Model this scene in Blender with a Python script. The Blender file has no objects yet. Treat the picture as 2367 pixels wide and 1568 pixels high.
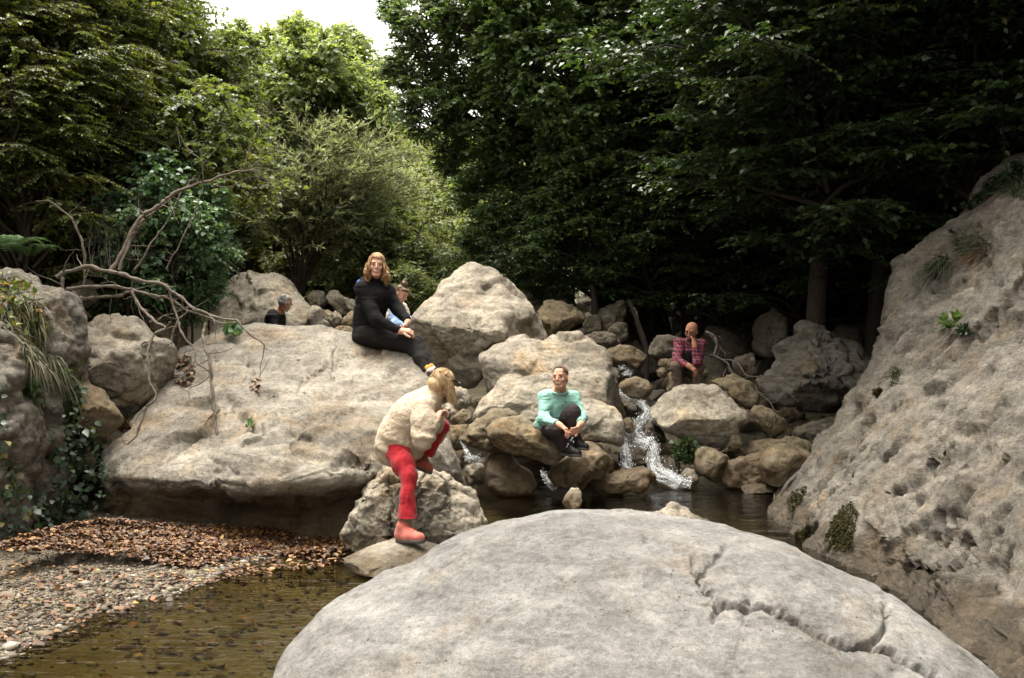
import bpy, math, random
import numpy as np
import openvdb
from mathutils import Vector, Matrix
from mathutils.bvhtree import BVHTree

# ------------------------------------------------------------------ camera, sky, sun, exposure
scn = bpy.context.scene
COL = scn.collection
cam_data = bpy.data.cameras.new('camera')
cam_data.lens = 35.0
cam_data.sensor_width = 36.0
cam_data.clip_end = 2000.0
cam = bpy.data.objects.new('camera', cam_data)
COL.objects.link(cam)
cam.location = (0, 0, 1.6)
cam.rotation_euler = (math.radians(90), 0, 0)
scn.camera = cam

SUN_ELEV, SUN_AZ = math.radians(76), math.radians(-50)   # azimuth measured from +Y towards +X
world = bpy.data.worlds.new('World')
scn.world = world
world.use_nodes = True
wn = world.node_tree
sky = wn.nodes.new('ShaderNodeTexSky')
sky.sky_type = 'NISHITA'
sky.sun_disc = False
sky.sun_elevation = SUN_ELEV
sky.sun_rotation = SUN_AZ
sky.air_density = 1.0
sky.dust_density = 6.0
sky.ozone_density = 1.0
bgn = wn.nodes['Background']
bgn.inputs['Strength'].default_value = 0.15
hs = wn.nodes.new('ShaderNodeHueSaturation')     # thin overcast: the blue of the clear sky washed out
hs.inputs['Saturation'].default_value = 0.06
wn.links.new(sky.outputs[0], hs.inputs['Color'])
wt = wn.nodes.new('ShaderNodeMix'); wt.data_type = 'RGBA'; wt.blend_type = 'MULTIPLY'
wt.inputs[0].default_value = 1.0
wt.inputs[7].default_value = (1.0, 0.965, 0.895, 1)      # warm white cloud
wn.links.new(hs.outputs[0], wt.inputs[6])
wn.links.new(wt.outputs[2], bgn.inputs['Color'])

sd = bpy.data.lights.new('sun', 'SUN')
sd.energy = 1.35
sd.angle = math.radians(40)
sd.color = (1.0, 0.92, 0.79)
sun = bpy.data.objects.new('sun', sd)
COL.objects.link(sun)
sun.location = (-6, -4, 30)
_dir = Vector((math.sin(SUN_AZ) * math.cos(SUN_ELEV), math.cos(SUN_AZ) * math.cos(SUN_ELEV), math.sin(SUN_ELEV)))
sun.rotation_euler = _dir.to_track_quat('Z', 'Y').to_euler()

scn.view_settings.view_transform = 'Standard'
scn.view_settings.look = 'None'
scn.view_settings.gamma = 1.0
scn.view_settings.use_curve_mapping = False
scn.view_settings.exposure = 2.08
scn.render.engine = 'CYCLES'
scn.cycles.use_denoising = True
scn.cycles.max_bounces = 8
scn.cycles.diffuse_bounces = 3
scn.cycles.glossy_bounces = 3
scn.cycles.transmission_bounces = 4
scn.cycles.transparent_max_bounces = 8
scn.cycles.sample_clamp_indirect = 6.0

# ------------------------------------------------------------------ helpers
F, CX, HY = 2301.0, 1183.5, 784.0
def at(px, py, d):
    return np.array([(px - CX) / F * d, d, 1.6 - (py - HY) / F * d])
def R1(p): return (p[0] * .45301, p[1] * .45301 + 568.1)
def R2(p): return (p[0] * .31396 + 473.4, p[1] * .31396 + 549.1)
def R3(p): return (p[0] * .33814 + 757.4, p[1] * .33814 + 814.2)
def R4(p): return (p[0] * .30185 + 994.1, p[1] * .30185 + 738.5)
def R5(p): return (p[0] * .33814 + 1372.8, p[1] * .33814 + 681.7)
def R6(p): return (p[0] * .36222 + 1751.6, p[1] * .36222 + 378.7)
def R7(p): return (p[0] * .42619 + 1751.6, p[1] * .42619 + 899.5)
def RM(p): return (p[0] * .36 + 1136.2, p[1] * .36 + 520.7)
def RU(p): return (p[0] * .3925, p[1] * .3925)
def RD(p): return p
def conv(fn, pts): return [fn(p) for p in pts]

def _hash(ix, iy, iz, seed):
    h = (ix.astype(np.uint32) * np.uint32(374761393) + iy.astype(np.uint32) * np.uint32(668265263)
         + iz.astype(np.uint32) * np.uint32(2147483647) + np.uint32((seed * 974634777) & 0xffffffff))
    h = (h ^ (h >> np.uint32(13))) * np.uint32(1274126177)
    h ^= h >> np.uint32(16)
    h = h * np.uint32(2246822519)
    h ^= h >> np.uint32(15)
    return h.astype(np.float64) / 4294967295.0 * 2 - 1
def noise3(p, seed=0):
    p = np.asarray(p, float) + 1000.0
    i = np.floor(p).astype(np.int64)
    f = p - i
    u = f * f * f * (f * (f * 6 - 15) + 10)
    r = 0
    for dx in (0, 1):
        wx = u[:, 0] if dx else 1 - u[:, 0]
        for dy in (0, 1):
            wy = u[:, 1] if dy else 1 - u[:, 1]
            for dz in (0, 1):
                wz = u[:, 2] if dz else 1 - u[:, 2]
                r = r + _hash(i[:, 0] + dx, i[:, 1] + dy, i[:, 2] + dz, seed) * wx * wy * wz
    return r
def fbm(p, oct=4, seed=0, gain=.5, lac=2.03):
    p = np.asarray(p, float)
    a, s, r = 1.0, 1.0, 0
    for k in range(oct):
        r = r + a * noise3(p * s, seed + k * 17)
        a *= gain; s *= lac
    return r
def ridged(p, oct=4, seed=0):
    p = np.asarray(p, float)
    a, s, r = 1.0, 1.0, 0
    for k in range(oct):
        r = r + a * (1 - 2 * np.abs(noise3(p * s, seed + k * 31)))
        a *= .5; s *= 2.1
    return r

def np_mesh(name, V, faces_list):
    """faces_list: list of int arrays (n,3) or (n,4)"""
    me = bpy.data.meshes.new(name)
    V = np.ascontiguousarray(V, np.float32)
    me.vertices.add(len(V))
    me.vertices.foreach_set('co', V.ravel())
    faces_list = [np.asarray(f, np.int32) for f in faces_list if len(f)]
    loops = np.concatenate([f.ravel() for f in faces_list])
    tot = np.concatenate([np.full(len(f), f.shape[1], np.int32) for f in faces_list])
    st = np.concatenate([[0], np.cumsum(tot)[:-1]]).astype(np.int32)
    me.loops.add(len(loops))
    me.loops.foreach_set('vertex_index', loops)
    me.polygons.add(len(tot))
    me.polygons.foreach_set('loop_start', st)
    me.polygons.foreach_set('loop_total', tot)
    me.update(calc_edges=True)
    me.validate()
    return me
def smooth(me):
    me.polygons.foreach_set('use_smooth', np.ones(len(me.polygons), bool))
def link(name, me, m=None, parent=None, loc=None):
    o = bpy.data.objects.new(name, me)
    COL.objects.link(o)
    if m is not None and me is not None and len(me.materials) == 0: me.materials.append(m)
    if parent is not None: o.parent = parent
    if loc is not None: o.location = loc
    return o
def tag(o, label, cat, group=None, kind=None):
    if label: o['label'] = label
    if cat: o['category'] = cat
    if group: o['group'] = group
    if kind: o['kind'] = kind
    return o
def structure(o):
    o['kind'] = 'structure'
    return o
def empty(name, loc, label, cat, group=None):
    o = bpy.data.objects.new(name, None)
    COL.objects.link(o)
    o.location = loc
    o.empty_display_size = .1
    return tag(o, label, cat, group)
def vnormals(V, faces):
    N = np.zeros_like(V)
    for f in faces:
        f = np.asarray(f)
        n = np.cross(V[f[:, 2]] - V[f[:, 0]], V[f[:, -1]] - V[f[:, 1]]) if f.shape[1] == 4 else np.cross(V[f[:, 1]] - V[f[:, 0]], V[f[:, 2]] - V[f[:, 0]])
        for k in range(f.shape[1]): np.add.at(N, f[:, k], n)
    return N / (np.linalg.norm(N, axis=1, keepdims=True) + 1e-12)
def catmull(P, n, closed=False):
    P = np.asarray(P, float)
    m = len(P)
    seg = m if closed else m - 1
    t = np.linspace(0, seg, n, endpoint=not closed)
    i = np.minimum(t.astype(int), seg - 1)
    f = (t - i)[:, None]
    if closed:
        a, b, c, d = P[(i - 1) % m], P[i % m], P[(i + 1) % m], P[(i + 2) % m]
    else:
        a, b, c, d = P[np.maximum(i - 1, 0)], P[i], P[np.minimum(i + 1, m - 1)], P[np.minimum(i + 2, m - 1)]
    return .5 * ((2 * b) + (c - a) * f + (2 * a - 5 * b + 4 * c - d) * f ** 2 + (3 * b - a - 3 * c + d) * f ** 3)
def resample(P, n, closed=False):
    P = np.asarray(P, float)
    if closed: P = np.vstack([P, P[:1]])
    s = np.concatenate([[0], np.cumsum(np.linalg.norm(np.diff(P, axis=0), axis=1))])
    t = np.linspace(0, s[-1], n, endpoint=not closed)
    return np.stack([np.interp(t, s, P[:, k]) for k in range(P.shape[1])], 1)
def in_poly(pts, poly):
    x, y = pts[:, 0], pts[:, 1]
    poly = np.asarray(poly, float)
    r = np.zeros(len(pts), bool)
    j = len(poly) - 1
    for i in range(len(poly)):
        xi, yi, xj, yj = *poly[i], *poly[j]
        c = ((yi > y) != (yj > y)) & (x < (xj - xi) * (y - yi) / (yj - yi + 1e-12) + xi)
        r ^= c
        j = i
    return r
def poly_pts(poly, n, rng):
    poly = np.asarray(poly, float)
    lo, hi = poly.min(0), poly.max(0)
    out = np.zeros((0, 2))
    while len(out) < n:
        p = rng.uniform(lo, hi, (n * 2, 2))
        out = np.vstack([out, p[in_poly(p, poly)]])
    return out[:n]
def project(V):
    return np.stack([V[:, 0] / V[:, 1] * F + CX, HY - (V[:, 2] - 1.6) / V[:, 1] * F], 1)

# ------------------------------------------------------------------ materials
class NT:
    def __init__(s, name):
        s.m = bpy.data.materials.new(name)
        s.m.use_nodes = True
        s.t = s.m.node_tree
        s.p = s.t.nodes['Principled BSDF']
        s.out = s.t.nodes['Material Output']
    def n(s, typ, ins=None, **attr):
        nd = s.t.nodes.new('ShaderNode' + typ)
        for k, v in attr.items(): setattr(nd, k, v)
        for k, v in (ins or {}).items():
            if hasattr(v, 'is_linked') or isinstance(v, bpy.types.NodeSocket): s.t.links.new(v, nd.inputs[k])
            else: nd.inputs[k].default_value = v
        return nd
    def set(s, k, v):
        if isinstance(v, bpy.types.NodeSocket): s.t.links.new(v, s.p.inputs[k])
        else: s.p.inputs[k].default_value = v
    def noise(s, vec, scale, detail=4, rough=.55, dist=0.0):
        return s.n('TexNoise', {'Vector': vec, 'Scale': scale, 'Detail': detail, 'Roughness': rough, 'Distortion': dist}).outputs['Fac']
    def ramp(s, fac, stops):
        r = s.n('ValToRGB', {'Fac': fac})
        e = r.color_ramp.elements
        while len(e) < len(stops): e.new(.5)
        for el, (p, c) in zip(e, stops):
            el.position = p
            el.color = (*c, 1) if len(c) == 3 else c
        return r.outputs['Color']
    def mix(s, fac, a, b, typ='MIX'):
        nd = s.t.nodes.new('ShaderNodeMix'); nd.data_type = 'RGBA'; nd.blend_type = typ
        for k, v in ((0, fac), (6, a), (7, b)):
            if isinstance(v, bpy.types.NodeSocket): s.t.links.new(v, nd.inputs[k])
            else: nd.inputs[k].default_value = v if k == 0 else ((*v, 1) if len(v) == 3 else v)
        return nd.outputs[2]
    def math(s, op, a, b=0.0, c=0.0, clamp=False):
        nd = s.t.nodes.new('ShaderNodeMath'); nd.operation = op; nd.use_clamp = clamp
        for k, v in ((0, a), (1, b), (2, c)):
            if isinstance(v, bpy.types.NodeSocket): s.t.links.new(v, nd.inputs[k])
            else: nd.inputs[k].default_value = v
        return nd.outputs[0]
    def rng(s, v, a, b, c=0.0, d=1.0):
        return s.n('MapRange', {'Value': v, 'From Min': a, 'From Max': b, 'To Min': c, 'To Max': d}).outputs[0]
def grey(v): return (v, v, v)

def rock_mat(name, ca, cb, pale, dark, bump=.5, scale=1.0, wet=True, stretch=None, moss=0.0, crack=.0, pits=.5, spots=.5, wetline=.14, ochre=.7, wetmix=.74, mott=1.0):
    N = NT(name)
    tc = N.n('TexCoord').outputs['Object']
    geo = N.n('NewGeometry')
    oi = N.n('ObjectInfo').outputs['Random']
    off = N.n('VectorMath', {0: tc, 1: N.n('CombineXYZ', {0: N.math('MULTIPLY', oi, 37.0), 1: N.math('MULTIPLY', oi, 91.0), 2: N.math('MULTIPLY', oi, 53.0)}).outputs[0]}, operation='ADD').outputs[0]
    v = N.n('Mapping', {'Vector': off, 'Scale': (scale,) * 3}).outputs[0]
    vs = v
    if stretch:
        vs = N.n('Mapping', {'Vector': v, 'Rotation': stretch[0], 'Scale': stretch[1]}).outputs[0]
    n1 = N.noise(v, 1.1, 5, .6, .3)
    n2 = N.noise(vs, 5.0, 9, .72)
    n3 = N.noise(v, 26.0, 6, .7)
    n4 = N.noise(vs, 2.4, 8, .68, .6)
    base = N.mix(N.rng(n1, .38, .62), ca, cb)
    base = N.mix(N.math('MULTIPLY', N.rng(N.noise(v, 1.9, 6, .65, .4), .52, .68), ochre), base, N.mix(1.0, base, (1.08, .84, .56), 'MULTIPLY'))
    base = N.mix(mott, base, N.ramp(n2, [(.27, grey(.30)), (.44, grey(.82)), (.56, grey(1.05)), (.74, grey(1.5))]), 'MULTIPLY')
    base = N.mix(mott, base, N.ramp(n3, [(.28, grey(.48)), (.48, grey(.97)), (.72, grey(1.38))]), 'MULTIPLY')
    base = N.mix(1.0, base, N.ramp(N.noise(v, 95.0, 3, .7), [(.3, grey(.70)), (.5, grey(1.0)), (.7, grey(1.25))]), 'MULTIPLY')
    base = N.mix(N.math('MULTIPLY', N.rng(n4, .54, .66), spots), base, pale)
    lich = N.n('TexVoronoi', {'Vector': v, 'Scale': 9.0}).outputs['Distance']
    base = N.mix(N.math('MULTIPLY', N.math('MULTIPLY', N.rng(N.math('ADD', lich, N.math('MULTIPLY', n3, .12)), .20, .14), N.rng(N.noise(v, 1.6, 2), .5, .6)), .45), base, pale)
    # dark weathering films and pits
    n5 = N.noise(vs, 2.1, 10, .78, .3)
    base = N.mix(N.math('MULTIPLY', N.rng(n5, .55, .70), pits), base, dark)
    bed = N.noise(N.n('Mapping', {'Vector': v, 'Rotation': (.25, .35, .1), 'Scale': (.7, .7, 6.0)}).outputs[0], 2.2, 6, .7, .5)
    base = N.mix(1.0, base, N.ramp(bed, [(.34, grey(.72)), (.55, grey(1.04)), (.7, grey(1.14))]), 'MULTIPLY')
    n6 = N.noise(v, .8, 5, .6, .8)
    base = N.mix(1.0, base, N.ramp(n6, [(.36, grey(.72)), (.6, grey(1.08))]), 'MULTIPLY')
    vor = N.n('TexVoronoi', {'Vector': vs, 'Scale': 17.0, 'Randomness': 1.0}).outputs['Distance']
    pit = N.math('MULTIPLY', N.rng(vor, .16, .05), N.rng(N.noise(v, 4.0, 3), .52, .62))
    base = N.mix(N.math('MULTIPLY', pit, pits), base, dark)
    chip = N.n('TexVoronoi', {'Vector': N.n('VectorMath', {0: vs, 1: N.n('VectorMath', {0: N.n('TexNoise', {'Vector': v, 'Scale': 5.0, 'Detail': 5.0}).outputs['Color'], 'Scale': .35}, operation='SCALE').outputs[0]}, operation='ADD').outputs[0], 'Scale': 5.5}).outputs['Distance']
    h = N.math('ADD', N.math('ADD', N.math('MULTIPLY', N.noise(vs, 13.0, 10, .78), .5), N.math('MULTIPLY', chip, .22)), N.math('MULTIPLY', N.noise(v, 60.0, 5, .75), .14))
    h = N.math('SUBTRACT', h, N.math('MULTIPLY', pit, .35))
    rough = .85
    if moss:
        up = N.n('SeparateXYZ', {0: geo.outputs['Normal']}).outputs[2]
        mk = N.math('MULTIPLY', N.rng(N.noise(v, 2.8, 7, .7), .5, .66), moss)
        base = N.mix(mk, base, (.035, .045, .012))
    if wet:
        pz = N.n('SeparateXYZ', {0: geo.outputs['Position']}).outputs[2]
        wl = N.math('ADD', pz, N.math('MULTIPLY', N.math('SUBTRACT', N.noise(off, 2.2, 5, .6), .5), -.35))
        wk = N.rng(wl, wetline + .05, wetline - .03)
        base = N.mix(N.math('MULTIPLY', wk, wetmix), base, N.mix(1.0, base, (.30, .22, .11), 'MULTIPLY'))
        rough = N.rng(wk, 0, 1, .85, .42)
    N.set('Base Color', base)
    N.set('Roughness', rough)
    N.set('Specular IOR Level', .3)
    bp = N.n('Bump', {'Height': h, 'Strength': min(1.0, bump * 1.5), 'Distance': .085 / scale})
    N.set('Normal', bp.outputs[0])
    return N.m

def plain(name, col, rough=.8, var=.15, scale=20.0, bump=.0, bscale=60.0, spec=.3, sheen=0.0):
    N = NT(name)
    tc = N.n('TexCoord').outputs['Object']
    n = N.noise(tc, scale, 5, .65)
    N.set('Base Color', N.mix(1.0, col, N.ramp(n, [(.3, grey(1 - var)), (.7, grey(1 + var))]), 'MULTIPLY'))
    N.set('Roughness', rough)
    N.set('Specular IOR Level', spec)
    if sheen:
        N.set('Sheen Weight', sheen)
    if bump:
        N.set('Normal', N.n('Bump', {'Height': N.noise(tc, bscale, 4, .6), 'Strength': bump, 'Distance': .01}).outputs[0])
    return N.m

def leaf_mat(name, stops, trans=.35, rough=.42, spec=.5, tcol=(1.3, 1.25, .5)):
    N = NT(name)
    a = N.n('Attribute', attribute_name='v').outputs['Fac']
    oi = N.n('ObjectInfo').outputs['Random']
    fac = N.math('ADD', a, N.math('MULTIPLY', N.math('SUBTRACT', oi, .5), .12), clamp=True)
    c = N.ramp(fac, stops)
    N.set('Base Color', c)
    N.set('Roughness', rough)
    N.set('Specular IOR Level', spec)
    tr = N.n('BsdfTranslucent', {'Color': N.mix(1.0, c, (*tcol,), 'MULTIPLY')})
    mx = N.n('MixShader', {0: trans, 1: N.p.outputs[0], 2: tr.outputs[0]})
    N.t.links.new(mx.outputs[0], N.out.inputs['Surface'])
    return N.m

M = {}
M['lime'] = rock_mat('pale_limestone', (0.328, 0.288, 0.227), (0.263, 0.231, 0.180), (0.413, 0.374, 0.304), (0.081, 0.066, 0.048), bump=.55, crack=.8, pits=.5, spots=.5)
M['lime_wet'] = rock_mat('stained_limestone', (.292, .262, .216), (.236, .212, .174), (.375, .345, .295), (.075, .060, .042), bump=.6, pits=.6, spots=.5, wetline=.40, wetmix=.9)
M['fore'] = rock_mat('foreground_limestone', (.196, .188, .177), (.166, .161, .155), (.285, .274, .256), (.07, .058, .042), bump=.5, scale=1.6, pits=.42, spots=.4, wet=False, mott=.8, ochre=.4)
M['cliff'] = rock_mat('weathered_cliff', (.178, .159, .132), (.138, .122, .100), (.29, .267, .235), (.034, .028, .020), bump=.9, scale=1.3, stretch=((0, math.radians(38), math.radians(-12)), (.55, 1.0, 1.6)), pits=.75, spots=.45, wetline=.22)
M['yellow'] = rock_mat('ochre_limestone', (0.285, 0.233, 0.153), (0.248, 0.215, 0.165), (0.341, 0.310, 0.261), (0.093, 0.066, 0.040), bump=.55, scale=1.4, spots=.5)
M['brown'] = rock_mat('river_stone', (.185, .145, .092), (.125, .093, .053), (.27, .24, .185), (.036, .026, .014), bump=.45, scale=1.4, pits=.6, spots=.4, moss=.25, wetline=.3)
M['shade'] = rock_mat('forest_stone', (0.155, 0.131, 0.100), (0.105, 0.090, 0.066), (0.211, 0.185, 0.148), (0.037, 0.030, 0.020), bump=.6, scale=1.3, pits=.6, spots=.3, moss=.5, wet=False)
M['wetrock'] = rock_mat('wet_stone', (0.099, 0.075, 0.046), (0.068, 0.051, 0.028), (0.155, 0.131, 0.096), (0.025, 0.018, 0.010), bump=.4, scale=1.4, moss=.5, wetline=2.0)
M['bark'] = plain('bark', (.038, .030, .023), .9, .4, 14, .7, 40)
M['deadwood'] = plain('dead_wood', (.115, .094, .074), .85, .35, 18, .5, 50)
M['leaf_left'] = leaf_mat('hazel_leaf', [(0, (.068, .100, .036)), (.5, (.115, .155, .050)), (.85, (.175, .205, .065)), (.985, (.24, .20, .06)), (1, (.30, .15, .045))], trans=.48)
M['leaf_big'] = leaf_mat('lime_tree_leaf', [(0, (.15, .21, .10)), (.6, (.23, .29, .14)), (.95, (.31, .34, .15)), (1, (.48, .34, .06))], trans=.55)  # brightened: flare and haze near the sky gap put into the leaf colour
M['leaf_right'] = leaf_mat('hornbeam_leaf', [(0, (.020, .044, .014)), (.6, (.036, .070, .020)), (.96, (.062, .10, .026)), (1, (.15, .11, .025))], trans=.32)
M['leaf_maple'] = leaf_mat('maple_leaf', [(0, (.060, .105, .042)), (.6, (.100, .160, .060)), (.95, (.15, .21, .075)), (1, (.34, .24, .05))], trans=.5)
M['leaf_mid'] = leaf_mat('lit_hornbeam_leaf', [(0, (.046, .086, .028)), (.6, (.076, .128, .040)), (.96, (.12, .17, .05)), (1, (.24, .18, .04))], trans=.45)  # brighter copy of the hornbeam leaf, daylight put into its colour
M['leaf_yellow'] = leaf_mat('ash_leaf', [(0, (.055, .082, .016)), (.6, (.098, .125, .024)), (.93, (.155, .150, .030)), (1, (.30, .14, .03))], trans=.45)
M['leaf_willow'] = leaf_mat('willow_leaf', [(0, (.20, .225, .14)), (.6, (.26, .29, .17)), (1, (.33, .32, .15))], trans=.5, tcol=(1.1, 1.15, .75))
M['palebush'] = leaf_mat('pale_shrub_leaf', [(0, (.12, .16, .075)), (.6, (.18, .225, .10)), (1, (.27, .27, .11))], trans=.45)
M['leaf_hill'] = leaf_mat('hillside_leaf', [(0, (.12, .15, .06)), (.55, (.19, .21, .085)), (.88, (.28, .26, .09)), (1, (.38, .25, .08))])
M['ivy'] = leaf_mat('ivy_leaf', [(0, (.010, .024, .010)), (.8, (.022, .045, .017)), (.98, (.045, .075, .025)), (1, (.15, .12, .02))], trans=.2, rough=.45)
M['bush'] = leaf_mat('shrub_leaf', [(0, (0.068, 0.135, 0.065)), (.6, (0.115, 0.203, 0.102)), (1, (0.189, 0.270, 0.131))], trans=.3, rough=.38)
M['litter'] = leaf_mat('fallen_leaf', [(0, (.030, .013, .006)), (.45, (.085, .034, .011)), (.8, (.165, .072, .022)), (.96, (.27, .15, .055)), (1, (.36, .26, .05))], trans=.1, rough=.6, tcol=(1, 1, 1))
M['grass'] = leaf_mat('grass_blade', [(0, (.025, .034, .010)), (.6, (.055, .060, .018)), (.88, (.10, .075, .025)), (1, (.20, .11, .035))], trans=.2, rough=.6)
M['moss'] = leaf_mat('moss', [(0, (.014, .013, .004)), (1, (.045, .042, .012))], trans=.1, rough=.9, spec=.1)
# ------------------------------------------------------------------ terrain and water
def sstep(x, a, b):
    t = np.clip((x - a) / (b - a), 0, 1)
    return t * t * (3 - 2 * t)
def ground_z(x, y):
    x = np.asarray(x, float); y = np.asarray(y, float)
    xb = -2.58 + (y - 5.07) * .33
    z0 = np.where(x < xb, np.minimum((xb - x) * .13, .5), np.maximum(-(x - xb) * .22, -.42))
    z0 = np.where(y < 2.0, np.maximum(z0, -.05), z0)
    z1 = np.interp(y, [10.2, 10.8, 12, 13, 16, 20, 30, 40, 80, 160, 300], [-.45, -.15, .3, .6, 1.2, 1.65, 3, 4.5, 15, 17, 18])
    z1 = z1 - .25 * np.exp(-((x - 1.55 - .2 * (y - 11)) / .5) ** 2) * sstep(y, 10.4, 11.2)
    z = np.where(y > 10.2, np.maximum(z1, z0 * (y < 12)), z0)
    z = z + np.maximum(0, -2.6 - x) * .30 * sstep(y, 8.3, 10.5)
    z = z + (np.maximum(0, -6 - x) * .45 * sstep(y, 2, 9) + np.maximum(0, -9 - x) * .35) * (1 - .92 * sstep(y, 20, 36))
    z = z + np.maximum(0, x - 4.2) * .26 * sstep(y, 10, 14) + np.maximum(0, x - 9) * .75 * (1 - .8 * sstep(y, 40, 80))
    z = z + np.maximum(0, x - 2.6) * .5 * (1 - sstep(y, 9, 10.5))
    return np.where(z > 14, 14 + 6 * np.tanh((z - 14) / 12), z)
xs = np.concatenate([np.linspace(-90, -12, 40), np.linspace(-11.7, 11.7, 150), np.linspace(12, 90, 40)])
ys = np.concatenate([np.linspace(-30, 0, 14), np.linspace(.4, 22, 140), np.linspace(23, 160, 70)])
GX, GY = np.meshgrid(xs, ys)
gx, gy = GX.ravel(), GY.ravel()
gz = ground_z(gx, gy)
pp = np.stack([gx, gy, gz * 0], 1)
rough_amt = .03 + .25 * sstep(gy, 10.5, 16) + 1.2 * sstep(gy, 30, 80)
gz = gz + fbm(pp * .9, 4, 3) * .5 * rough_amt + fbm(pp * .12, 3, 8) * 2.5 * sstep(gy, 30, 90) + fbm(pp * 3.5, 3, 5) * .012
GV = np.stack([gx, gy, gz], 1)
nx, ny = len(xs), len(ys)
ii = (np.arange(ny - 1)[:, None] * nx + np.arange(nx - 1)[None]).ravel()
gq = np.stack([ii, ii + 1, ii + nx + 1, ii + nx], 1)
gme = np_mesh('ground', GV, [gq]); smooth(gme)
GBVH = BVHTree.FromPolygons([Vector(v) for v in GV], gq.tolist())
def gz_at(x, y):
    h = GBVH.ray_cast(Vector((x, y, 200)), Vector((0, 0, -1)))
    return h[0].z if h[0] else 0.0

def ground_material():
    N = NT('ground')
    geo = N.n('NewGeometry')
    p = geo.outputs['Position']
    sx = N.n('SeparateXYZ', {0: p})
    vor = N.n('TexVoronoi', {'Vector': p, 'Scale': 22.0})
    peb = N.mix(.75, (.30, .265, .20), N.ramp(N.n('SeparateXYZ', {0: vor.outputs['Color']}).outputs[0], [(0, grey(.35)), (1, grey(1.1))]), 'MULTIPLY')
    peb = N.mix(.6, N.ramp(N.noise(p, 24, 6, .7), [(.3, (.10, .075, .04)), (.5, (.23, .18, .105)), (.75, (.42, .37, .27))]), peb)
    algae = N.ramp(N.noise(p, 2.6, 7, .68), [(.32, (.035, .028, .012)), (.5, (.082, .068, .034)), (.72, (.19, .165, .10))])
    under = N.rng(sx.outputs[2], .03, -.03)
    bed = N.mix(.72, peb, algae)
    dry = N.mix(N.rng(N.noise(p, 1.4, 5), .3, .7), N.mix(1.0, peb, (.55, .52, .48), 'MULTIPLY'), (.135, .108, .075))
    near = N.mix(under, dry, bed)
    soil = N.ramp(N.noise(p, 1.2, 8, .7), [(.3, (.025, .020, .012)), (.55, (.06, .05, .025)), (.75, (.10, .085, .04))])
    hill = N.ramp(N.noise(p, .35, 9, .7), [(.3, (.03, .042, .012)), (.55, (.07, .075, .025)), (.8, (.13, .115, .05))])
    c = N.mix(N.rng(sx.outputs[1], 9.8, 10.6), near, soil)
    c = N.mix(N.rng(N.math('ADD', sx.outputs[0], N.math('MULTIPLY', N.noise(p, .9, 4), 1.2)), -3.6, -4.6), c, soil)
    c = N.mix(N.rng(sx.outputs[1], 24, 30), c, hill)
    N.set('Base Color', c)
    N.set('Roughness', .9)
    h = N.math('ADD', N.math('MULTIPLY', vor.outputs['Distance'], -.7), N.noise(p, 30, 6, .7))
    N.set('Normal', N.n('Bump', {'Height': h, 'Strength': .6, 'Distance': .03}).outputs[0])
    return N.m
M['ground'] = ground_material()
structure(link('ground', gme, M['ground']))

def water_material(name, tint, k1, k2):
    N = NT(name)
    p = N.n('NewGeometry').outputs['Position']
    mp = N.n('Mapping', {'Vector': p, 'Scale': (.8, 2.4, 1.0), 'Rotation': (0, 0, .15)}).outputs[0]
    h = N.math('ADD', N.math('MULTIPLY', N.noise(mp, 2.6, 3, .5, .5), 1.0), N.math('MULTIPLY', N.noise(mp, 9.0, 3, .5, .3), .35))
    b = N.n('Bump', {'Height': h, 'Strength': k1, 'Distance': k2}).outputs[0]
    fr = N.n('Fresnel', {'IOR': 1.33, 'Normal': b}).outputs[0]
    gl = N.n('BsdfGlossy', {'Color': (1, 1, 1, 1), 'Roughness': .03, 'Normal': b})
    tr = N.n('BsdfTransparent', {'Color': (*tint, 1)})
    mx = N.n('MixShader', {0: fr, 1: tr.outputs[0], 2: gl.outputs[0]})
    N.t.links.new(mx.outputs[0], N.out.inputs['Surface'])
    return N.m
M['water'] = water_material('water', (.42, .385, .235), .34, .06)
wv = []
wx, wy = np.linspace(-9, 6.5, 90), np.linspace(-3, 11.3, 90)
WX, WY = np.meshgrid(wx, wy)
wp = np.stack([WX.ravel(), WY.ravel(), 0 * WX.ravel()], 1)
wp[:, 2] = .004 * fbm(wp * [1.2, 3.0, 1], 3, 11) * sstep(wp[:, 1], 6, 9)
jj = (np.arange(89)[:, None] * 90 + np.arange(89)[None]).ravel()
wme = np_mesh('water', wp, [np.stack([jj, jj + 1, jj + 91, jj + 90], 1)]); smooth(wme)
structure(link('water', wme, M['water']))

# ------------------------------------------------------------------ rocks
def finish_rock(name, V, faces, m, label, group=None, cat='rock', keep=False):
    lo, hi = V.min(0), V.max(0)
    loc = np.array([(lo[0] + hi[0]) / 2, (lo[1] + hi[1]) / 2, lo[2]])
    me = np_mesh(name, V - loc, faces); smooth(me)
    o = link(name, me, m, loc=loc)
    tag(o, label, cat, group)
    o['_b'] = 0
    del o['_b']
    return o

def rock_noise(V, faces, size, amp, seed, strata=0.0, sdir=(0, .3, 1), fine=1.0):
    Nn = vnormals(V, faces)
    s = 1.0 / size
    dsp = amp * size * (.36 * fbm(V * s * 2.0, 2, seed) + .34 * ridged(V * s * 4.0, 4, seed + 5) * .6 + fine * .24 * fbm(V * s * 12, 5, seed + 9, .62))
    if strata:
        q = V @ np.asarray(sdir, float) + .06 * size * fbm(V * s * 3, 3, seed + 3)
        dsp = dsp + strata * (np.abs(((q / (.16 * size)) % 1) - .5) - .25) * size * .12
    return V + Nn * dsp[:, None]

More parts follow.
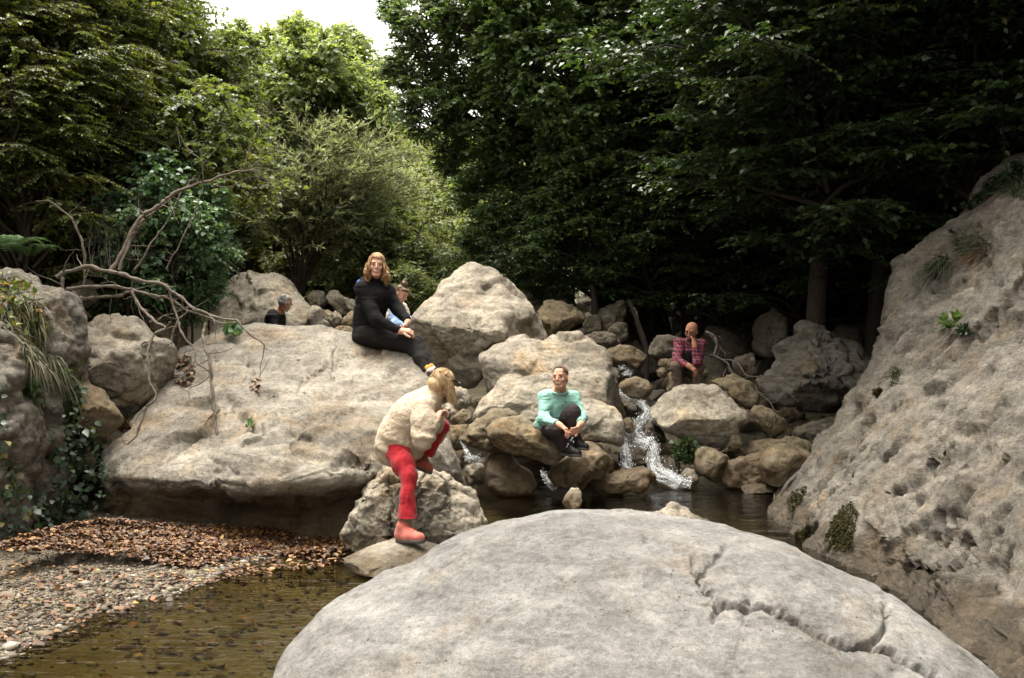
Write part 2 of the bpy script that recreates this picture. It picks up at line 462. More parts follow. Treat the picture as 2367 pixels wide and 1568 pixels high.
def mosaic(V, Nn, size, seed, cells=46, tilt=.16, step=.012):
    """broken planar facets with crisp borders"""
    r_ = np.random.default_rng(seed + 5)
    S = V[r_.integers(0, len(V), cells)]
    T_ = r_.normal(size=(cells, 3)) * tilt
    o_ = r_.normal(size=cells) * step * size
    W = V + .10 * size * np.stack([fbm(V / size * 2.6 + k * 7.3, 3, seed + k) for k in range(3)], 1)
    out = np.empty(len(V))
    for a in range(0, len(V), 20000):
        w = W[a:a + 20000]
        D = ((w[:, None] - S[None]) ** 2).sum(-1)
        i = D.argmin(1)
        d1 = np.sqrt(D[np.arange(len(w)), i]); D[np.arange(len(w)), i] = 1e9; j = D.argmin(1); d2 = np.sqrt(D[np.arange(len(w)), j])
        h1 = ((V[a:a + 20000] - S[i]) * T_[i]).sum(1) + o_[i]; h2 = ((V[a:a + 20000] - S[j]) * T_[j]).sum(1) + o_[j]
        k = np.clip((d2 - d1) / (.02 * size), 0, 1); k = .5 + .5 * k
        out[a:a + 20000] = h1 * k + h2 * (1 - k)
    return V + Nn * np.clip(out, -.08 * size, .06 * size)[:, None]

def shell_rock(name, pts, d, depth=.7, lean=.35, m='brown', label='', group=None, seed=0, amp=.085, facets=6, e=.72, strata=0.0, cuts=None, dens=1.0, cracks=None, cat='rock', back=None, hero=False, mos=(40, .15, .010)):
    rng = np.random.default_rng(seed + 1000)
    P = np.asarray(pts, float)
    vc = P[:, 1].mean()
    out = []
    for px, py in P:
        out.append(at(px, py, d + lean * (vc - py) / F * d))
    out = np.array(out)
    per = np.linalg.norm(np.diff(np.vstack([P, P[:1]]), axis=0), axis=1).sum()
    nth = int(np.clip(per / 5.0 * dens, 36, 420))
    nph = int(np.clip(nth * .5, 20, 190))
    if hero: nth, nph = 760, 300
    O = .5 * catmull(out, nth * 3, True) + .5 * resample(out, nth * 3, True)
    O = resample(catmull(out, nth * 4, True), nth, True)
    c = O.mean(0)
    size = np.sqrt(np.prod((O.max(0) - O.min(0))[[0, 2]]))
    D = depth * size * .5
    ph = np.linspace(-math.pi / 2, math.pi / 2, nph + 2)[1:-1]
    if hero: ph = np.concatenate([np.linspace(-math.pi / 2, .25, int(nph * .86) + 1)[1:], np.linspace(.25, math.pi / 2, nph - int(nph * .86) + 2)[1:-1]])
    nph = len(ph)
    s = np.abs(np.cos(ph)) ** e
    t = np.sign(np.sin(ph)) * np.abs(np.sin(ph)) ** e
    V = c + (O - c)[None] * s[:, None, None]
    V[:, :, 1] += (t * D)[:, None] * np.where(t > 0, 1.0 if back is None else back, 1.0)[:, None]
    V = V.reshape(-1, 3)
    fp = c + np.array([0, -D, 0]); bp = c + np.array([0, D * (1.0 if back is None else back), 0])
    V = np.vstack([V, fp, bp])
    i = np.arange(nph - 1)[:, None] * nth
    j = np.arange(nth)[None]
    a = (i + j).ravel(); b = (i + (j + 1) % nth).ravel()
    q = np.stack([a, b, b + nth, a + nth], 1)
    jj = np.arange(nth)
    t1 = np.stack([np.full(nth, nph * nth), (jj + 1) % nth, jj], 1)
    l = (nph - 1) * nth
    t2 = np.stack([np.full(nth, nph * nth + 1), l + jj, l + (jj + 1) % nth], 1)
    faces = [q, np.vstack([t1, t2])]
    # orientation
    Nn = vnormals(V, faces)
    if np.sum(Nn * (V - c)) < 0:
        faces = [f[:, ::-1] for f in faces]
    k = .012 * size
    planes = []
    for _ in range(facets):
        n = rng.normal(size=3); n[1] = -abs(n[1]) * .9 - .25; n[2] = n[2] * .9 + .25
        n /= np.linalg.norm(n)
        planes.append((n, rng.uniform(.64, .88)))
    for n, o in (cuts or []):
        n = np.array(n, float); planes.append((n / np.linalg.norm(n), o))
    for n, o in planes:
        h = (V - c) @ n
        lim = h.max() * o
        x = (h - lim) / k
        V = V - n * (np.logaddexp(0, x) * k)[:, None] * np.where(h > lim - 4 * k, 1, 0)[:, None]
    if mos: V = mosaic(V, vnormals(V, faces), size, seed, mos[0], mos[1] * (.45 if amp <= .05 else 1), mos[2] * (.5 if amp <= .05 else 1))
    V = rock_noise(V, faces, size, amp, seed, strata)
    if cracks: V = carve(V, faces, cracks)
    return finish_rock(name, V, faces, M[m] if isinstance(m, str) else m, label, group, cat)

def carve(V, faces, cracks, front=None):
    Nn = vnormals(V, faces)
    px = project(V)
    toward = (Nn @ np.array([0, -1.0, .3])) > -.05
    V = V.copy()
    for path, width, dep in cracks:
        path = resample(catmull(np.asarray(path, float), 6 * len(path)), 8 * len(path))
        j = fbm(np.column_stack([path * .11, np.zeros(len(path))]), 4, 7, .6) * 4
        j2 = fbm(np.column_stack([path * .13, np.ones(len(path)) * 5]), 4, 9, .6) * 4
        path = path + np.column_stack([j, j2])
        dmin = np.full(len(V), 1e9); side = np.zeros(len(V))
        for k in range(len(path) - 1):
            a, b = path[k], path[k + 1]
            ab = b - a
            tt = np.clip(((px - a) @ ab) / (ab @ ab + 1e-9), 0, 1)
            off = px - (a + tt[:, None] * ab)
            dd = np.linalg.norm(off, axis=1) / (width * (.45 + .9 * abs(math.sin(k * 1.7)) ** 2))
            cl = dd < dmin
            side = np.where(cl, np.sign(ab[0] * off[:, 1] - ab[1] * off[:, 0]), side)
            dmin = np.where(cl, dd, dmin)
        V -= Nn * (dep * (np.exp(-dmin ** 2) + .28 * (side > 0) * np.exp(-dmin / 9)) * toward)[:, None]
    return V

def loft_rock(name, lines, nu, nv, m, label, amp=.05, seed=0, strata=0.0, sdir=(0, .3, 1), size=None, cap=(.25, .25), cracks=None, closed=True, group=None, fine=1.0, cat='rock', extra=None, mos=None):
    """lines: polylines (3-D), same direction, going round the body; rings are built across them"""
    L = np.array([catmull(resample(np.asarray(l, float), 24), nu) for l in lines])     # (nl, nu, 3)
    rings = np.array([catmull(L[:, i], nv, closed) for i in range(nu)])               # (nu, nv, 3)
    cs = rings.mean(1, keepdims=True)
    pre, post = [], []
    for s_, k in ((.97, .35), (.86, .7), (.6, .92), (.25, 1.0)):
        pre.insert(0, cs[0] + (rings[0] - cs[0]) * s_ + (cs[0] - cs[2]) / np.linalg.norm(cs[0] - cs[2]) * cap[0] * k)
        post.append(cs[-1] + (rings[-1] - cs[-1]) * s_ + (cs[-1] - cs[-3]) / np.linalg.norm(cs[-1] - cs[-3]) * cap[1] * k)
    rings = np.concatenate([np.array(pre), rings, np.array(post)])
    n = len(rings)
    V = rings.reshape(-1, 3)
    i = np.arange(n - 1)[:, None] * nv; j = np.arange(nv)[None]
    a = (i + j).ravel(); b = (i + (j + 1) % nv).ravel()
    q = np.stack([a, b, b + nv, a + nv], 1)
    e0 = len(V); V = np.vstack([V, rings[0].mean(0), rings[-1].mean(0)])
    jj = np.arange(nv)
    t1 = np.stack([np.full(nv, e0), (jj + 1) % nv, jj], 1)
    t2 = np.stack([np.full(nv, e0 + 1), (n - 1) * nv + jj, (n - 1) * nv + (jj + 1) % nv], 1)
    faces = [q, np.vstack([t1, t2])]
    c = V.mean(0)
    if np.sum(vnormals(V, faces) * (V - c)) < 0: faces = [f[:, ::-1] for f in faces]
    if mos:
        V = mosaic(V, vnormals(V, faces), size or 2.0, seed, *mos)
        V = mosaic(V, vnormals(V, faces), (size or 2.0) * .3, seed + 70, 420, .055, .002)
    V = rock_noise(V, faces, size or 2.0, amp, seed, strata, sdir, fine)
    if extra: V = extra(V, vnormals(V, faces))
    if cracks: V = carve(V, faces, cracks)
    return finish_rock(name, V, faces, M[m], label, group, cat)
def line(*p): return [at(*q) for q in p]

# the great sloping boulder on the left, undercut at the water
boulder = loft_rock('boulder', [
    line((420, 1150, 10.9), (600, 1150, 11.0), (800, 1150, 11.0), (960, 1150, 10.6)),
    line((440, 880, 10.6), (600, 850, 10.8), (800, 860, 10.8), (960, 900, 10.3)),
    line((450, 812, 10.0), (530, 775, 10.2), (700, 778, 10.3), (850, 800, 10.2), (950, 830, 9.9)),
    line((425, 808, 9.6), (520, 764, 9.7), (610, 753, 9.75), (720, 765, 9.7), (840, 786, 9.6), (915, 800, 9.5), (962, 818, 9.3)),
    line((380, 880, 9.0), (520, 850, 9.0), (700, 850, 9.0), (860, 860, 9.0), (990, 868, 9.0)),
    line((325, 960, 8.5), (480, 950, 8.3), (660, 945, 8.25), (840, 950, 8.3), (1015, 960, 8.6)),
    line((258, 1030, 8.15), (420, 1030, 7.95), (620, 1030, 7.85), (820, 1030, 7.95), (1040, 1030, 8.4)),
    line((246, 1085, 7.93), (400, 1098, 7.68), (600, 1104, 7.58), (800, 1084, 7.72), (1062, 1085, 8.4)),
    line((250, 1112, 7.90), (400, 1124, 7.66), (600, 1130, 7.57), (800, 1112, 7.72), (1066, 1105, 8.42)),
    line((256, 1140, 7.93), (400, 1146, 7.80), (600, 1150, 7.78), (800, 1138, 7.90), (1072, 1130, 8.5)),
    line((242, 1190, 7.93), (330, 1190, 7.96), (430, 1192, 8.00), (600, 1190, 8.04), (800, 1186, 8.08), (1075, 1160, 8.6)),
    line((240, 1262, 7.98), (330, 1266, 8.0), (430, 1268, 8.05), (600, 1268, 8.1), (800, 1262, 8.12), (1070, 1230, 8.7)),
    line((260, 1300, 9.2), (500, 1300, 9.6), (800, 1300, 9.6), (1060, 1260, 9.4)),
], 300, 250, 'lime_wet', 'huge sloping pale boulder that the woman in black sits on, undercut above the leaf litter', amp=.018, seed=4, strata=.08, sdir=(.15, -.35, 1), size=2.2, cap=(.03, .04), mos=(90, .075, .004),
    cracks=[(conv(R1, [(1110, 760), (1160, 770), (1200, 800), (1210, 860), (1270, 880), (1290, 915), (1330, 920)]), 6, .05),
            (conv(R1, [(640, 1210), (900, 1230), (1000, 1215), (1100, 1205), (1250, 1240)]), 5, .03),
            (conv(R1, [(590, 1210), (640, 1310), (630, 1400), (645, 1500)]), 6, .05),
            (conv(R1, [(1090, 580), (1200, 575), (1310, 610)]), 4, .03), (conv(R1, [(1070, 1080), (1160, 1130), (1220, 1160)]), 4, .02),
            (conv(R2, [(970, 730), (960, 850), (950, 950), (940, 1040)]), 3, .025), (conv(R2, [(680, 1140), (740, 1060), (850, 980), (1000, 900), (1200, 860)]), 4, .022),
            (conv(R2, [(1060, 1280), (1170, 1200), (1300, 1180)]), 4, .02), (conv(R2, [(430, 960), (560, 960), (680, 975)]), 4, .02), (conv(R2, [(660, 1450), (720, 1480), (800, 1490)]), 4, .025),
            (conv(R3, [(60, 780), (130, 740), (250, 760), (290, 790)]), 8, .05)])

# the leaning wall on the right
def wall_relief(V, Nn):
    q = V @ np.array([[.78, .0, .62], [0, 1, 0], [-.62, 0, .78]]).T
    w = q * np.array([.75, 2.9, 2.9])
    w[:, 1] += .5 * q[:, 0]
    r = .028 * fbm(w * .9, 3, 77, .5) + .024 * ridged(w * 2.2, 5, 78) + .014 * fbm(w * 9, 4, 80, .65)
    pit = np.clip(fbm(w * 4.2, 2, 79) - .58, 0, 1)
    return V + Nn * (r - .26 * pit)[:, None]
wall = loft_rock('rock_wall', [
    [(3.6, 10.6, -.4), (3.3, 8.0, -.5), (3.2, 5, -.5), (3.2, 1.0, -.5)],
    [at(1800, 1225, 9.0), (2.42, 7.4, -.12), (2.45, 6.0, -.12), (2.35, 4.4, -.12), (2.5, 1.0, -.1)],
    [at(1786, 1180, 9.1), (2.38, 7.6, .10), (2.52, 6.2, .12), (2.42, 4.4, .10), (2.55, 1.0, .1)],
    [at(1835, 1125, 9.25), (2.62, 7.6, .40), (2.68, 6.0, .30), (2.58, 4.4, .30), (2.7, 1.0, .3)],
    [at(1905, 1020, 9.5), (2.95, 7.7, .80), (3.02, 6.0, .80), (2.95, 4.4, .75), (3.0, 1.0, .7)],
    [at(1985, 900, 9.8), (3.42, 8.0, 1.32), (3.45, 6.2, 1.32), (3.35, 4.4, 1.25), (3.4, 1.0, 1.2)],
    [at(2048, 765, 10.0), (3.95, 8.2, 1.88), (3.9, 6.3, 1.85), (3.8, 4.4, 1.75), (3.8, 1.0, 1.7)],
    [at(2078, 660, 10.2), (4.3, 8.4, 2.42), (4.3, 6.5, 2.4), (4.2, 4.4, 2.2), (4.2, 1.0, 2.1)],
    [at(2115, 555, 10.4), (4.7, 8.7, 2.95), (4.75, 6.8, 2.85), (4.7, 4.4, 2.6), (4.7, 1.0, 2.5)],
    [at(2230, 482, 10.5), (5.35, 9.0, 3.25), (5.4, 7.0, 3.15), (5.3, 4.4, 2.9), (5.3, 1.0, 2.8)],
    [at(2370, 392, 10.7), (6.4, 9.4, 3.75), (6.6, 7.0, 3.6), (6.5, 4.4, 3.2), (6.5, 1.0, 3.1)],
    [(8.5, 12.2, 2.6), (8.5, 9.4, 3.0), (8.5, 7.0, 3.0), (8.5, 4.4, 2.8), (8.5, 1.0, 2.6)],
    [(6.5, 12.5, .2), (6.5, 9.0, .2), (6.5, 6, .0), (6.5, 1.0, .0)],
], 330, 280, 'cliff', 'tall leaning grey rock wall with pits and moss on the right bank', amp=.014, seed=12, size=3.0, cap=(.3, .2), extra=wall_relief, mos=(150, .055, .003),
    cracks=[(conv(R7, [(980, 670), (1040, 690), (1090, 680)]), 6, .05), (conv(R7, [(950, 790), (1000, 800), (1060, 770), (1120, 830), (1190, 900)]), 9, .09),
            (conv(R7, [(820, 930), (900, 960), (950, 1020)]), 12, .09), (conv(R6, [(1460, 1030), (1500, 960), (1640, 820), (1700, 780)]), 8, .07),
            (conv(R6, [(1080, 1290), (1200, 1260), (1440, 1050)]), 9, .09), (conv(R6, [(1480, 480), (1460, 600), (1480, 740)]), 7, .07),
            (conv(R7, [(880, 580), (860, 620)]), 7, .05), (conv(R7, [(1060, 220), (1150, 215), (1210, 210)]), 8, .05), (conv(R7, [(930, 355), (1020, 345)]), 6, .05)], cat='rock wall')

# foreground dome
shell_rock('dome_rock', [(600, 1640), (635, 1568), (665, 1500), (720, 1435), (790, 1385), (870, 1345), (960, 1312), (1010, 1278), (1060, 1252), (1130, 1228), (1230, 1206), (1310, 1190), (1400, 1191), (1500, 1200), (1600, 1214), (1700, 1234), (1800, 1260), (1900, 1302), (1985, 1345), (2045, 1365), (2110, 1405), (2190, 1470), (2290, 1562), (2390, 1700), (2400, 1900), (2000, 2080), (1400, 2120), (900, 2050), (650, 1900), (580, 1760)],
    3.75, depth=.85, lean=.95, m='fore', label='big smooth grey dome rock rising from near water, cracked across', seed=21, amp=.016, facets=0, e=.80, dens=1.0, back=.8, hero=True, mos=(24, .014, .0008),
    cuts=[((.05, -.80, .62), .86), ((-.35, -.65, .55), .93), ((.5, -.7, .45), .93)],
    cracks=[([(1600, 1285), (1612, 1330), (1640, 1365), (1665, 1392), (1720, 1398), (1770, 1402), (1830, 1425)], 3.4, .028), ([(1830, 1425), (1880, 1455), (1940, 1485), (1990, 1492), (2030, 1470), (2052, 1440), (2045, 1395)], 4.6, .034),
            ([(1662, 1392), (1655, 1430)], 6, .03), ([(1490, 1240), (1540, 1250)], 7, .02), ([(2000, 1490), (2050, 1500), (2110, 1535), (2180, 1568)], 4.5, .03), ([(1680, 1265), (1650, 1300), (1620, 1330)], 6, .02), ([(1720, 1398), (1735, 1385)], 8, .03)])

# the boulders that can be singled out
def rk(name, fn, pts, d, m='brown', label='', depth=.75, lean=.35, seed=None, **kw):
    rk.n += 1
    return shell_rock(name, conv(fn, pts), d, depth, lean, m, label, seed=seed if seed is not None else 300 + rk.n * 7, **kw)
rk.n = 0
rk('pointed_boulder', RD, [(945, 770), (958, 732), (1000, 690), (1022, 655), (1050, 622), (1090, 608), (1130, 625), (1160, 650), (1200, 690), (1230, 720), (1255, 760), (1262, 790), (1210, 790), (1160, 800), (1122, 825), (1110, 865), (1080, 890), (1020, 865), (980, 835), (950, 800)], 12.4, 'lime',
   'grey boulder with an ochre pointed tip behind the pale two-humped boulder', depth=.9, lean=.55, facets=3, amp=.05, cuts=[((-.12, -.62, .77), .60), ((-.35, -.85, -.45), .62), ((.75, -.6, .2), .8)], strata=.06)
rk('humped_boulder', R4, [(390, 290), (450, 235), (560, 170), (680, 122), (790, 150), (870, 165), (1000, 150), (1120, 140), (1230, 170), (1310, 240), (1350, 330), (1380, 400), (1430, 470), (1450, 560), (1440, 640), (1380, 700), (1200, 700), (1000, 700), (700, 700), (540, 620), (480, 520), (430, 430), (400, 350)], 11.5, 'lime',
   'smooth pale two-humped boulder behind the man in the green sweater', depth=.8, lean=.5, facets=2, amp=.045)
rk('boulder_apron', R4, [(490, 540), (550, 450), (640, 420), (820, 402), (1000, 405), (1150, 430), (1220, 500), (1260, 650), (1000, 800), (600, 830), (310, 810), (325, 740), (400, 610)], 11.0, 'lime',
   'rounded pale apron of rock at the foot of the two-humped boulder', depth=.6, lean=.8, facets=2, amp=.04)
rk('block_rock', R4, [(1100, 650), (1250, 608), (1380, 650), (1460, 715), (1478, 800), (1472, 945), (1440, 965), (1300, 935), (1150, 950), (1000, 970), (900, 830), (1000, 690)], 10.65, 'lime',
   'squarish pale block behind the sweater man\'s arm, next to the white water', depth=.7, lean=.35, facets=4, amp=.05)
rk('wedge_stone', R4, [(630, 760), (760, 665), (850, 640), (1000, 645), (1000, 800), (760, 850)], 10.75, 'lime', 'low pale wedge of stone under the pale apron behind the sweater man', lean=.8)
rk('striped_boulder', R4, [(238, 890), (300, 830), (400, 760), (480, 708), (580, 700), (660, 745), (620, 860), (520, 1000), (320, 975), (250, 945)], 10.45, 'brown', 'brown streaked boulder leaning against the seat of the sweater man', depth=.7, facets=3, strata=.15)
rk('seat_boulder', R4, [(430, 880), (470, 800), (560, 762), (680, 752), (850, 812), (910, 860), (960, 920), (1000, 990), (1000, 1040), (950, 1085), (850, 1072), (700, 1032), (560, 1005), (470, 950)], 10.1, 'brown', 'brown boulder with a shaded hollow that the man in the green sweater sits on', depth=.8, lean=.5, facets=3, cuts=[((-.1, -.85, -.5), .72)])
rk('egg_boulder', R4, [(418, 1160), (450, 1060), (520, 1035), (600, 1045), (680, 1110), (760, 1170), (800, 1240), (815, 1300), (720, 1350), (520, 1360), (440, 1310), (415, 1230)], 10.3, 'brown', 'egg-shaped wet brown boulder with white specks in the pool edge', depth=.9, facets=2, amp=.05)
rk('white_stone', R4, [(275, 1140), (340, 1095), (400, 1115), (440, 1180), (415, 1260), (340, 1270), (285, 1230)], 10.55, 'lime', 'small pale stone in the splash between egg-shaped boulder and huge boulder')
rk('footrest_boulder', R4, [(950, 1160), (1020, 1080), (1120, 1000), (1190, 962), (1260, 960), (1320, 1000), (1400, 1060), (1445, 1100), (1440, 1170), (1330, 1210), (1230, 1230), (1180, 1280), (1050, 1290), (950, 1240)], 10.25, 'brown', 'brown boulder under the feet of the man in the green sweater', depth=.8, lean=.5, facets=4, cuts=[((-.5, -.75, .1), .75)])
rk('log_shaped_stone', R4, [(1202, 1240), (1230, 1200), (1400, 1165), (1560, 1145), (1650, 1138), (1705, 1190), (1712, 1260), (1640, 1320), (1450, 1330), (1280, 1310), (1210, 1280)], 10.3, 'brown', 'long low orange-brown stone lying before the white water', depth=.7, lean=.5, facets=3, amp=.06)
rk('pool_stone', R4, [(1020, 1390), (1060, 1320), (1110, 1298), (1155, 1320), (1158, 1400), (1115, 1470), (1060, 1475), (1025, 1430)], 9.4, 'lime', 'small pale stone alone in the middle of the pool', amp=.09)
rk('round_stone', R4, [(130, 600), (170, 520), (230, 503), (290, 560), (303, 640), (260, 695), (180, 690)], 11.3, 'lime', 'round pale stone beside the blond woman\'s face', group=None)
rk('little_stone', R4, [(308, 625), (350, 598), (402, 600), (392, 645), (350, 685), (318, 665)], 11.3, 'brown', 'little grey stone between the round pale stone and the pale apron')
rk('flat_stone', R4, [(65, 690), (140, 636), (190, 668), (205, 725), (150, 760), (80, 740)], 11.1, 'lime', 'flat pale stone just under the round pale stone')
rk('tilted_stone', R4, [(145, 780), (230, 705), (300, 688), (315, 740), (270, 810), (180, 815)], 11.0, 'brown', 'tilted brown stone under the flat pale stone, leaves caught beside it')
rk('ledge_stone', R4, [(140, 815), (310, 810), (330, 860), (300, 960), (200, 1000), (150, 900)], 10.9, 'brown', 'brown ledge stone between streaked boulder and the huge boulder', depth=.6)
rk('cascade_stone', R4, [(1448, 500), (1540, 445), (1620, 450), (1702, 500), (1705, 560), (1610, 600), (1480, 570)], 12.4, 'brown', 'flat-topped brown stone at the head of the cascade')
rk('streamside_stone', R4, [(1475, 800), (1520, 748), (1570, 778), (1585, 825), (1520, 870)], 11.2, 'brown', 'small rounded stone against the pale block on the left of the cascade')
rk('fall_rock', R4, [(1445, 1060), (1500, 990), (1620, 975), (1665, 1040), (1660, 1130), (1560, 1170), (1460, 1150)], 11.05, 'wetrock', 'dark wet rock that splits the lower fall in two')
rk('mossy_rock', R4, [(1605, 870), (1680, 790), (1760, 830), (1810, 920), (1700, 960), (1615, 930)], 11.3, 'wetrock', 'dark mossy rock in the middle of the cascade below the round boulder')
rk('dark_stone', R4, [(1475, 655), (1560, 638), (1612, 690), (1602, 745), (1530, 735)], 11.9, 'wetrock', 'black wet stone beside the white water above the pale block')
rk('dark_undercut', R4, [(1380, 640), (1450, 600), (1480, 680), (1500, 800), (1460, 860), (1400, 760)], 11.4, 'wetrock', 'dark wet rock wedged between pale block and the cascade')
rk('wedge_rock', R4, [(1345, 240), (1420, 198), (1500, 208), (1650, 268), (1668, 312), (1600, 382), (1500, 345), (1370, 305)], 13.2, 'brown', 'sharp-edged tan wedge stone behind the two-humped boulder toward the plaid shirt man', amp=.06, facets=6)
rk('low_stone', R4, [(1165, 145), (1230, 105), (1350, 108), (1445, 160), (1455, 205), (1340, 250), (1290, 210)], 13.9, 'shade', 'rounded stone just peeping over the two-humped boulder')
rk('side_stone', R4, [(1380, 365), (1450, 385), (1475, 450), (1440, 500), (1390, 450)], 12.6, 'wetrock', 'small brown stone wedged under the sharp-edged tan wedge stone')
rk('round_boulder', R5, [(393, 805), (440, 740), (520, 670), (600, 625), (720, 622), (830, 630), (890, 680), (960, 760), (1022, 790), (1042, 850), (990, 890), (945, 990), (870, 1057), (760, 1025), (600, 975), (480, 925), (408, 855)], 11.25, 'lime', 'large rounded pale boulder in front of the man in the plaid shirt', depth=.85, lean=.45, facets=2, amp=.045, cuts=[((0, -.7, .7), .8), ((0, -.8, -.6), .75)])
rk('cream_boulder', R5, [(812, 605), (880, 565), (980, 558), (1060, 600), (1112, 660), (1122, 720), (1080, 775), (1000, 765), (930, 735), (885, 690), (835, 645)], 11.8, 'brown', 'smooth cream boulder under the dead branch beside the large rounded boulder', facets=3)
rk('knobbly_stone', R5, [(1050, 830), (1100, 770), (1180, 755), (1230, 800), (1290, 850), (1315, 900), (1290, 950), (1230, 990), (1170, 950), (1100, 880)], 11.4, 'brown', 'knobbly tan stone under the overhang of the angular boulder', facets=5)
rk('upright_stone', R5, [(915, 1035), (950, 960), (980, 945), (1008, 1000), (992, 1055), (940, 1065)], 10.95, 'brown', 'small upright stone at the right foot of the large rounded boulder')
rk('flat_boulder', R5, [(1005, 1035), (1100, 1002), (1250, 988), (1360, 978), (1440, 1000), (1505, 1060), (1440, 1110), (1200, 1110), (1050, 1100)], 11.0, 'brown', 'flat tan boulder lying behind the two-lobed shore boulder', lean=.9)
rk('lobed_boulder', R5, [(895, 1210), (950, 1130), (1060, 1108), (1150, 1095), (1230, 1050), (1330, 1020), (1430, 1050), (1480, 1110), (1450, 1200), (1380, 1260), (1250, 1310), (1150, 1310), (1000, 1320), (905, 1290)], 10.65, 'brown', 'two-lobed brown shore boulder between cascade and rock wall', depth=.6, facets=3)
rk('bulging_boulder', R5, [(1145, 1140), (1200, 1052), (1300, 1025), (1400, 1065), (1475, 1150), (1425, 1250), (1300, 1310), (1180, 1300), (1145, 1210)], 10.35, 'brown', 'bulging boulder with grey top and rusty underside at the pool edge', depth=.85, facets=2, amp=.05)
rk('shore_boulder', R5, [(685, 1090), (760, 1035), (850, 1068), (962, 1130), (942, 1195), (890, 1275), (780, 1255), (700, 1180)], 10.75, 'brown', 'angular brown boulder right of the green water plant', facets=5)
rk('splash_stone', R5, [(478, 1155), (560, 1090), (602, 1150), (595, 1240), (520, 1250)], 10.9, 'wetrock', 'mossy wet stone under the green water plant')
rk('golden_stone', R5, [(598, 1215), (660, 1188), (725, 1240), (705, 1285), (620, 1285)], 10.7, 'yellow', 'small golden stone at the waterline beside the white splash')
rk('lowest_stone', R5, [(1010, 1325), (1080, 1295), (1200, 1298), (1285, 1322), (1250, 1350), (1050, 1352)], 10.35, 'brown', 'flat stone just breaking the water under the two-lobed shore boulder', lean=1.2, depth=.9)
rk('pool_ledge', R5, [(232, 1515), (280, 1490), (420, 1500), (470, 1490), (530, 1450), (600, 1470), (640, 1490), (750, 1530), (870, 1590), (820, 1680), (600, 1690), (400, 1680), (260, 1600)], 8.1, 'lime', 'low pale ledge in the pool showing over the dome rock', lean=.9, depth=.8)
rk('angular_boulder', R5, [(1140, 600), (1220, 520), (1250, 400), (1340, 340), (1400, 240), (1470, 168), (1560, 190), (1640, 232), (1700, 238), (1780, 330), (1880, 420), (1922, 500), (1900, 570), (1840, 650), (1720, 720), (1600, 775), (1500, 790), (1400, 760), (1250, 740), (1195, 690)], 12.2, 'cliff', 'angular fractured grey boulder with a flat shaded underside by the rock wall', depth=.8, lean=.5, facets=8, amp=.07, cuts=[((.2, -.75, .62), .68), ((0, -.75, -.65), .62), ((-.6, -.7, .3), .75)],
   cracks=[(conv(R5, [(1410, 260), (1480, 300), (1540, 330), (1560, 300), (1600, 310), (1700, 250)]), 4, .06), (conv(R5, [(1400, 540), (1470, 580), (1560, 650), (1700, 690)]), 5, .07), (conv(R5, [(1470, 590), (1560, 540), (1680, 540), (1740, 650)]), 5, .06)])
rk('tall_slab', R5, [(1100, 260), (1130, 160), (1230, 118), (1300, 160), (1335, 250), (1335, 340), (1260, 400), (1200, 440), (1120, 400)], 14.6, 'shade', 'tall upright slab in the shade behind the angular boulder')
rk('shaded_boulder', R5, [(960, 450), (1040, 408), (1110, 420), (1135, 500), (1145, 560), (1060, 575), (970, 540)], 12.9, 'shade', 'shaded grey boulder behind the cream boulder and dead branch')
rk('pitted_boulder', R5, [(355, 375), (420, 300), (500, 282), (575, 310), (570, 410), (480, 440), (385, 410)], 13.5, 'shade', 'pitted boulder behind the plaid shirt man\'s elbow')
rk('seat_rock', R5, [(480, 570), (540, 520), (640, 515), (780, 530), (830, 610), (800, 700), (600, 720), (500, 660)], 12.75, 'brown', 'brown rock that the man in the plaid shirt sits on', depth=1.0)
rk('chock_stone', R5, [(430, 455), (500, 438), (565, 460), (565, 525), (480, 510)], 13.0, 'brown', 'small stone wedged under the pitted boulder')
rk('rounded_cobble', R5, [(428, 522), (470, 500), (505, 530), (485, 565), (432, 555)], 12.8, 'brown', 'rounded cobble by the plaid shirt man\'s knee')
rk('shadow_boulder', R5, [(1370, 970), (1480, 880), (1600, 848), (1700, 880), (1640, 980), (1450, 1030)], 11.5, 'shade', 'dark boulder in the gap below the angular boulder')
rk('behind_boulder', RM, [(285, 605), (320, 520), (380, 480), (450, 490), (520, 540), (592, 580), (602, 612), (540, 650), (470, 705), (370, 735), (305, 690)], 14.2, 'brown', 'brown boulder with a pale crest right of the ochre-tipped boulder', depth=.8, facets=5)
rk('pale_boulder', RM, [(170, 480), (230, 420), (330, 398), (440, 420), (490, 500), (400, 560), (300, 580), (220, 560)], 15.8, 'lime', 'pale boulder half hidden by hanging leaves behind the ochre-tipped boulder')
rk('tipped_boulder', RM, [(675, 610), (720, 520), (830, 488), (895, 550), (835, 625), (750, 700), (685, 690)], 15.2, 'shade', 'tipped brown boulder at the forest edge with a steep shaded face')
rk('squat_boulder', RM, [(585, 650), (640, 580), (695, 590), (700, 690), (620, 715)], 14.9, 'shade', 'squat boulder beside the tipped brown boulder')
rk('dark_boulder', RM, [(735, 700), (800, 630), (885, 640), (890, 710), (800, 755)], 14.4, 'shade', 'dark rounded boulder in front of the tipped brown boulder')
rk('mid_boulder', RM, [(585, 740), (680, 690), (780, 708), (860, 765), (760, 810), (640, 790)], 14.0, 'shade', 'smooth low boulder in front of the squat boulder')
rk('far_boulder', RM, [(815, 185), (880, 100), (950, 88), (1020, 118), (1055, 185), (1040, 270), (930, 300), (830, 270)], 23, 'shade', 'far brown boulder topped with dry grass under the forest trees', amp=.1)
rk('far_slab', RM, [(925, 262), (1010, 238), (1140, 265), (1185, 335), (1180, 430), (1050, 450), (940, 400)], 21, 'shade', 'far brown slab below the grass-topped boulder')
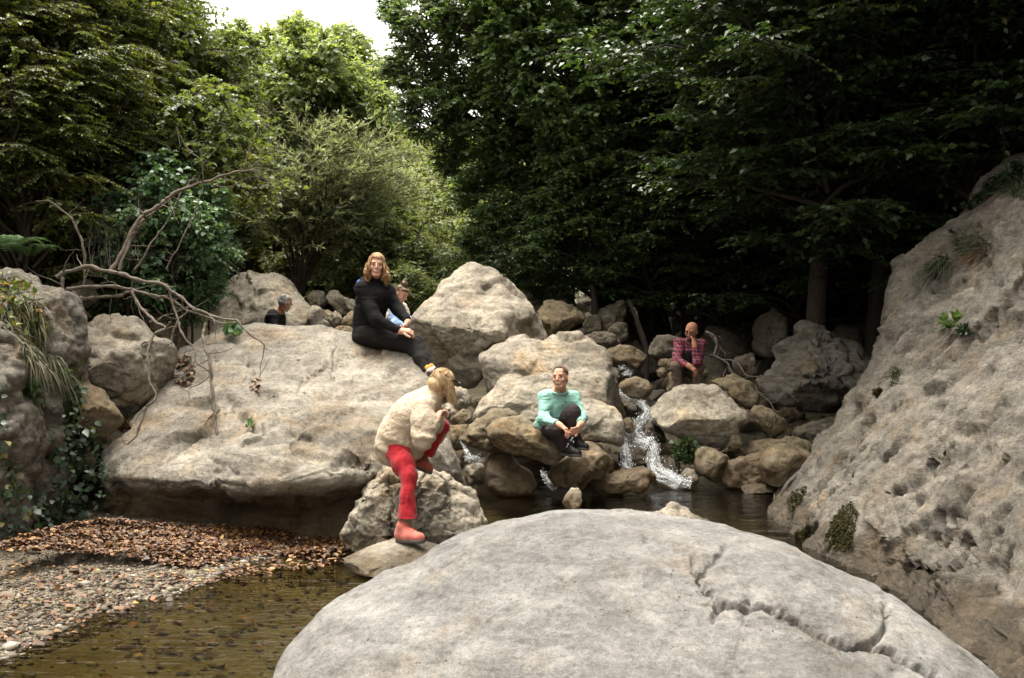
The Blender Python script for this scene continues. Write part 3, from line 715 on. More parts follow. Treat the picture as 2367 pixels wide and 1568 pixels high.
rk('grey_boulder', RD, [(498, 730), (512, 670), (540, 640), (575, 628), (605, 635), (640, 632), (670, 650), (690, 680), (720, 712), (760, 752), (775, 785), (700, 815), (560, 810), (500, 790)], 15.8, 'lime', 'smooth light grey boulder behind the grey-haired woman', depth=.8, lean=.5, facets=2, amp=.04)
rk('boulder_skirt', R2, [(770, 530), (850, 520), (880, 590), (930, 680), (945, 730), (850, 740), (780, 640)], 15.2, 'lime', 'low sloping foot of rock beside the light grey boulder')
for pts, d, lab in [
    ([(738, 445), (790, 400), (850, 395), (892, 440), (870, 505), (800, 510)], 16.6, 'pale rounded stone next to the willow stems'),
    ([(888, 425), (950, 398), (1020, 440), (1062, 530), (1010, 565), (950, 515)], 16.2, 'pale sloping stone between willow and the woman in black'),
    ([(1020, 450), (1090, 448), (1130, 540), (1080, 570)], 16.0, 'pale stone half hidden by the woman in black\'s back'),
    ([(858, 565), (910, 528), (942, 570), (910, 615)], 15.3, 'small dark grey stone under the pale sloping stone'),
    ([(918, 585), (970, 548), (1012, 590), (980, 635), (920, 645)], 15.1, 'small cream stone between the dark grey and brown stones'),
    ([(988, 625), (1030, 570), (1090, 548), (1125, 600), (1115, 675), (1030, 660)], 14.9, 'round brown stone behind the woman in black\'s waist'),
    ([(938, 695), (1000, 653), (1090, 668), (1120, 705), (1000, 735), (950, 728)], 14.4, 'flat layered stone showing above the huge boulder\'s top edge'),
    ([(878, 325), (960, 258), (1060, 278), (1085, 385), (980, 410), (895, 390)], 18.5, 'tan boulder behind the willow stems')]:
    rk('background_stone', R2, pts, d, 'lime' if 'pale' in lab or 'cream' in lab else 'brown', lab)
rk('perch_rock', R3, [(245, 830), (330, 760), (420, 785), (500, 860), (600, 870), (650, 832), (750, 830), (830, 880), (920, 930), (1000, 1010), (1042, 1100), (1062, 1190), (1010, 1260), (900, 1310), (700, 1350), (450, 1370), (250, 1370), (105, 1320), (85, 1235), (128, 1100), (195, 950)], 7.55, 'lime', 'knobbly pale rock that the woman in red trousers perches on', depth=.75, lean=.5, facets=4, amp=.075, dens=1.4, strata=.08, cuts=[((-.45, -.85, .1), .78), ((.35, -.85, .25), .8)],
   cracks=[(conv(R3, [(800, 930), (830, 1000), (800, 1060), (710, 1120), (660, 1220)]), 4, .04), (conv(R3, [(420, 960), (440, 1080), (420, 1200), (440, 1280)]), 5, .05), (conv(R3, [(650, 830), (640, 1000), (620, 1150)]), 4, .03)])
rk('stepping_stone', R3, [(115, 1430), (250, 1358), (400, 1308), (560, 1302), (700, 1308), (775, 1360), (720, 1430), (560, 1500), (350, 1530), (170, 1490)], 6.85, 'lime', 'flat pale stepping stone under the red hiking shoe', depth=1.1, lean=1.3, facets=1, amp=.04, e=.6)
# left bank
rk('overhanging_rock', R1, [(-160, 120), (40, 80), (140, 122), (230, 178), (312, 232), (335, 300), (358, 400), (368, 500), (345, 600), (345, 720), (330, 880), (290, 1080), (270, 1300), (230, 1540), (60, 1600), (-200, 1600), (-260, 800)], 7.75, 'cliff', 'big overhanging rock with grass and ivy on the left bank', depth=.7, lean=.2, facets=4, amp=.06, cuts=[((.5, -.8, .3), .8)])
rk('near_outcrop', R1, [(-200, 420), (30, 465), (92, 540), (128, 620), (122, 690), (95, 750), (132, 830), (165, 950), (145, 1100), (110, 1280), (90, 1480), (20, 1580), (-200, 1600), (-260, 1000)], 7.0, 'cliff', 'bulging dark outcrop in front of the overhanging rock', depth=.7, lean=.2, facets=3, amp=.07)
rk('wedged_boulder', R1, [(363, 520), (400, 430), (450, 368), (520, 338), (600, 358), (700, 410), (770, 460), (862, 500), (882, 555), (862, 640), (800, 720), (725, 785), (640, 862), (560, 805), (470, 725), (400, 655), (368, 600)], 8.75, 'lime', 'angular boulder with a flat top wedged above the huge boulder\'s left end', depth=.85, lean=.45, facets=6, amp=.07, strata=.2, cuts=[((.1, -.45, .9), .72), ((.2, -.85, -.5), .68)])
rk('oblong_stone', R1, [(325, 625), (352, 598), (412, 690), (442, 708), (500, 738), (562, 820), (612, 912), (592, 955), (530, 1000), (458, 1005), (415, 910), (392, 800), (338, 725)], 8.0, 'brown', 'oblong stone leaning below the wedged angular boulder', depth=.8, facets=3, amp=.05)
rk('hollow_rock', R1, [(300, 760), (480, 900), (565, 1010), (550, 1200), (548, 1450), (500, 1560), (300, 1580), (40, 1580), (40, 1100), (180, 860)], 8.45, 'shade', 'dark rock added to blacken the back of the ivy hollow', depth=.3, lean=-.5, facets=3)  # added dark mass: makes the shaded hollow read black
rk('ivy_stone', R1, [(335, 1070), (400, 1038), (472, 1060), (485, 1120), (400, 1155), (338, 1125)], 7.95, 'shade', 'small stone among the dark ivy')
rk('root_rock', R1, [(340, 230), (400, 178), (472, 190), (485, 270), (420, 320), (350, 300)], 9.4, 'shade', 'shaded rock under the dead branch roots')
rk('back_rock', R1, [(720, 350), (800, 330), (900, 360), (940, 440), (940, 560), (880, 600), (800, 500)], 10.2, 'brown', 'shaded rock behind the hanging dead branches')
rk('toe_stone', R3, [(330, 1300), (380, 1270), (430, 1290), (420, 1340), (350, 1350)], 7.2, 'brown', 'little pebbly stone beside the heel of the red hiking shoe')
# dry scree and stones in the forest shade: look-alikes
rngS = np.random.default_rng(5)
scree = []
def add_stone(x, y, r, m, name, label, group, sink=.25):
    k = int(rngS.integers(0, 6))
    o = bpy.data.objects.new(name, SCREE[k, m])
    COL.objects.link(o)
    o.location = (x, y, gz_at(x, y) - r * sink)
    o.rotation_euler = (rngS.uniform(-.4, .4), rngS.uniform(-.4, .4), rngS.uniform(0, 6.28))
    o.scale = (r * rngS.uniform(.8, 1.4), r * rngS.uniform(.8, 1.3), r * rngS.uniform(.6, 1.0))
    return tag(o, label, 'stone', group)
SCREE = {}
import bmesh
def ico(n):
    bm = bmesh.new(); bmesh.ops.create_icosphere(bm, subdivisions=n, radius=1)
    V = np.array([v.co[:] for v in bm.verts]); Fc = np.array([[v.index for v in f.verts] for f in bm.faces]); bm.free()
    return V, Fc
IV, IF = ico(4)
def unit_(v): return v / np.linalg.norm(v, axis=1, keepdims=True)
for k in range(6):
    V = IV.copy(); r_ = np.random.default_rng(60 + k)
    for _ in range(11):
        n = r_.normal(size=3); n /= np.linalg.norm(n); lim = r_.uniform(.62, .9)
        h = V @ n
        V = V - n * (np.logaddexp(0, (h - lim) / .012) * .012)[:, None]
    V = mosaic(V, unit_(V), 2.0, 90 + k, 24, .2, .012)
    V = rock_noise(V, [IF], 2.0, .05, 90 + k)
    for mm in ('shade', 'brown', 'wetrock'):
        me = np_mesh('stone', V + [0, 0, .6], [IF]); smooth(me); me.materials.append(M[mm]); SCREE[k, mm] = me
for i in range(150):
    y = rngS.uniform(13.2, 22)
    px = rngS.uniform(1250, 2080)
    x = (px - CX) / F * y
    add_stone(x, y, rngS.uniform(.14, .5) * (y / 16), 'shade', 'scree_stone', 'jagged grey stone in the shaded scree under the forest trees', 'stones of the shaded scree')
for i in range(46):
    y = rngS.uniform(10.6, 13.6); px = rngS.uniform(1400, 1980); x = (px - CX) / F * y
    add_stone(x, y, rngS.uniform(.10, .26), 'wetrock' if px < 1560 else 'brown', 'stream_stone', 'brown stone filling a gap between the stream boulders', 'stones in the gaps of the stream boulders', .5)
for i in range(30):
    y = rngS.uniform(10.6, 12.2); px = rngS.uniform(1040, 1400); x = (px - CX) / F * y
    add_stone(x, y, rngS.uniform(.10, .22), 'brown', 'gap_stone', 'brown stone in the gap behind the sweater man\'s boulders', 'stones behind the sweater man\'s boulders', .6)
for i in range(40):
    y = rngS.uniform(13.5, 20); px = rngS.uniform(690, 1000); x = (px - CX) / F * y
    add_stone(x, y, rngS.uniform(.15, .4), 'brown', 'bank_stone', 'tan stone on the bank behind the woman in black', 'stones on the bank behind the woman in black', .3)
# ------------------------------------------------------------------ vegetation
def unit(v): return v / (np.linalg.norm(v, axis=-1, keepdims=True) + 1e-9)
LEAF = {}
def _leafshape(outline, fold=.12, droop=.15):
    """outline: right half points (x, y) from base to tip; mirrored; midrib folded"""
    o = np.array(outline, float)
    n = len(o)
    mid = np.column_stack([np.zeros(n), o[:, 1], -droop * o[:, 1] ** 2])
    R_ = np.column_stack([o[:, 0], o[:, 1], fold * o[:, 0] * 2 - droop * o[:, 1] ** 2])
    L_ = R_ * [-1, 1, 1]
    return mid, R_, L_
def make_leaf(kind):
    if kind == 'ovate':      # 5 verts, 2 quads
        V = np.array([(0, 0, 0), (.33, .42, .09), (0, 1, -.14), (-.33, .42, .09), (0, .5, -.02)], float)
        return V, np.array([(0, 1, 2, 4), (0, 4, 2, 3)])
    if kind == 'broad':
        V = np.array([(0, 0, 0), (.40, .18, .08), (.36, .6, .06), (0, 1, -.2), (-.36, .6, .06), (-.40, .18, .08), (0, .55, -.03)], float)
        return V, np.array([(0, 1, 2, 6), (6, 2, 3, 4), (0, 6, 4, 5)])
    if kind == 'narrow':
        V = np.array([(0, 0, 0), (.13, .4, .02), (0, 1, -.2), (-.13, .4, .02)], float)
        return V, np.array([(0, 1, 2, 3)])
    if kind == 'maple':
        pts = [(0, 0), (.30, -.05), (.22, .18), (.55, .30), (.34, .48), (.40, .72), (.16, .68), (0, 1.0), (-.16, .68), (-.40, .72), (-.34, .48), (-.55, .30), (-.22, .18), (-.30, -.05)]
        V = np.array([(x, y, .10 * abs(x) - .15 * y * y) for x, y in pts] + [(0, .35, -.03)], float)
        c = len(pts)
        return V, np.array([(c, i, (i + 1) % c) for i in range(c)])
for k_ in ('ovate', 'broad', 'narrow', 'maple'): LEAF[k_] = make_leaf(k_)

def leaves_mesh(name, pos, direc, normal, size, var, kind, m):
    LV, LF = LEAF[kind]
    y = unit(direc); x = unit(np.cross(y, normal)); z = np.cross(x, y)
    V = pos[:, None] + size[:, None, None] * (LV[None, :, 0:1] * x[:, None] + LV[None, :, 1:2] * y[:, None] + LV[None, :, 2:3] * z[:, None])
    n, k = len(pos), len(LV)
    Fc = (LF[None] + (np.arange(n) * k)[:, None, None]).reshape(-1, LF.shape[1])
    me = np_mesh(name, V.reshape(-1, 3), [Fc])
    at_ = me.attributes.new('v', 'FLOAT', 'POINT')
    at_.data.foreach_set('value', np.repeat(var, k).astype(np.float32))
    me.materials.append(m)
    return me

def tubes(paths, sides=6):
    """paths: list of (pts (n,3), radii (n,)) -> V, quads"""
    Vs, Fs, o = [], [], 0
    for P, r in paths:
        P = np.asarray(P, float); n = len(P)
        T = unit(np.gradient(P, axis=0))
        ref = np.tile(np.array([[.31, .22, .93]]), (n, 1))
        ref[np.abs((T * ref).sum(1)) > .93] = [1, 0, 0]
        A = unit(np.cross(T, ref)); B = np.cross(T, A)
        th = np.linspace(0, 2 * math.pi, sides, endpoint=False)
        ring = P[:, None] + np.asarray(r)[:, None, None] * (np.cos(th)[None, :, None] * A[:, None] + np.sin(th)[None, :, None] * B[:, None])
        Vs.append(ring.reshape(-1, 3))
        i = np.arange(n - 1)[:, None] * sides; j = np.arange(sides)[None]
        a = (i + j).ravel(); b = (i + (j + 1) % sides).ravel()
        Fs.append(np.stack([a, b, b + sides, a + sides], 1) + o)
        o += n * sides
    return np.vstack(Vs), np.vstack(Fs)
def tube_mesh(name, paths, m, sides=6):
    V, Q = tubes(paths, sides)
    me = np_mesh(name, V, [Q]); smooth(me); me.materials.append(m)
    return me

def make_tree(seed, H, rad, nb, nt, nl, leaf, L, m, flat=.6, droop=.25, twig=.55, trunk_r=.11, low=-.75, shell=.45, jit=.5, root=4.0, up=0.0, lean=(0, 0)):
    """returns (trunk mesh, crown mesh); origin at the foot of the trunk, crown centre at height H"""
    rng = np.random.default_rng(seed)
    rad = np.array(rad, float)
    C = np.array([lean[0], lean[1], H])
    # branches
    h0 = rng.uniform(low, .7, nb)
    az = rng.uniform(0, 2 * math.pi, nb)
    ee = rng.normal(size=(nb, 3)); ee[:, 2] = ee[:, 2] * .8 + .25
    ee = unit(ee) * rng.uniform(shell, 1.0, nb)[:, None] ** .6
    end = C + ee * rad
    bs = np.column_stack([C[0] * (.5 + .4 * h0) + 0 * h0, C[1] * (.5 + .4 * h0), H + rad[2] * np.minimum(h0, ee[:, 2] - .15).clip(-.95, .8)])
    midp = (bs + end) / 2 + np.column_stack([np.zeros(nb), np.zeros(nb), .12 * rad[2] * np.ones(nb)]) + rng.normal(size=(nb, 3)) * .1
    t = rng.uniform(.30, 1.0, (nb, nt)) ** .8
    def bez(a, b, c, t):
        t = t[..., None]
        return a[:, None] * (1 - t) ** 2 + 2 * b[:, None] * t * (1 - t) + c[:, None] * t ** 2
    tp = bez(bs, midp, end, t)
    td = unit(2 * (1 - t[..., None]) * (midp - bs)[:, None] + 2 * t[..., None] * (end - midp)[:, None])
    rd = rng.normal(size=(nb, nt, 3))
    tw = td * .55 + unit(rd) * .9
    tw[..., 2] = tw[..., 2] * (1 - flat) - droop * .4 + up
    tw = unit(tw).reshape(-1, 3); tp = tp.reshape(-1, 3)
    tl = twig * rng.uniform(.55, 1.3, len(tp))
    s = (np.arange(nl) + .5) / nl
    s = np.clip(s[None] + rng.uniform(-.5, .5, (len(tp), nl)) / nl, 0, 1)
    side = np.where(np.arange(nl) % 2 == 0, 1.0, -1.0)[None, :, None]
    perp = unit(np.cross(tw, np.array([0, 0, 1.0])) + rng.normal(size=tw.shape) * .15)
    pos = tp[:, None] + tw[:, None] * (tl[:, None] * s)[..., None] + np.array([0, 0, -1.0]) * (droop * .5 * (tl[:, None] * s ** 2))[..., None]
    ld = tw[:, None] * .7 + perp[:, None] * side * .8 + rng.normal(size=pos.shape) * .28
    ld[..., 2] -= droop * .7 - up
    pos = pos.reshape(-1, 3); ld = ld.reshape(-1, 3)
    nrm = np.tile([[0, 0, 1.0]], (len(pos), 1)) + rng.normal(size=pos.shape) * jit
    sz = L * rng.uniform(.6, 1.25, len(pos))
    branch_v = np.repeat(rng.uniform(0, 1, nb), nt * nl)
    var = np.clip(.45 * branch_v + .62 * rng.uniform(0, 1, len(pos)) ** 1.3 - .05, 0, 1)
    crown = leaves_mesh('crown', pos, ld, nrm, sz, var, leaf, m)
    # limbs
    paths = []
    for i in range(min(nb, 90)):
        u = np.linspace(0, 1, 7)
        p = bez(bs[i:i + 1], midp[i:i + 1], end[i:i + 1], u[None])[0]
        p = p + rng.normal(size=p.shape) * .02 * np.linalg.norm(end[i] - bs[i])
        paths.append((p, trunk_r * .34 * (1 - .85 * u)))
    V, Q = tubes(paths, 6)
    # fine twigs
    sel = rng.permutation(len(tp))[:2500]
    tpaths = [(np.stack([tp[i], tp[i] + tw[i] * tl[i] * .5, tp[i] + tw[i] * tl[i] - [0, 0, droop * .4 * tl[i]]]), np.array([.008, .005, .002])) for i in sel]
    V2, Q2 = tubes(tpaths, 3)
    tm = np_mesh('branches', np.vstack([V, V2]), [np.vstack([Q, Q2 + len(V)])]); smooth(tm); tm.materials.append(M['bark'])
    return tm, crown

T = {}
T['left1'] = (3.2, make_tree(1, 3.2, (2.3, 2.0, 2.6), 75, 30, 12, 'broad', .085, M['leaf_left'], flat=.45, droop=.35, low=-.95))
T['left2'] = (3.2, make_tree(2, 3.2, (2.1, 2.0, 2.4), 70, 30, 13, 'ovate', .095, M['leaf_left'], flat=.4, droop=.4, low=-.95))
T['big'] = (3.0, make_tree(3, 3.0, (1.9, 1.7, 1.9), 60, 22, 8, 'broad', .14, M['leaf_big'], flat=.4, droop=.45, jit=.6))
T['yellow'] = (3.0, make_tree(4, 3.0, (2.0, 1.8, 2.3), 75, 26, 24, 'ovate', .062, M['leaf_yellow'], flat=.8, droop=.35, twig=.5, low=-.95))
T['right1'] = (3.5, make_tree(5, 3.5, (3.0, 2.6, 2.5), 85, 34, 14, 'ovate', .085, M['leaf_right'], flat=.85, droop=.2, twig=.6))
T['right2'] = (3.5, make_tree(6, 3.5, (2.8, 2.6, 2.2), 80, 34, 14, 'ovate', .095, M['leaf_right'], flat=.88, droop=.15, twig=.65))
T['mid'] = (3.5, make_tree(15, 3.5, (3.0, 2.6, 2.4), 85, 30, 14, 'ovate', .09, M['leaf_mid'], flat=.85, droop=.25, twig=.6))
T['maple'] = (3.0, make_tree(7, 3.0, (2.0, 1.8, 1.9), 55, 18, 8, 'maple', .14, M['leaf_maple'], flat=.6, droop=.4, jit=.5))
T['hill1'] = (3.0, make_tree(8, 3.0, (2.4, 2.2, 2.6), 60, 24, 11, 'ovate', .15, M['leaf_hill'], flat=.3, droop=.2))
T['hill2'] = (2.6, make_tree(9, 2.6, (2.6, 2.4, 2.0), 60, 24, 10, 'ovate', .17, M['leaf_hill'], flat=.3, droop=.2))
T['bush'] = (.9, make_tree(10, .9, (1.2, 1.0, .95), 45, 14, 9, 'broad', .085, M['bush'], flat=.55, droop=.35, twig=.35, trunk_r=.03, low=-.9, root=1.5))
T['palebush'] = (.9, make_tree(12, .9, (1.2, 1.0, .95), 45, 14, 10, 'ovate', .085, M['palebush'], flat=.45, droop=.3, twig=.35, trunk_r=.03, low=-.9, root=1.5))
T['shadebush'] = (.9, make_tree(11, .9, (1.3, 1.1, .9), 45, 15, 9, 'ovate', .08, M['leaf_right'], flat=.7, droop=.25, twig=.35, trunk_r=.03, low=-.9, root=1.5))

def plant_tree(kind, c, s, name, label, group, rz=0.0, stretch=(1, 1, 1), cat='tree', base=None, tr=None):
    """crown centre at c, foot of the trunk at base (x, y) on the ground"""
    H, (tm, cm) = T[kind]
    c = np.asarray(c, float)
    bx, by = base if base is not None else (c[0], c[1])
    g = np.array([bx, by, min(gz_at(bx, by), c[2] - .3) - .15])
    o = empty(name, g, label, cat, group)
    rzc = {'bush': .95, 'shadebush': .9, 'palebush': .95}.get(kind, 2.2) * s
    top = c + [0, 0, .4 * rzc] - g
    k = np.linspace(0, 1, 14)[:, None]
    ctrl = np.array([(c[0] - g[0]) * .25, (c[1] - g[1]) * .25, top[2] * .62])
    P = ctrl * 2 * k * (1 - k) + top * k ** 2
    P = P + np.column_stack([np.sin(k * 9 + c[0]), np.cos(k * 7 + c[1]), 0 * k]) * .05 * s * np.sin(k * 3.14)
    r0 = tr if tr is not None else (.04 if cat != 'tree' else .12) * s
    link('trunk', tube_mesh('trunk', [(P, r0 * (1.25 - k[:, 0] * 1.05))], M['bark'], 8), None, o)
    for nm, me in (('branches', tm), ('crown', cm)):
        ch = link(nm, me, None, o)
        ch.location = c - g - np.array([0, 0, H * s * stretch[2]])
        ch.rotation_euler = (0, 0, rz); ch.scale = (s * stretch[0], s * stretch[1], s * stretch[2])
    return o
def grow(kind, px, py, d, s=1.0, name='tree', label='', group=None, rz=None, stretch=(1, 1, 1), cat='tree', shift=(0, 0), tr=None):
    """crown centre in line with (px, py) at distance d"""
    c = at(px, py, d)
    return plant_tree(kind, c, s, name, label, group, grow.r.uniform(0, 6.28) if rz is None else rz, stretch, cat, (c[0] + shift[0], c[1] + shift[1]), tr)
grow.r = random.Random(4)

# left bank, near thicket to tall trees
G = 'broadleaf trees of the left bank'
for px, py, d, s, k in [(320, 540, 12.0, .50, 'left1'), (400, 400, 13.5, .50, 'left2'), (330, 420, 11.5, .72, 'left1'), (420, 300, 13.0, .6, 'left2'),
                        (500, 380, 18.0, .62, 'left1'), (300, 200, 12.5, .8, 'left2'), (280, 90, 14.0, .62, 'left1'), (180, 60, 12.0, .8, 'left2'), (390, 210, 17.5, .55, 'left1'),
                        (120, 560, 11.0, .7, 'left1'), (230, 640, 12.0, .6, 'left2'), (540, 560, 22.0, .6, 'left2'), (640, 520, 23.0, .6, 'left1'), (40, 300, 13.5, .9, 'left1'), (150, 330, 15.5, 1.1, 'left2'), (350, 480, 18, 1.0, 'left1'), (180, -120, 14, .9, 'left2'), (240, -60, 17.5, .9, 'left1')]:
    grow(k, px, py, d, s, 'broadleaf_tree', 'green broadleaf tree of the dense thicket on the left bank', G, shift=(-.8, .5))
G = 'yellowish feathery trees on the left bank'
for px, py, d, s in [(120, 250, 10.0, .62), (60, 420, 9.5, .6), (200, 430, 10.5, .55), (20, 120, 10.0, .6), (150, 90, 11.0, .7), (250, 330, 11.2, .5)]:
    grow('yellow', px, py, d, s, 'ash_tree', 'yellowish green feathery tree leaning over the left bank', G, shift=(-1.0, .8))
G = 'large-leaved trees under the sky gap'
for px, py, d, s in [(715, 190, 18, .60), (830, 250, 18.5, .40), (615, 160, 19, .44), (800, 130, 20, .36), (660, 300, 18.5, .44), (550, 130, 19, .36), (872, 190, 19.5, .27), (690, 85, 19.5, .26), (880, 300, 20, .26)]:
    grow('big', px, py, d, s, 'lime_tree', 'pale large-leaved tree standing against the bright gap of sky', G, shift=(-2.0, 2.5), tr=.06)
for px, py, d, s in [(400, 560, 9.9, .62), (440, 610, 10.4, .45), (350, 490, 10.3, .7), (430, 530, 11.2, .55), (290, 590, 10.2, .6), (430, 690, 10.3, .32), (480, 590, 10.9, .36)]:
    grow('bush', px, py, d, s, 'shrub', 'pale green broad-leaved shrub behind the dead branch', 'pale green shrubs behind the dead branch', cat='shrub')

# right forest
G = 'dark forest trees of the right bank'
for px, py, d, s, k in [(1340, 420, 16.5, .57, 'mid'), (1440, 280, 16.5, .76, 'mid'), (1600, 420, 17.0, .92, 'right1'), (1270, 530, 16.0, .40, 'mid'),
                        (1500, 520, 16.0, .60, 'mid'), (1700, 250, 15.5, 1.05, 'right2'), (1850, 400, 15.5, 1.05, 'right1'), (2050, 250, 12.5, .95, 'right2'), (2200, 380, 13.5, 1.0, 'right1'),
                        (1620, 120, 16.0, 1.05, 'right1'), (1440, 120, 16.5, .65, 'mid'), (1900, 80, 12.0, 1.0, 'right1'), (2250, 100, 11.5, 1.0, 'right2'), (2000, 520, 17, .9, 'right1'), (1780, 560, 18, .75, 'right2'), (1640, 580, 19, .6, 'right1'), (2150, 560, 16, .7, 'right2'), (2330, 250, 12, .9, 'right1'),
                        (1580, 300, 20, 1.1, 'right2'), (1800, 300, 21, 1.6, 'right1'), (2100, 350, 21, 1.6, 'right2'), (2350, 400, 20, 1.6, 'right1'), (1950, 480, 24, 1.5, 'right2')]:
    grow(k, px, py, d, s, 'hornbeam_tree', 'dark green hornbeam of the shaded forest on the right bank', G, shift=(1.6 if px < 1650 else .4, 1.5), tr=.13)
G = 'maples reaching over the stream'
for px, py, d, s in [(985, 60, 15.8, 0.37), (1200, 40, 15.0, 0.47), (1310, 170, 15.0, 0.53), (1000, 250, 15.8, 0.33), (1130, 270, 16.0, 0.47), (1050, 345, 16.3, 0.25), (1250, -60, 15.5, 0.62), (930, 165, 16.5, 0.21), (905, 20, 16.4, 0.18), (1230, 380, 16.4, 0.44), (1080, 30, 15.4, 0.37), (1040, 175, 16.0, 0.25), (1150, 150, 15.6, 0.32), (1100, 420, 17.0, 0.29), (1150, 500, 15.6, .26), (1235, 590, 15.0, .22), (1300, 470, 15.2, .32), (1410, 560, 15.6, .34), (1090, 560, 16.4, .16), (1340, 330, 15.0, .36), (1500, 430, 15.2, .36), (1200, 200, 15.0, .30)]:
    grow('maple', px, py, d, s, 'maple_tree', 'dark lobed-leaf maple reaching over the stream from the right bank', G, shift=(3.2, 2.2), tr=.06)
G = 'understory bushes of the right forest'
for px, py, d, s in [(1190, 600, 15.0, .45), (1280, 640, 15.5, .5), (1130, 560, 17, .45), (1420, 610, 17, .8), (1560, 600, 16.5, .7), (1700, 620, 18, .9), (1900, 620, 19, 1.0), (2030, 600, 16, .9), (1330, 570, 17, .8), (1230, 560, 18, .6), (1420, 690, 16.5, .4), (2150, 480, 14.5, .8), (2290, 380, 13, .8)]:
    grow('shadebush', px, py, d, s, 'forest_bush', 'dark green bush of the forest understory on the right bank', G, cat='bush')
# tall canopy over the right bank and behind the photographer's right shoulder; they shade the forest
G = 'tall canopy trees shading the right bank'
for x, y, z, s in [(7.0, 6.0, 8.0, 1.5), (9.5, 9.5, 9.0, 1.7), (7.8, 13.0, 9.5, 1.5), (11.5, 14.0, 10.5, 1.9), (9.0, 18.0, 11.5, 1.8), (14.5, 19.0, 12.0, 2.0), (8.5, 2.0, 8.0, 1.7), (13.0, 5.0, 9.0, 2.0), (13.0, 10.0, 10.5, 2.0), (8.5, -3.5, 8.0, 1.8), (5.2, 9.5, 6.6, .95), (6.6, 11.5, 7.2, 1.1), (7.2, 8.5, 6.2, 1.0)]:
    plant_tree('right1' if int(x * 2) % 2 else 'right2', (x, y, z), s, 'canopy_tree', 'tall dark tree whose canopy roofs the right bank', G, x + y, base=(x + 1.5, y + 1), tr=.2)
G = 'tall trees beside the stream on the left'
for x, y, z, s in [(-8.5, 8.0, 7.0, 1.4), (-9.5, 3.0, 7.0, 1.5), (-8.5, 12.5, 8.0, 1.2), (-12.0, 15.0, 9.0, 1.6)]:
    plant_tree('left1', (x, y, z), s, 'bank_tree', 'tall broadleaf tree rising over the left bank thicket', G, x + y, base=(x - 1, y))

G = 'unseen trees added behind the photographer'  # out of view, added to cut the sky fill on front faces
for x, y, z, s in [(-9.0, -6.0, 5.0, 1.5), (6.5, -8.5, 5.0, 1.6)]:
    plant_tree('left2', (x, y, z), s, 'bank_tree', 'unseen broadleaf tree added behind the photographer', G, x + y)

# valley slope behind
rngT = np.random.default_rng(31)
G = 'trees on the sunny valley slope'
cnt = 0
for i in range(150):
    y = rngT.uniform(24, 78) if i > 18 else rngT.uniform(20, 26)
    px = rngT.uniform(560, 1350) if y > 40 else rngT.uniform(700, 1180)
    x = (px - CX) / F * y
    if i % 3 == 2 and y > 45: x = (rngT.uniform(300, 1800) - CX) / F * y
    k = 'hill1' if i % 2 else 'hill2'
    s = rngT.uniform(.55, .95) * (1.0 + y / 110)
    if y < 30: s *= .6
    zc = gz_at(x, y) + 1.9 * s
    while 784 - (zc + 2.5 * s - 1.6) / y * F < 285 and s > .2 and 480 < x / y * F + CX < 1130:
        s *= .9; zc = gz_at(x, y) + 1.9 * s
    if s <= .25: continue
    plant_tree(k, (x, y, zc), s, 'slope_tree', 'yellow-green tree on the sunlit slope up the valley', G, rngT.uniform(0, 6.28), (1, 1, rngT.uniform(.8, 1.1)))
shell_rock('pale_cliff', [(940, 440), (985, 415), (1050, 425), (1110, 450), (1120, 490), (1060, 500), (1010, 480), (960, 490)], 52, .8, .4, 'lime', 'pale bare cliff patch on the slope up the valley', seed=900, amp=.1)
shell_rock('brown_cliff', [(1020, 490), (1070, 470), (1110, 480), (1115, 505), (1080, 515)], 40, .8, .4, 'shade', 'small brown cliff below the pale bare cliff patch', seed=901, amp=.1)

# willow bush: many arching stems with narrow leaves
def willow(px, py, d, nst, hgt, spread, seed, label, fan=(-1, 1)):
    rng = np.random.default_rng(seed)
    b = at(px, py, d)
    root = empty('willow_bush', b, label, 'bush', None)
    stems, tips, pos, dr, tw = [], [], [], [], []
    for i in range(nst):
        a = rng.uniform(*fan); q = rng.uniform(-.8, .8)
        h = hgt * rng.uniform(.6, 1.0)
        u = np.linspace(0, 1, 14)
        p = np.column_stack([a * spread * u ** 1.1 + .06 * np.sin(u * 6 + i), q * spread * .6 * u, h * (u - .22 * u ** 3 * abs(a) * 1.4)])
        p += rng.normal(size=p.shape) * .012
        stems.append((p, .022 * rng.uniform(.5, 1.1) * (1 - .9 * u) + .002))
        for k in range(26):
            t = rng.uniform(.3, 1.0)
            s0 = np.array([np.interp(t, u, p[:, c]) for c in range(3)])
            dd = unit(np.array([a * .6 + rng.normal() * .5, rng.normal() * .5, rng.uniform(.1, .9)]))
            l = rng.uniform(.3, .8) * hgt / 2.4
            e = s0 + dd * l + np.array([dd[0] * .2, 0, -.18 * l])
            stems.append((np.stack([s0, (s0 + e) / 2 + [0, 0, .05], e]), np.array([.004, .003, .001])))
            m = 26
            tt = rng.uniform(.1, 1, m)
            pp_ = s0 + (e - s0) * tt[:, None] + np.array([0, 0, .05]) * (4 * tt * (1 - tt))[:, None]
            pos.append(pp_); dr.append(np.tile(dd, (m, 1)) + rng.normal(size=(m, 3)) * .5)
    link('stem', tube_mesh('stem', stems, M['bark'], 5), None, root)
    pos = np.vstack(pos); dr = np.vstack(dr)
    me = leaves_mesh('foliage', pos, dr, rng.normal(size=pos.shape) * .6 + [0, 0, 1], .115 * rng.uniform(.6, 1.3, len(pos)), rng.uniform(0, 1, len(pos)), 'narrow', M['leaf_willow'])
    link('foliage', me, None, root)
    return root
willow(690, 672, 17.0, 30, 3.1, 1.7, 1, 'feathery grey-green willow with many bare arching stems', (-.35, 1.0))
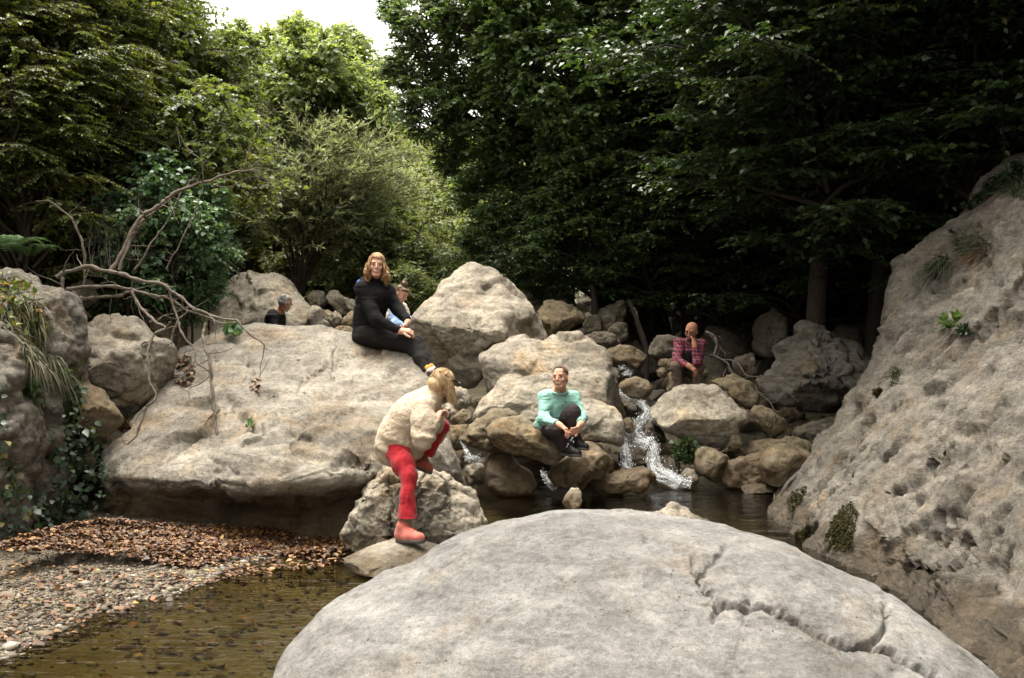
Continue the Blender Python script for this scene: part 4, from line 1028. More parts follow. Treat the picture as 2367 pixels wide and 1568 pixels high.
willow(640, 580, 18.0, 24, 2.8, 1.6, 2, 'feathery willow leaning out from the left thicket toward the sky gap', (-.4, 1.0))
willow(760, 680, 21.0, 24, 3.6, 1.6, 3, 'yellowish willow behind the feathery grey-green willow', (-1.0, 1.0))
for px, py, d, s in [(960, 610, 18, .95), (1020, 560, 20, 1.1), (900, 560, 19, 1.0), (1000, 650, 17, .7), (940, 680, 15.5, .5), (1060, 590, 22, 1.0), (860, 600, 17.5, .8), (800, 620, 18, .8), (980, 480, 24, 1.2), (1030, 420, 27, 1.3), (930, 440, 26, 1.3)]:
    grow('palebush', px, py, d, s, 'stream_bush', 'light green bush on the stream bank behind the woman in black', 'light green bushes behind the woman in black', cat='bush')

# dead branches
def dead_branch(name, fn, main, others, label, d0, m='deadwood', seed=0):
    rng = np.random.default_rng(seed)
    def path(pts, r0, r1, da, db):
        P = np.array([at(*fn(p), da + (db - da) * i / max(1, len(pts) - 1)) for i, p in enumerate(pts)])
        n = max(8, len(pts) * 6)
        P = catmull(P, n)
        rr = .52 * np.linspace(r0, r1, n) * (1 + .18 * np.sin(np.arange(n) * 1.3) + .1 * rng.normal(size=n))
        P = P + np.stack([fbm(P * 6 + k * 9.7, 3, seed + k) for k in range(3)], 1) * .016
        return P, rr
    def sprouts(P, rr):
        out = []
        for k in range(int(len(P) / 7)):
            i = int(rng.integers(2, len(P) - 1)); dr = unit(rng.normal(size=3) + (P[i] - P[i - 1]) / (np.linalg.norm(P[i] - P[i - 1]) + 1e-6) * .8)
            l = rng.uniform(.06, .34); u = np.linspace(0, 1, 7)[:, None]
            q = P[i] + dr * l * u + np.cumsum(rng.normal(size=(7, 3)) * .012, 0) * u
            out.append((q, max(.003, rr[i] * .4) * (1 - .8 * u[:, 0])))
        return out
    P, r = path(*main)
    root = empty(name, P[0], label, 'branch')
    link('limb', tube_mesh('limb', [(P - P[0], r)] + [(a - P[0], b) for a, b in sprouts(P, r)], M[m], 8), None, root)
    for o_ in others:
        Q, r2 = path(*o_)
        link('side_branch', tube_mesh('side_branch', [(Q - P[0], r2)] + [(a - P[0], b) for a, b in sprouts(Q, r2)], M[m], 7), None, root)
    return root
dead_branch('dead_branch', R1, ([(300, 150), (420, 110), (520, 125), (620, 140), (700, 170), (820, 200), (900, 250), (980, 310), (1060, 345), (1150, 370), (1210, 385), (1250, 430), (1340, 510)], .038, .012, 8.5, 8.2), [
    ([(1340, 510), (1330, 590), (1325, 680)], .010, .004, 8.2, 8.2),
    ([(350, 215), (480, 205), (640, 215), (720, 240), (800, 265), (860, 275), (950, 320), (1060, 360), (1130, 390), (1200, 395)], .032, .010, 8.6, 8.2),
    ([(680, 235), (700, 300), (740, 345), (800, 385), (850, 420), (790, 450), (765, 510), (755, 600), (770, 690), (795, 765), (740, 830), (715, 900), (690, 970), (660, 1020)], .026, .018, 8.4, 7.75),
    ([(660, 1020), (640, 1015)], .014, .010, 7.75, 7.75),
    ([(870, 240), (875, 290), (890, 340), (910, 390), (940, 450), (990, 530), (1000, 600), (1070, 665), (970, 735), (985, 800)], .022, .007, 8.4, 8.0),
    ([(1060, 385), (1040, 440), (1040, 510), (1070, 600), (1080, 700), (1095, 800), (1095, 900), (1100, 970)], .028, .024, 8.3, 7.85),
    ([(960, 330), (910, 370), (890, 410), (880, 480), (875, 510)], .016, .008, 8.3, 8.2),
    ([(330, 130), (325, 200), (350, 280), (390, 350), (370, 420)], .035, .012, 8.6, 8.5),
    ([(350, 215), (420, 260), (520, 260), (620, 250), (680, 235)], .03, .02, 8.7, 8.4),
    ([(420, 110), (430, 180), (400, 260), (360, 330)], .02, .008, 8.6, 8.6),
    ([(850, 420), (900, 415), (880, 470)], .010, .004, 8.2, 8.2), ([(990, 530), (940, 560), (960, 600)], .010, .003, 8.1, 8.1), ([(1060, 345), (1090, 380), (1100, 440)], .014, .008, 8.25, 8.2), ([(800, 385), (830, 350), (880, 340)], .012, .006, 8.3, 8.3)],
    'bleached dead branch draped over the huge boulder, its twigs hanging down', 8.3, seed=3)
dead_branch('bare_branch', RU, ([(650, 1590), (720, 1480), (830, 1290), (900, 1230), (970, 1170), (1060, 1120), (1190, 1080), (1300, 1030), (1430, 1005), (1520, 1020), (1600, 1100), (1670, 1210)], .045, .006, 8.8, 9.6), [
    ([(690, 1590), (770, 1420), (850, 1300), (960, 1200), (1080, 1120)], .03, .01, 8.8, 9.2),
    ([(1430, 1005), (1540, 1000), (1700, 1020), (1900, 1030)], .010, .003, 9.4, 9.8), ([(1430, 1005), (1520, 960), (1600, 890), (1660, 840)], .010, .003, 9.4, 9.4),
    ([(1430, 980), (1480, 880), (1540, 740), (1620, 650), (1740, 580)], .012, .003, 9.4, 9.6), ([(1040, 750), (1060, 810), (1120, 890), (1200, 970), (1190, 1080)], .006, .012, 9.2, 9.2),
    ([(1310, 820), (1250, 920), (1200, 970)], .005, .010, 9.2, 9.2), ([(800, 1590), (900, 1430), (1000, 1280), (1070, 1140), (1150, 1040)], .020, .006, 9.0, 9.3),
    ([(970, 1590), (1100, 1350), (1150, 1230), (1190, 1080)], .014, .008, 9.0, 9.2), ([(1190, 1080), (1340, 1100), (1480, 1050), (1600, 1060)], .010, .004, 9.3, 9.5), ([(1480, 1010), (1560, 1060), (1690, 1150)], .008, .003, 9.5, 9.6)],
    'long bare arching branch rising from the roots behind the dead branch', 9, seed=5)
dead_branch('dead_snag', RU, ([(210, 1180), (300, 1195), (400, 1270), (440, 1340), (490, 1450), (500, 1600)], .012, .026, 8.8, 8.8), [([(400, 1275), (415, 1250)], .014, .008, 8.8, 8.8)], 'crooked pale dead stem standing alone in front of the ferns', 8.8, seed=6)
dead_branch('dark_limb', RU, ([(1170, 1270), (1290, 1240), (1400, 1180), (1520, 1150), (1620, 1105)], .06, .03, 12.2, 12.4), [([(1180, 1215), (1300, 1160), (1450, 1140), (1560, 1120)], .03, .015, 12.2, 12.4)], 'dark horizontal limb deep inside the left thicket', 12, 'bark', 7)
rngQ = np.random.default_rng(8)
saps = []
for i in range(26):
    x0, y0 = rngQ.uniform(430, 820), rngQ.uniform(1540, 1640)
    saps.append(([(x0, y0), (x0 + rngQ.uniform(-30, 40), y0 - 160), (x0 + rngQ.uniform(-60, 110), y0 - rngQ.uniform(300, 520))], .007, .002, 9.0 + rngQ.uniform(-.3, .8), 9.2))
dead_branch('sapling_clump', RU, saps[0], saps[1:], 'clump of thin upright bare saplings behind the dead branch', 9, 'bark', 9)
dead_branch('driftwood_branch', R5, ([(770, 260), (810, 280), (840, 340), (825, 400), (850, 430), (910, 470), (950, 545), (1000, 575), (1100, 560), (1200, 565), (1290, 550), (1400, 540)], .034, .006, 12.4, 11.8), [
    ([(860, 430), (960, 460), (1010, 500), (1050, 550), (1150, 580), (1280, 610), (1310, 660), (1390, 730)], .024, .004, 12.3, 11.5), ([(910, 480), (890, 560), (890, 650), (905, 700)], .010, .004, 12.2, 11.3),
    ([(1000, 575), (1080, 620), (1120, 670), (1190, 730), (1240, 790), (1275, 795)], .014, .006, 12.0, 11.2), ([(850, 350), (890, 385), (900, 420)], .014, .006, 12.3, 12.2), ([(740, 400), (790, 405), (830, 415)], .012, .018, 12.4, 12.3),
    ([(1290, 550), (1310, 520), (1340, 505)], .010, .005, 11.9, 11.8), ([(810, 290), (860, 288)], .010, .006, 12.4, 12.4), ([(1200, 565), (1260, 610), (1330, 570)], .007, .004, 11.8, 11.8)],
    'bleached forked driftwood branch lying between plaid shirt man and angular boulder', 12, seed=11)
dead_branch('cliff_twig', RD, ([(2367, 780), (2345, 830), (2325, 870), (2302, 925)], .008, .003, 7.2, 7.0), [([(2335, 850), (2345, 890), (2365, 920)], .004, .002, 7.1, 7.0)], 'thin dark twig hanging down the rock wall', 7, 'bark', 13)
# forest trunks that show under the canopy
for k, (pts, r, d, lab) in enumerate([
    (conv(RM, [(1100, 180), (1150, 250), (1210, 350), (1290, 480)]), .17, 17.0, 'thick dark leaning trunk rising from the scree'),
    ([(1800, 480), (1803, 560), (1806, 640), (1812, 720)], .14, 19.0, 'thick upright dark trunk at the back of the scree'),
    (conv(RM, [(1720, 60), (1735, 200), (1730, 330)]), .10, 21.0, 'upright trunk left of the thick upright dark trunk'),
    (conv(RM, [(2120, 100), (2160, 220), (2200, 340)]), .10, 20.0, 'thin trunk leaning toward the rock wall'),
    (conv(RM, [(848, 60), (852, 170), (860, 280)]), .06, 16.5, 'thin dark trunk before the grass-topped far boulder'),
    (conv(RM, [(640, 380), (655, 460), (665, 540)]), .05, 15.5, 'slim dark trunk behind the brown boulder with a pale crest'),
    (conv(RM, [(1230, 180), (1280, 290), (1310, 400)]), .05, 18.0, 'slim trunk next to the thick dark leaning trunk'),
    ([(1355, 350), (1375, 400), (1410, 450), (1440, 520)], .11, 18.5, 'dark crooked trunk half hidden in the hornbeam leaves'),
    (conv(RM, [(880, 480), (930, 600), (960, 680), (995, 790)]), .035, 14.3, 'thin bare pole leaning over the scree'),
    ([(1225, 30), (1290, 60), (1340, 110), (1400, 190)], .08, 16.2, 'dark branch crossing the bright leaves above the stream')]):
    P = np.array([at(px, py, d) for px, py in pts])
    P = catmull(P, 16)
    if k not in (9,):
        g = gz_at(P[-1][0], P[-1][1]); P = np.vstack([P, [P[-1][0], P[-1][1], min(g - .2, P[-1][2] - .1)]])
    o = link('forest_tree', tube_mesh('forest_tree', [(P - P[-1], np.linspace(r * .7, r * 1.15, len(P)))], M['bark'], 10), loc=P[-1])
    tag(o, lab, 'tree')

# grass tufts, ivy, ferns
def blades(name, roots, dirs, length, width, m, seed, label, cat, bend=.6, loc=None):
    rng = np.random.default_rng(seed)
    n = len(roots)
    d = unit(dirs + rng.normal(size=(n, 3)) * .35)
    l = length * rng.uniform(.5, 1.2, n)
    side = unit(np.cross(d, rng.normal(size=(n, 3)))) * (width * rng.uniform(.6, 1.3, n))[:, None]
    u = np.array([0, .35, .7, 1.0])
    cen = roots[:, None] + d[:, None] * (l[:, None] * u)[..., None] + np.array([0, 0, -1.0]) * (bend * l[:, None] * u ** 2)[..., None]
    w = np.array([1, .85, .5, .05])[None, :, None]
    V = np.stack([cen - side[:, None] * w, cen + side[:, None] * w], 2).reshape(-1, 3)
    k = np.arange(3) * 2
    q = np.stack([k, k + 1, k + 3, k + 2], 1)
    Fc = (q[None] + (np.arange(n) * 8)[:, None, None]).reshape(-1, 4)
    loc = roots.mean(0) if loc is None else loc
    me = np_mesh(name, V - loc, [Fc])
    a = me.attributes.new('v', 'FLOAT', 'POINT')
    a.data.foreach_set('value', np.repeat(rng.uniform(0, 1, n), 8).astype(np.float32))
    me.materials.append(m)
    return tag(link(name, me, loc=loc), label, cat)
def bvh_of(o):
    me = o.data
    V = np.empty(len(me.vertices) * 3, np.float32); me.vertices.foreach_get('co', V)
    V = V.reshape(-1, 3) + np.array(o.location)
    return BVHTree.FromPolygons([Vector(v) for v in V.tolist()], [tuple(p.vertices) for p in me.polygons])
WALLB, BOULB = bvh_of(wall), bvh_of(boulder)
CAM = Vector((0, 0, 1.6))
def hits(bvh, pts):
    P, Nn = [], []
    for px, py in pts:
        h = bvh.ray_cast(CAM, Vector(at(px, py, 1.0)) - CAM)
        if h[0] is not None:
            P.append(h[0][:]); n = h[1]; Nn.append((n if n.dot(h[0] - CAM) < 0 else -n)[:])
    return np.array(P), np.array(Nn)
rngG = np.random.default_rng(17)
def tuft(fn, poly, n, length, width, dirs, label, seed, m='grass', bend=.6, bvh=None):
    P, Nn = hits(bvh or WALLB, poly_pts(conv(fn, poly), n, rngG))
    return blades('grass_tuft', P - Nn * .01, Nn * .5 + np.array(dirs), length, width, M[m], seed, label, 'grass', bend)
M['drygrass'] = leaf_mat('dry_grass', [(0, (.07, .04, .018)), (.6, (.13, .075, .035)), (1, (.19, .12, .06))], trans=.2, rough=.7)
M['greygrass'] = leaf_mat('grey_grass', [(0, (.03, .036, .02)), (.7, (.055, .065, .034)), (1, (.09, .10, .05))], trans=.2, rough=.6)
tuft(R6, [(1250, 480), (1400, 450), (1460, 480), (1470, 570), (1300, 600)], 300, .21, .003, (-.7, 0, .25), 'grey-green grass tuft growing high on the rock wall', 1, 'greygrass', .5)
tuft(R6, [(1380, 540), (1470, 540), (1470, 620), (1350, 640)], 70, .27, .003, (-.8, -.1, -.1), 'dry orange grass hanging below the grey-green tuft on the wall', 2, 'drygrass', .5)
tuft(R6, [(1080, 640), (1200, 570), (1250, 620), (1120, 720)], 260, .22, .004, (-.5, 0, -.2), 'trailing end of grass sweeping down the rock wall', 3, 'greygrass', .6)
tuft(R6, [(1180, 1080), (1280, 1060), (1280, 1160), (1200, 1220)], 90, .18, .003, (-.1, -.2, -.8), 'brown dead roots hanging under the leafy plant on the wall', 4, 'drygrass', .6)
tuft(R6, [(1550, 100), (1699, 60), (1699, 240), (1560, 200)], 320, .22, .004, (-.3, 0, .5), 'dark grass at the top edge of the rock wall', 5, 'greygrass')
tuft(R6, [(860, 1310), (910, 1310), (900, 1400), (850, 1440)], 130, .12, .004, (-.1, 0, .5), 'small green grass tuft in a pocket low on the rock wall', 6, 'greygrass')
def leafy(name, P, Nn, L, kind, m, label, cat, seed, out=.8, kindtag=None, spread=.5, down=0.0):
    rng = np.random.default_rng(seed)
    n = len(P)
    d = Nn * out * .5 + rng.normal(size=(n, 3)) * spread + [0, 0, -down]
    nr = Nn * 1.0 + rng.normal(size=(n, 3)) * .45 + [0, 0, .5]
    loc = P.mean(0)
    me = leaves_mesh(name, P - loc, d, nr, L * rng.uniform(.55, 1.25, n), rng.uniform(0, 1, n), kind, m)
    o = tag(link(name, me, loc=loc), label, cat)
    if kindtag: o['kind'] = kindtag
    return o
P, Nn = hits(WALLB, poly_pts(conv(R6, [(1200, 1010), (1280, 990), (1290, 1060), (1210, 1060)]), 46, rngG))
leafy('wall_plant', P + Nn * .04, Nn + [0, 0, .6], .095, 'ovate', M['leaf_maple'], 'small rosette plant with green leaves rooted in a crack of the rock wall', 'plant', 7, 1.6)
P, Nn = hits(WALLB, poly_pts(conv(R6, [(1290, 1050), (1360, 1040), (1350, 1080), (1300, 1100)]), 120, rngG))
leafy('creeping_plant', P + Nn * .02, Nn, .05, 'ovate', M['ivy'], 'dark creeping plant in the crack beside the green rosette', 'plant', 8)
P, Nn = hits(WALLB, poly_pts(conv(R6, [(1210, 330), (1340, 280), (1500, 130), (1640, 20), (1699, 20), (1699, 80), (1480, 200), (1350, 310)]), 420, rngG))
leafy('wall_ivy', P + Nn * .05, Nn, .06, 'ovate', M['ivy'], 'dark ivy spilling over the top edge of the rock wall', 'ivy', 9)
for i, (poly, lab) in enumerate([([(370, 800), (430, 680), (510, 610), (550, 680), (520, 800), (500, 880), (400, 870)], 'large dark moss cushion at the foot of the rock wall'),
                                 ([(160, 620), (200, 560), (270, 530), (240, 610), (190, 690)], 'olive moss patch on the far toe of the rock wall'),
                                 ([(200, 800), (290, 730), (260, 820)], 'narrow moss patch left of the large moss cushion'),
                                 ([(630, 20), (680, 0), (650, 50)], 'tiny moss patch high on the edge of the rock wall')]):
    P, Nn = hits(WALLB, poly_pts(conv(R7, poly), 2600 if i == 0 else 1000, rngG))
    n = len(P)
    leafy('moss_patch', P + Nn * rngG.uniform(0, .03, (n, 1)), Nn, .017, 'ovate', M['moss'], lab, 'moss', 20 + i, 1.2)
# ivy, grass on the left bank rocks
LEFTB = [bvh_of(o) for o in bpy.data.objects if o.name.split('.')[0] in ('overhanging_rock', 'near_outcrop', 'oblong_stone', 'wedged_boulder')]
def hits_left(pts, back=7.9):
    P, Nn = [], []
    for px, py in pts:
        best = None
        for b in LEFTB:
            h = b.ray_cast(CAM, Vector(at(px, py, 1.0)) - CAM)
            if h[0] is not None and (best is None or h[3] < best[3]): best = h
        if best is None:
            P.append(at(px, py, back + rngG.uniform(-.25, .3))); Nn.append((0, -.8, .6))
        else:
            P.append(best[0][:]); n = best[1]; Nn.append((n if n.dot(best[0] - CAM) < 0 else -n)[:])
    return np.array(P), np.array(Nn)
P, Nn = hits_left(poly_pts(conv(R1, [(330, 620), (400, 760), (460, 900), (430, 1000), (520, 1050), (570, 1180), (520, 1380), (330, 1480), (180, 1420), (230, 1000), (320, 850)]), 560, rngG))
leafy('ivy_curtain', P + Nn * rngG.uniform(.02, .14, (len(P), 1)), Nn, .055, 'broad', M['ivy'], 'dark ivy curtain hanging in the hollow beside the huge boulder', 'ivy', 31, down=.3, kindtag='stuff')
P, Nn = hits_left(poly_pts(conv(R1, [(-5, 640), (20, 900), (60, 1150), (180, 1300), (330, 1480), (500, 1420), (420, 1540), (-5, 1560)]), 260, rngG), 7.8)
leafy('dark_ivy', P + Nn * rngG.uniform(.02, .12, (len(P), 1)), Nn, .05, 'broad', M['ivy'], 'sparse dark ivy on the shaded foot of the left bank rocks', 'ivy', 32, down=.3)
P, Nn = hits_left(poly_pts(conv(R1, [(-5, 140), (110, 190), (200, 300), (230, 420), (150, 480), (60, 440), (-5, 420)]), 420, rngG), 7.2)
blades('hanging_grass', P, Nn * .6 + np.array([.5, -.3, -.1]), .20, .004, M['grass'], 33, 'long grass hanging over the overhanging rock', 'grass', .9)
leafy('creeper', P[:260] + Nn[:260] * .06, Nn[:260], .055, 'ovate', M['leaf_yellow'], 'yellow-green creeper among the hanging grass', 'creeper', 34)
P, Nn = hits_left(poly_pts(conv(R1, [(60, 440), (200, 480), (280, 540), (340, 640), (330, 700), (240, 640), (150, 600)]), 260, rngG), 7.2)
blades('trailing_grass', P, Nn * .5 + np.array([.35, -.3, -.3]), .2, .004, M['grass'], 35, 'trailing grass below the hanging grass on the overhanging rock', 'grass', .9)
P, Nn = hits_left(poly_pts(conv(R1, [(120, 650), (170, 680), (210, 760), (200, 790), (150, 740)]), 40, rngG), 7.2)
leafy('trailing_vine', P + Nn * .05, Nn, .055, 'broad', M['leaf_right'], 'trailing vine leaves between the near outcrop and overhanging rock', 'vine', 36, down=.4)
P, Nn = hits_left(poly_pts(conv(R1, [(290, 620), (360, 640), (380, 780), (440, 890), (450, 980), (380, 960), (350, 860)]), 46, rngG), 7.8)
leafy('broad_leaf_vine', P + Nn * .06, Nn, .09, 'ovate', M['leaf_right'], 'broad dark green vine leaves beside the oblong stone', 'vine', 37, down=.2)
def fern(px, py, d, n, L, seed, label):
    rng = np.random.default_rng(seed)
    b = at(px, py, d)
    root = empty('fern', b, label, 'fern')
    for i in range(n):
        a = i / n * 6.28 + rng.uniform(-.3, .3)
        u = np.linspace(0, 1, 22)
        P = np.column_stack([math.cos(a) * u * L * .75, math.sin(a) * u * L * .5 - .1 * u, L * (u * .75 - .55 * u ** 2.2)])
        T_ = unit(np.gradient(P, axis=0)); S = unit(np.cross(T_, [0, 0, 1]))
        pos = np.vstack([P[2:], P[2:]]); dr = np.vstack([S[2:] + T_[2:] * .4, -S[2:] + T_[2:] * .4]); 
        sz = np.tile(.15 * L * np.sin(np.linspace(.35, 3.0, 20)) + .008, 2)
        me = leaves_mesh('frond', pos, dr, np.tile([[0, -.4, 1.0]], (40, 1)), sz, rng.uniform(.3, 1, 40), 'narrow', M['bush'])
        link('frond', me, None, root)
fern(20, 590, 8.8, 9, .55, 1, 'green fern above the overhanging rock at the thicket edge')
fern(70, 600, 9.0, 7, .45, 2, 'smaller fern beside the green fern at the thicket edge')
P, Nn = hits(BOULB, poly_pts(conv(R1, [(1150, 450), (1190, 430), (1230, 490), (1180, 500)]), 26, rngG))
leafy('boulder_plant', P + Nn * .05, Nn + [0, 0, .8], .10, 'broad', M['bush'], 'little leafy plant on the top edge of the huge boulder', 'plant', 41, 1.4)
P, Nn = hits(BOULB, poly_pts(conv(R1, [(1250, 915), (1270, 905), (1280, 945), (1255, 950)]), 24, rngG))
leafy('crack_plant', P + Nn * .03, Nn + [0, 0, .5], .05, 'ovate', M['bush'], 'tiny green plant in the stepped crack of the huge boulder', 'plant', 42, 1.4)
wp_ = at(*R5((620, 1075)), 10.85)
P = wp_ + np.random.default_rng(3).normal(size=(300, 3)).clip(-1.6, 1.6) * [.075, .045, .075]
leafy('water_plant', P, np.tile([[0, -.6, .8]], (300, 1)), .05, 'broad', M['leaf_right'], 'bushy green water plant beside the lower fall', 'plant', 43, 1.2)
# ------------------------------------------------------------------ people
def sd_prim(pr, p):
    if pr[0] == 'c':
        a, b, ra, rb = pr[1:5]
        ba = b - a; l2 = ba @ ba + 1e-9
        t = np.clip(((p - a) @ ba) / l2, 0, 1)
        return np.linalg.norm(p - a - t[:, None] * ba, axis=1) - (ra + (rb - ra) * t)
    _, c, Rm, rad = pr[:4]
    q = (p - c) @ Rm.T / rad
    k0 = np.linalg.norm(q, axis=1); k1 = np.linalg.norm(q / rad, axis=1) + 1e-9
    return np.where(k0 < 1e-4, -rad.min(), k0 * (k0 - 1) / k1)
def smin(a, b, k):
    h = np.clip(.5 + .5 * (b - a) / k, 0, 1)
    return b + (a - b) * h - k * h * (1 - h)
def sdf_mesh(prims, vox, k):
    lo = np.full(3, 1e9); hi = -lo
    for pr in prims:
        if pr[0] == 'c':
            for q, r in ((pr[1], pr[3]), (pr[2], pr[4])): lo = np.minimum(lo, q - r); hi = np.maximum(hi, q + r)
        else:
            r = pr[3].max(); lo = np.minimum(lo, pr[1] - r); hi = np.maximum(hi, pr[1] + r)
    B = 12
    lo = lo - 3 * vox - k * .3; nb = np.ceil((hi + 3 * vox + k * .3 - lo) / (B * vox)).astype(int)
    g = np.stack(np.meshgrid(*[np.arange(n) for n in nb], indexing='ij'), -1).reshape(-1, 3)
    cen = lo + (g + .5) * B * vox
    D = np.stack([sd_prim(pr, cen) for pr in prims], 1)
    dm = D.min(1); hd = B * vox * .87
    grid = openvdb.FloatGrid(vox * 4)
    lc = np.stack(np.meshgrid(*[np.arange(B)] * 3, indexing='ij'), -1).reshape(-1, 3)
    for i in np.nonzero(dm < hd + k + vox)[0]:
        if dm[i] < -(hd + 2 * vox): 
            arr = np.full((B, B, B), -vox * 4, np.float32)
        else:
            p = lo + (g[i] * B + lc) * vox
            use = np.nonzero(D[i] < dm[i] + 2 * hd + k)[0]
            d = None
            for j in use:
                e = sd_prim(prims[j], p)
                d = e if d is None else smin(d, e, k if len(prims[j]) < 6 else prims[j][5])
            arr = np.clip(d, -vox * 4, vox * 4).reshape(B, B, B).astype(np.float32)
        grid.copyFromArray(np.ascontiguousarray(arr), ijk=tuple(int(v) for v in g[i] * B))
    pts, quads = grid.convertToQuads(0.0)
    pts = np.asarray(pts, float) * vox + lo
    return pts, np.asarray(quads)[:, ::-1]
def A(*v): return np.array(v, float)
def cone(a, b, ra, rb=None): return ('c', np.asarray(a, float), np.asarray(b, float), float(ra), float(ra if rb is None else rb))
def frame(f, u):
    f = unit(np.asarray(f, float)); u = np.asarray(u, float); u = unit(u - f * (u @ f)); r = np.cross(f, u)
    return r, f, u
def ell(c, fr, rad): return ('e', np.asarray(c, float), np.array(fr), np.asarray(rad, float))
def loc_pt(c, fr, x, y, z, s=1.0): return np.asarray(c) + s * (x * fr[0] + y * fr[1] + z * fr[2])
I3 = (A(1, 0, 0), A(0, 1, 0), A(0, 0, 1))
def kk(pr, k): return (*pr, *([0] if pr[0] == 'e' else []), k)
def head_prims(c, fr, s=1.0, neck=None):
    s = s * .96
    L = lambda x, y, z: loc_pt(c, fr, x, y, z, s)
    P = []
    if neck is not None: P.append(kk(cone(L(0, -.020, -.05), neck, .052 * s, .058 * s), .03))
    P += [kk(ell(L(0, -.014, .036), fr, A(.073, .092, .082) * s), .02), kk(ell(L(0, .020, -.020), fr, A(.061, .066, .085) * s), .02),
          kk(cone(L(.046, -.005, -.060), L(.022, .058, -.092), .016 * s, .017 * s), .018), kk(cone(L(-.046, -.005, -.060), L(-.022, .058, -.092), .016 * s, .017 * s), .018),
          kk(ell(L(0, .066, -.094), fr, A(.022, .020, .018) * s), .012), kk(ell(L(.040, .058, -.022), fr, A(.020, .020, .020) * s), .014), kk(ell(L(-.040, .058, -.022), fr, A(.020, .020, .020) * s), .014),
          kk(cone(L(-.040, .072, .032), L(.040, .072, .032), .010 * s), .010), kk(cone(L(0, .084, .018), L(0, .106, -.020), .007 * s, .0095 * s), .006),
          kk(ell(L(0, .104, -.024), fr, A(.0095, .010, .0085) * s), .004), kk(ell(L(.012, .096, -.026), fr, A(.007, .009, .006) * s), .004), kk(ell(L(-.012, .096, -.026), fr, A(.007, .009, .006) * s), .004),
          kk(ell(L(0, .084, -.058), fr, A(.024, .012, .014) * s), .010),
          kk(ell(L(.074, -.010, .0), fr, A(.008, .020, .030) * s), .006), kk(ell(L(-.074, -.010, .0), fr, A(.008, .020, .030) * s), .006)]
    return P
def sculpt(c, fr, s=1.0):
    """eye sockets, mouth line, nostril shade pressed into the face"""
    s = s * .96
    def f(V):
        d = 0
        for x, y, z, dep, r, rz in ((.031, .082, .009, .0065, .015, .010), (-.031, .082, .009, .0065, .015, .010), (0, .097, -.056, .005, .022, .0035), (0, .088, -.074, .004, .018, .006)):
            q = (V - loc_pt(c, fr, x, y, z, s)) @ np.array(fr).T / s
            d = d - dep * s * np.exp(-(q[:, 0] / r) ** 2 - (q[:, 1] / .022) ** 2 - (q[:, 2] / rz) ** 2)
        return d
    return f
def hair_strands(hc, fr, rng, n, length, wave=.010, flare=.35, grav=(0, 0, -1.0), face=.95, bang=1.05, rad=(.080, .098, .090), ctr=(0, -.016, .038), r=.0024, clumps=60, s=1.0, hang=1.55, part=0.0):
    paths = []
    C0 = loc_pt(hc, fr, *ctr, s); g = np.asarray(grav, float)
    cl = [(rng.uniform(-math.pi, math.pi), rng.uniform(.05, 1.2), rng.uniform(0, 6.28), rng.uniform(0, 6.28), rng.uniform(.8, 1.12)) for _ in range(clumps)]
    for i in range(n):
        az, p0, w1, w2, lf = cl[i % clumps]
        az = az + rng.normal() * .10; p0 = np.clip(p0 + rng.normal() * .12, .02, 1.4)
        front = abs(az) < face
        L = length * lf * rng.uniform(.85, 1.1) * s
        end = bang * rng.uniform(.9, 1.06) if front else hang
        if front and p0 > end - .25: p0 = rng.uniform(.05, end - .3)
        ph = np.linspace(p0, end, 7)
        k = 1.0 + .05 * rng.uniform(0, 1)
        pts = [C0 + s * k * (fr[0] * rad[0] * math.sin(a) * math.sin(az) + fr[1] * rad[1] * math.sin(a) * math.cos(az) + fr[2] * rad[2] * math.cos(a)) for a in ph]
        if not front:
            out = unit(fr[0] * math.sin(az) + fr[1] * math.cos(az) * .6)
            p = pts[-1]
            Fm = np.array(fr); rv = np.array(rad) * s * 1.03; ns = 14
            for j in range(1, ns + 1):
                t = j / ns
                p = p + g * L / ns + out * flare * L / ns * (.65 * math.cos(t * 2.6))
                qq = Fm @ (p - C0) / rv; nq = np.linalg.norm(qq)
                if nq < 1: p = C0 + Fm.T @ (qq / nq * rv)
                pts.append(p + (fr[0] * math.sin(w1 + t * 8) + fr[1] * math.cos(w2 + t * 7)) * wave * (.2 + t) + rng.normal(size=3) * .0008)
        pts = np.array(pts); m = len(pts)
        paths.append((pts, r * s * np.interp(np.linspace(0, 1, m), [0, .7, 1], [1, 1, .35])))
    return tubes(paths, 3)
def hair_mesh(prims, strands, m, parent, org, disp=None):
    V, Q = sdf_mesh(prims, .006, .012)
    if disp is not None: V = V + vnormals(V, [Q]) * disp(V)[:, None]
    V2, Q2 = strands
    me = np_mesh('hair', np.vstack([V, V2]) - org, [np.vstack([Q, Q2 + len(V)])]); smooth(me); me.materials.append(m)
    return link('hair', me, None, parent)
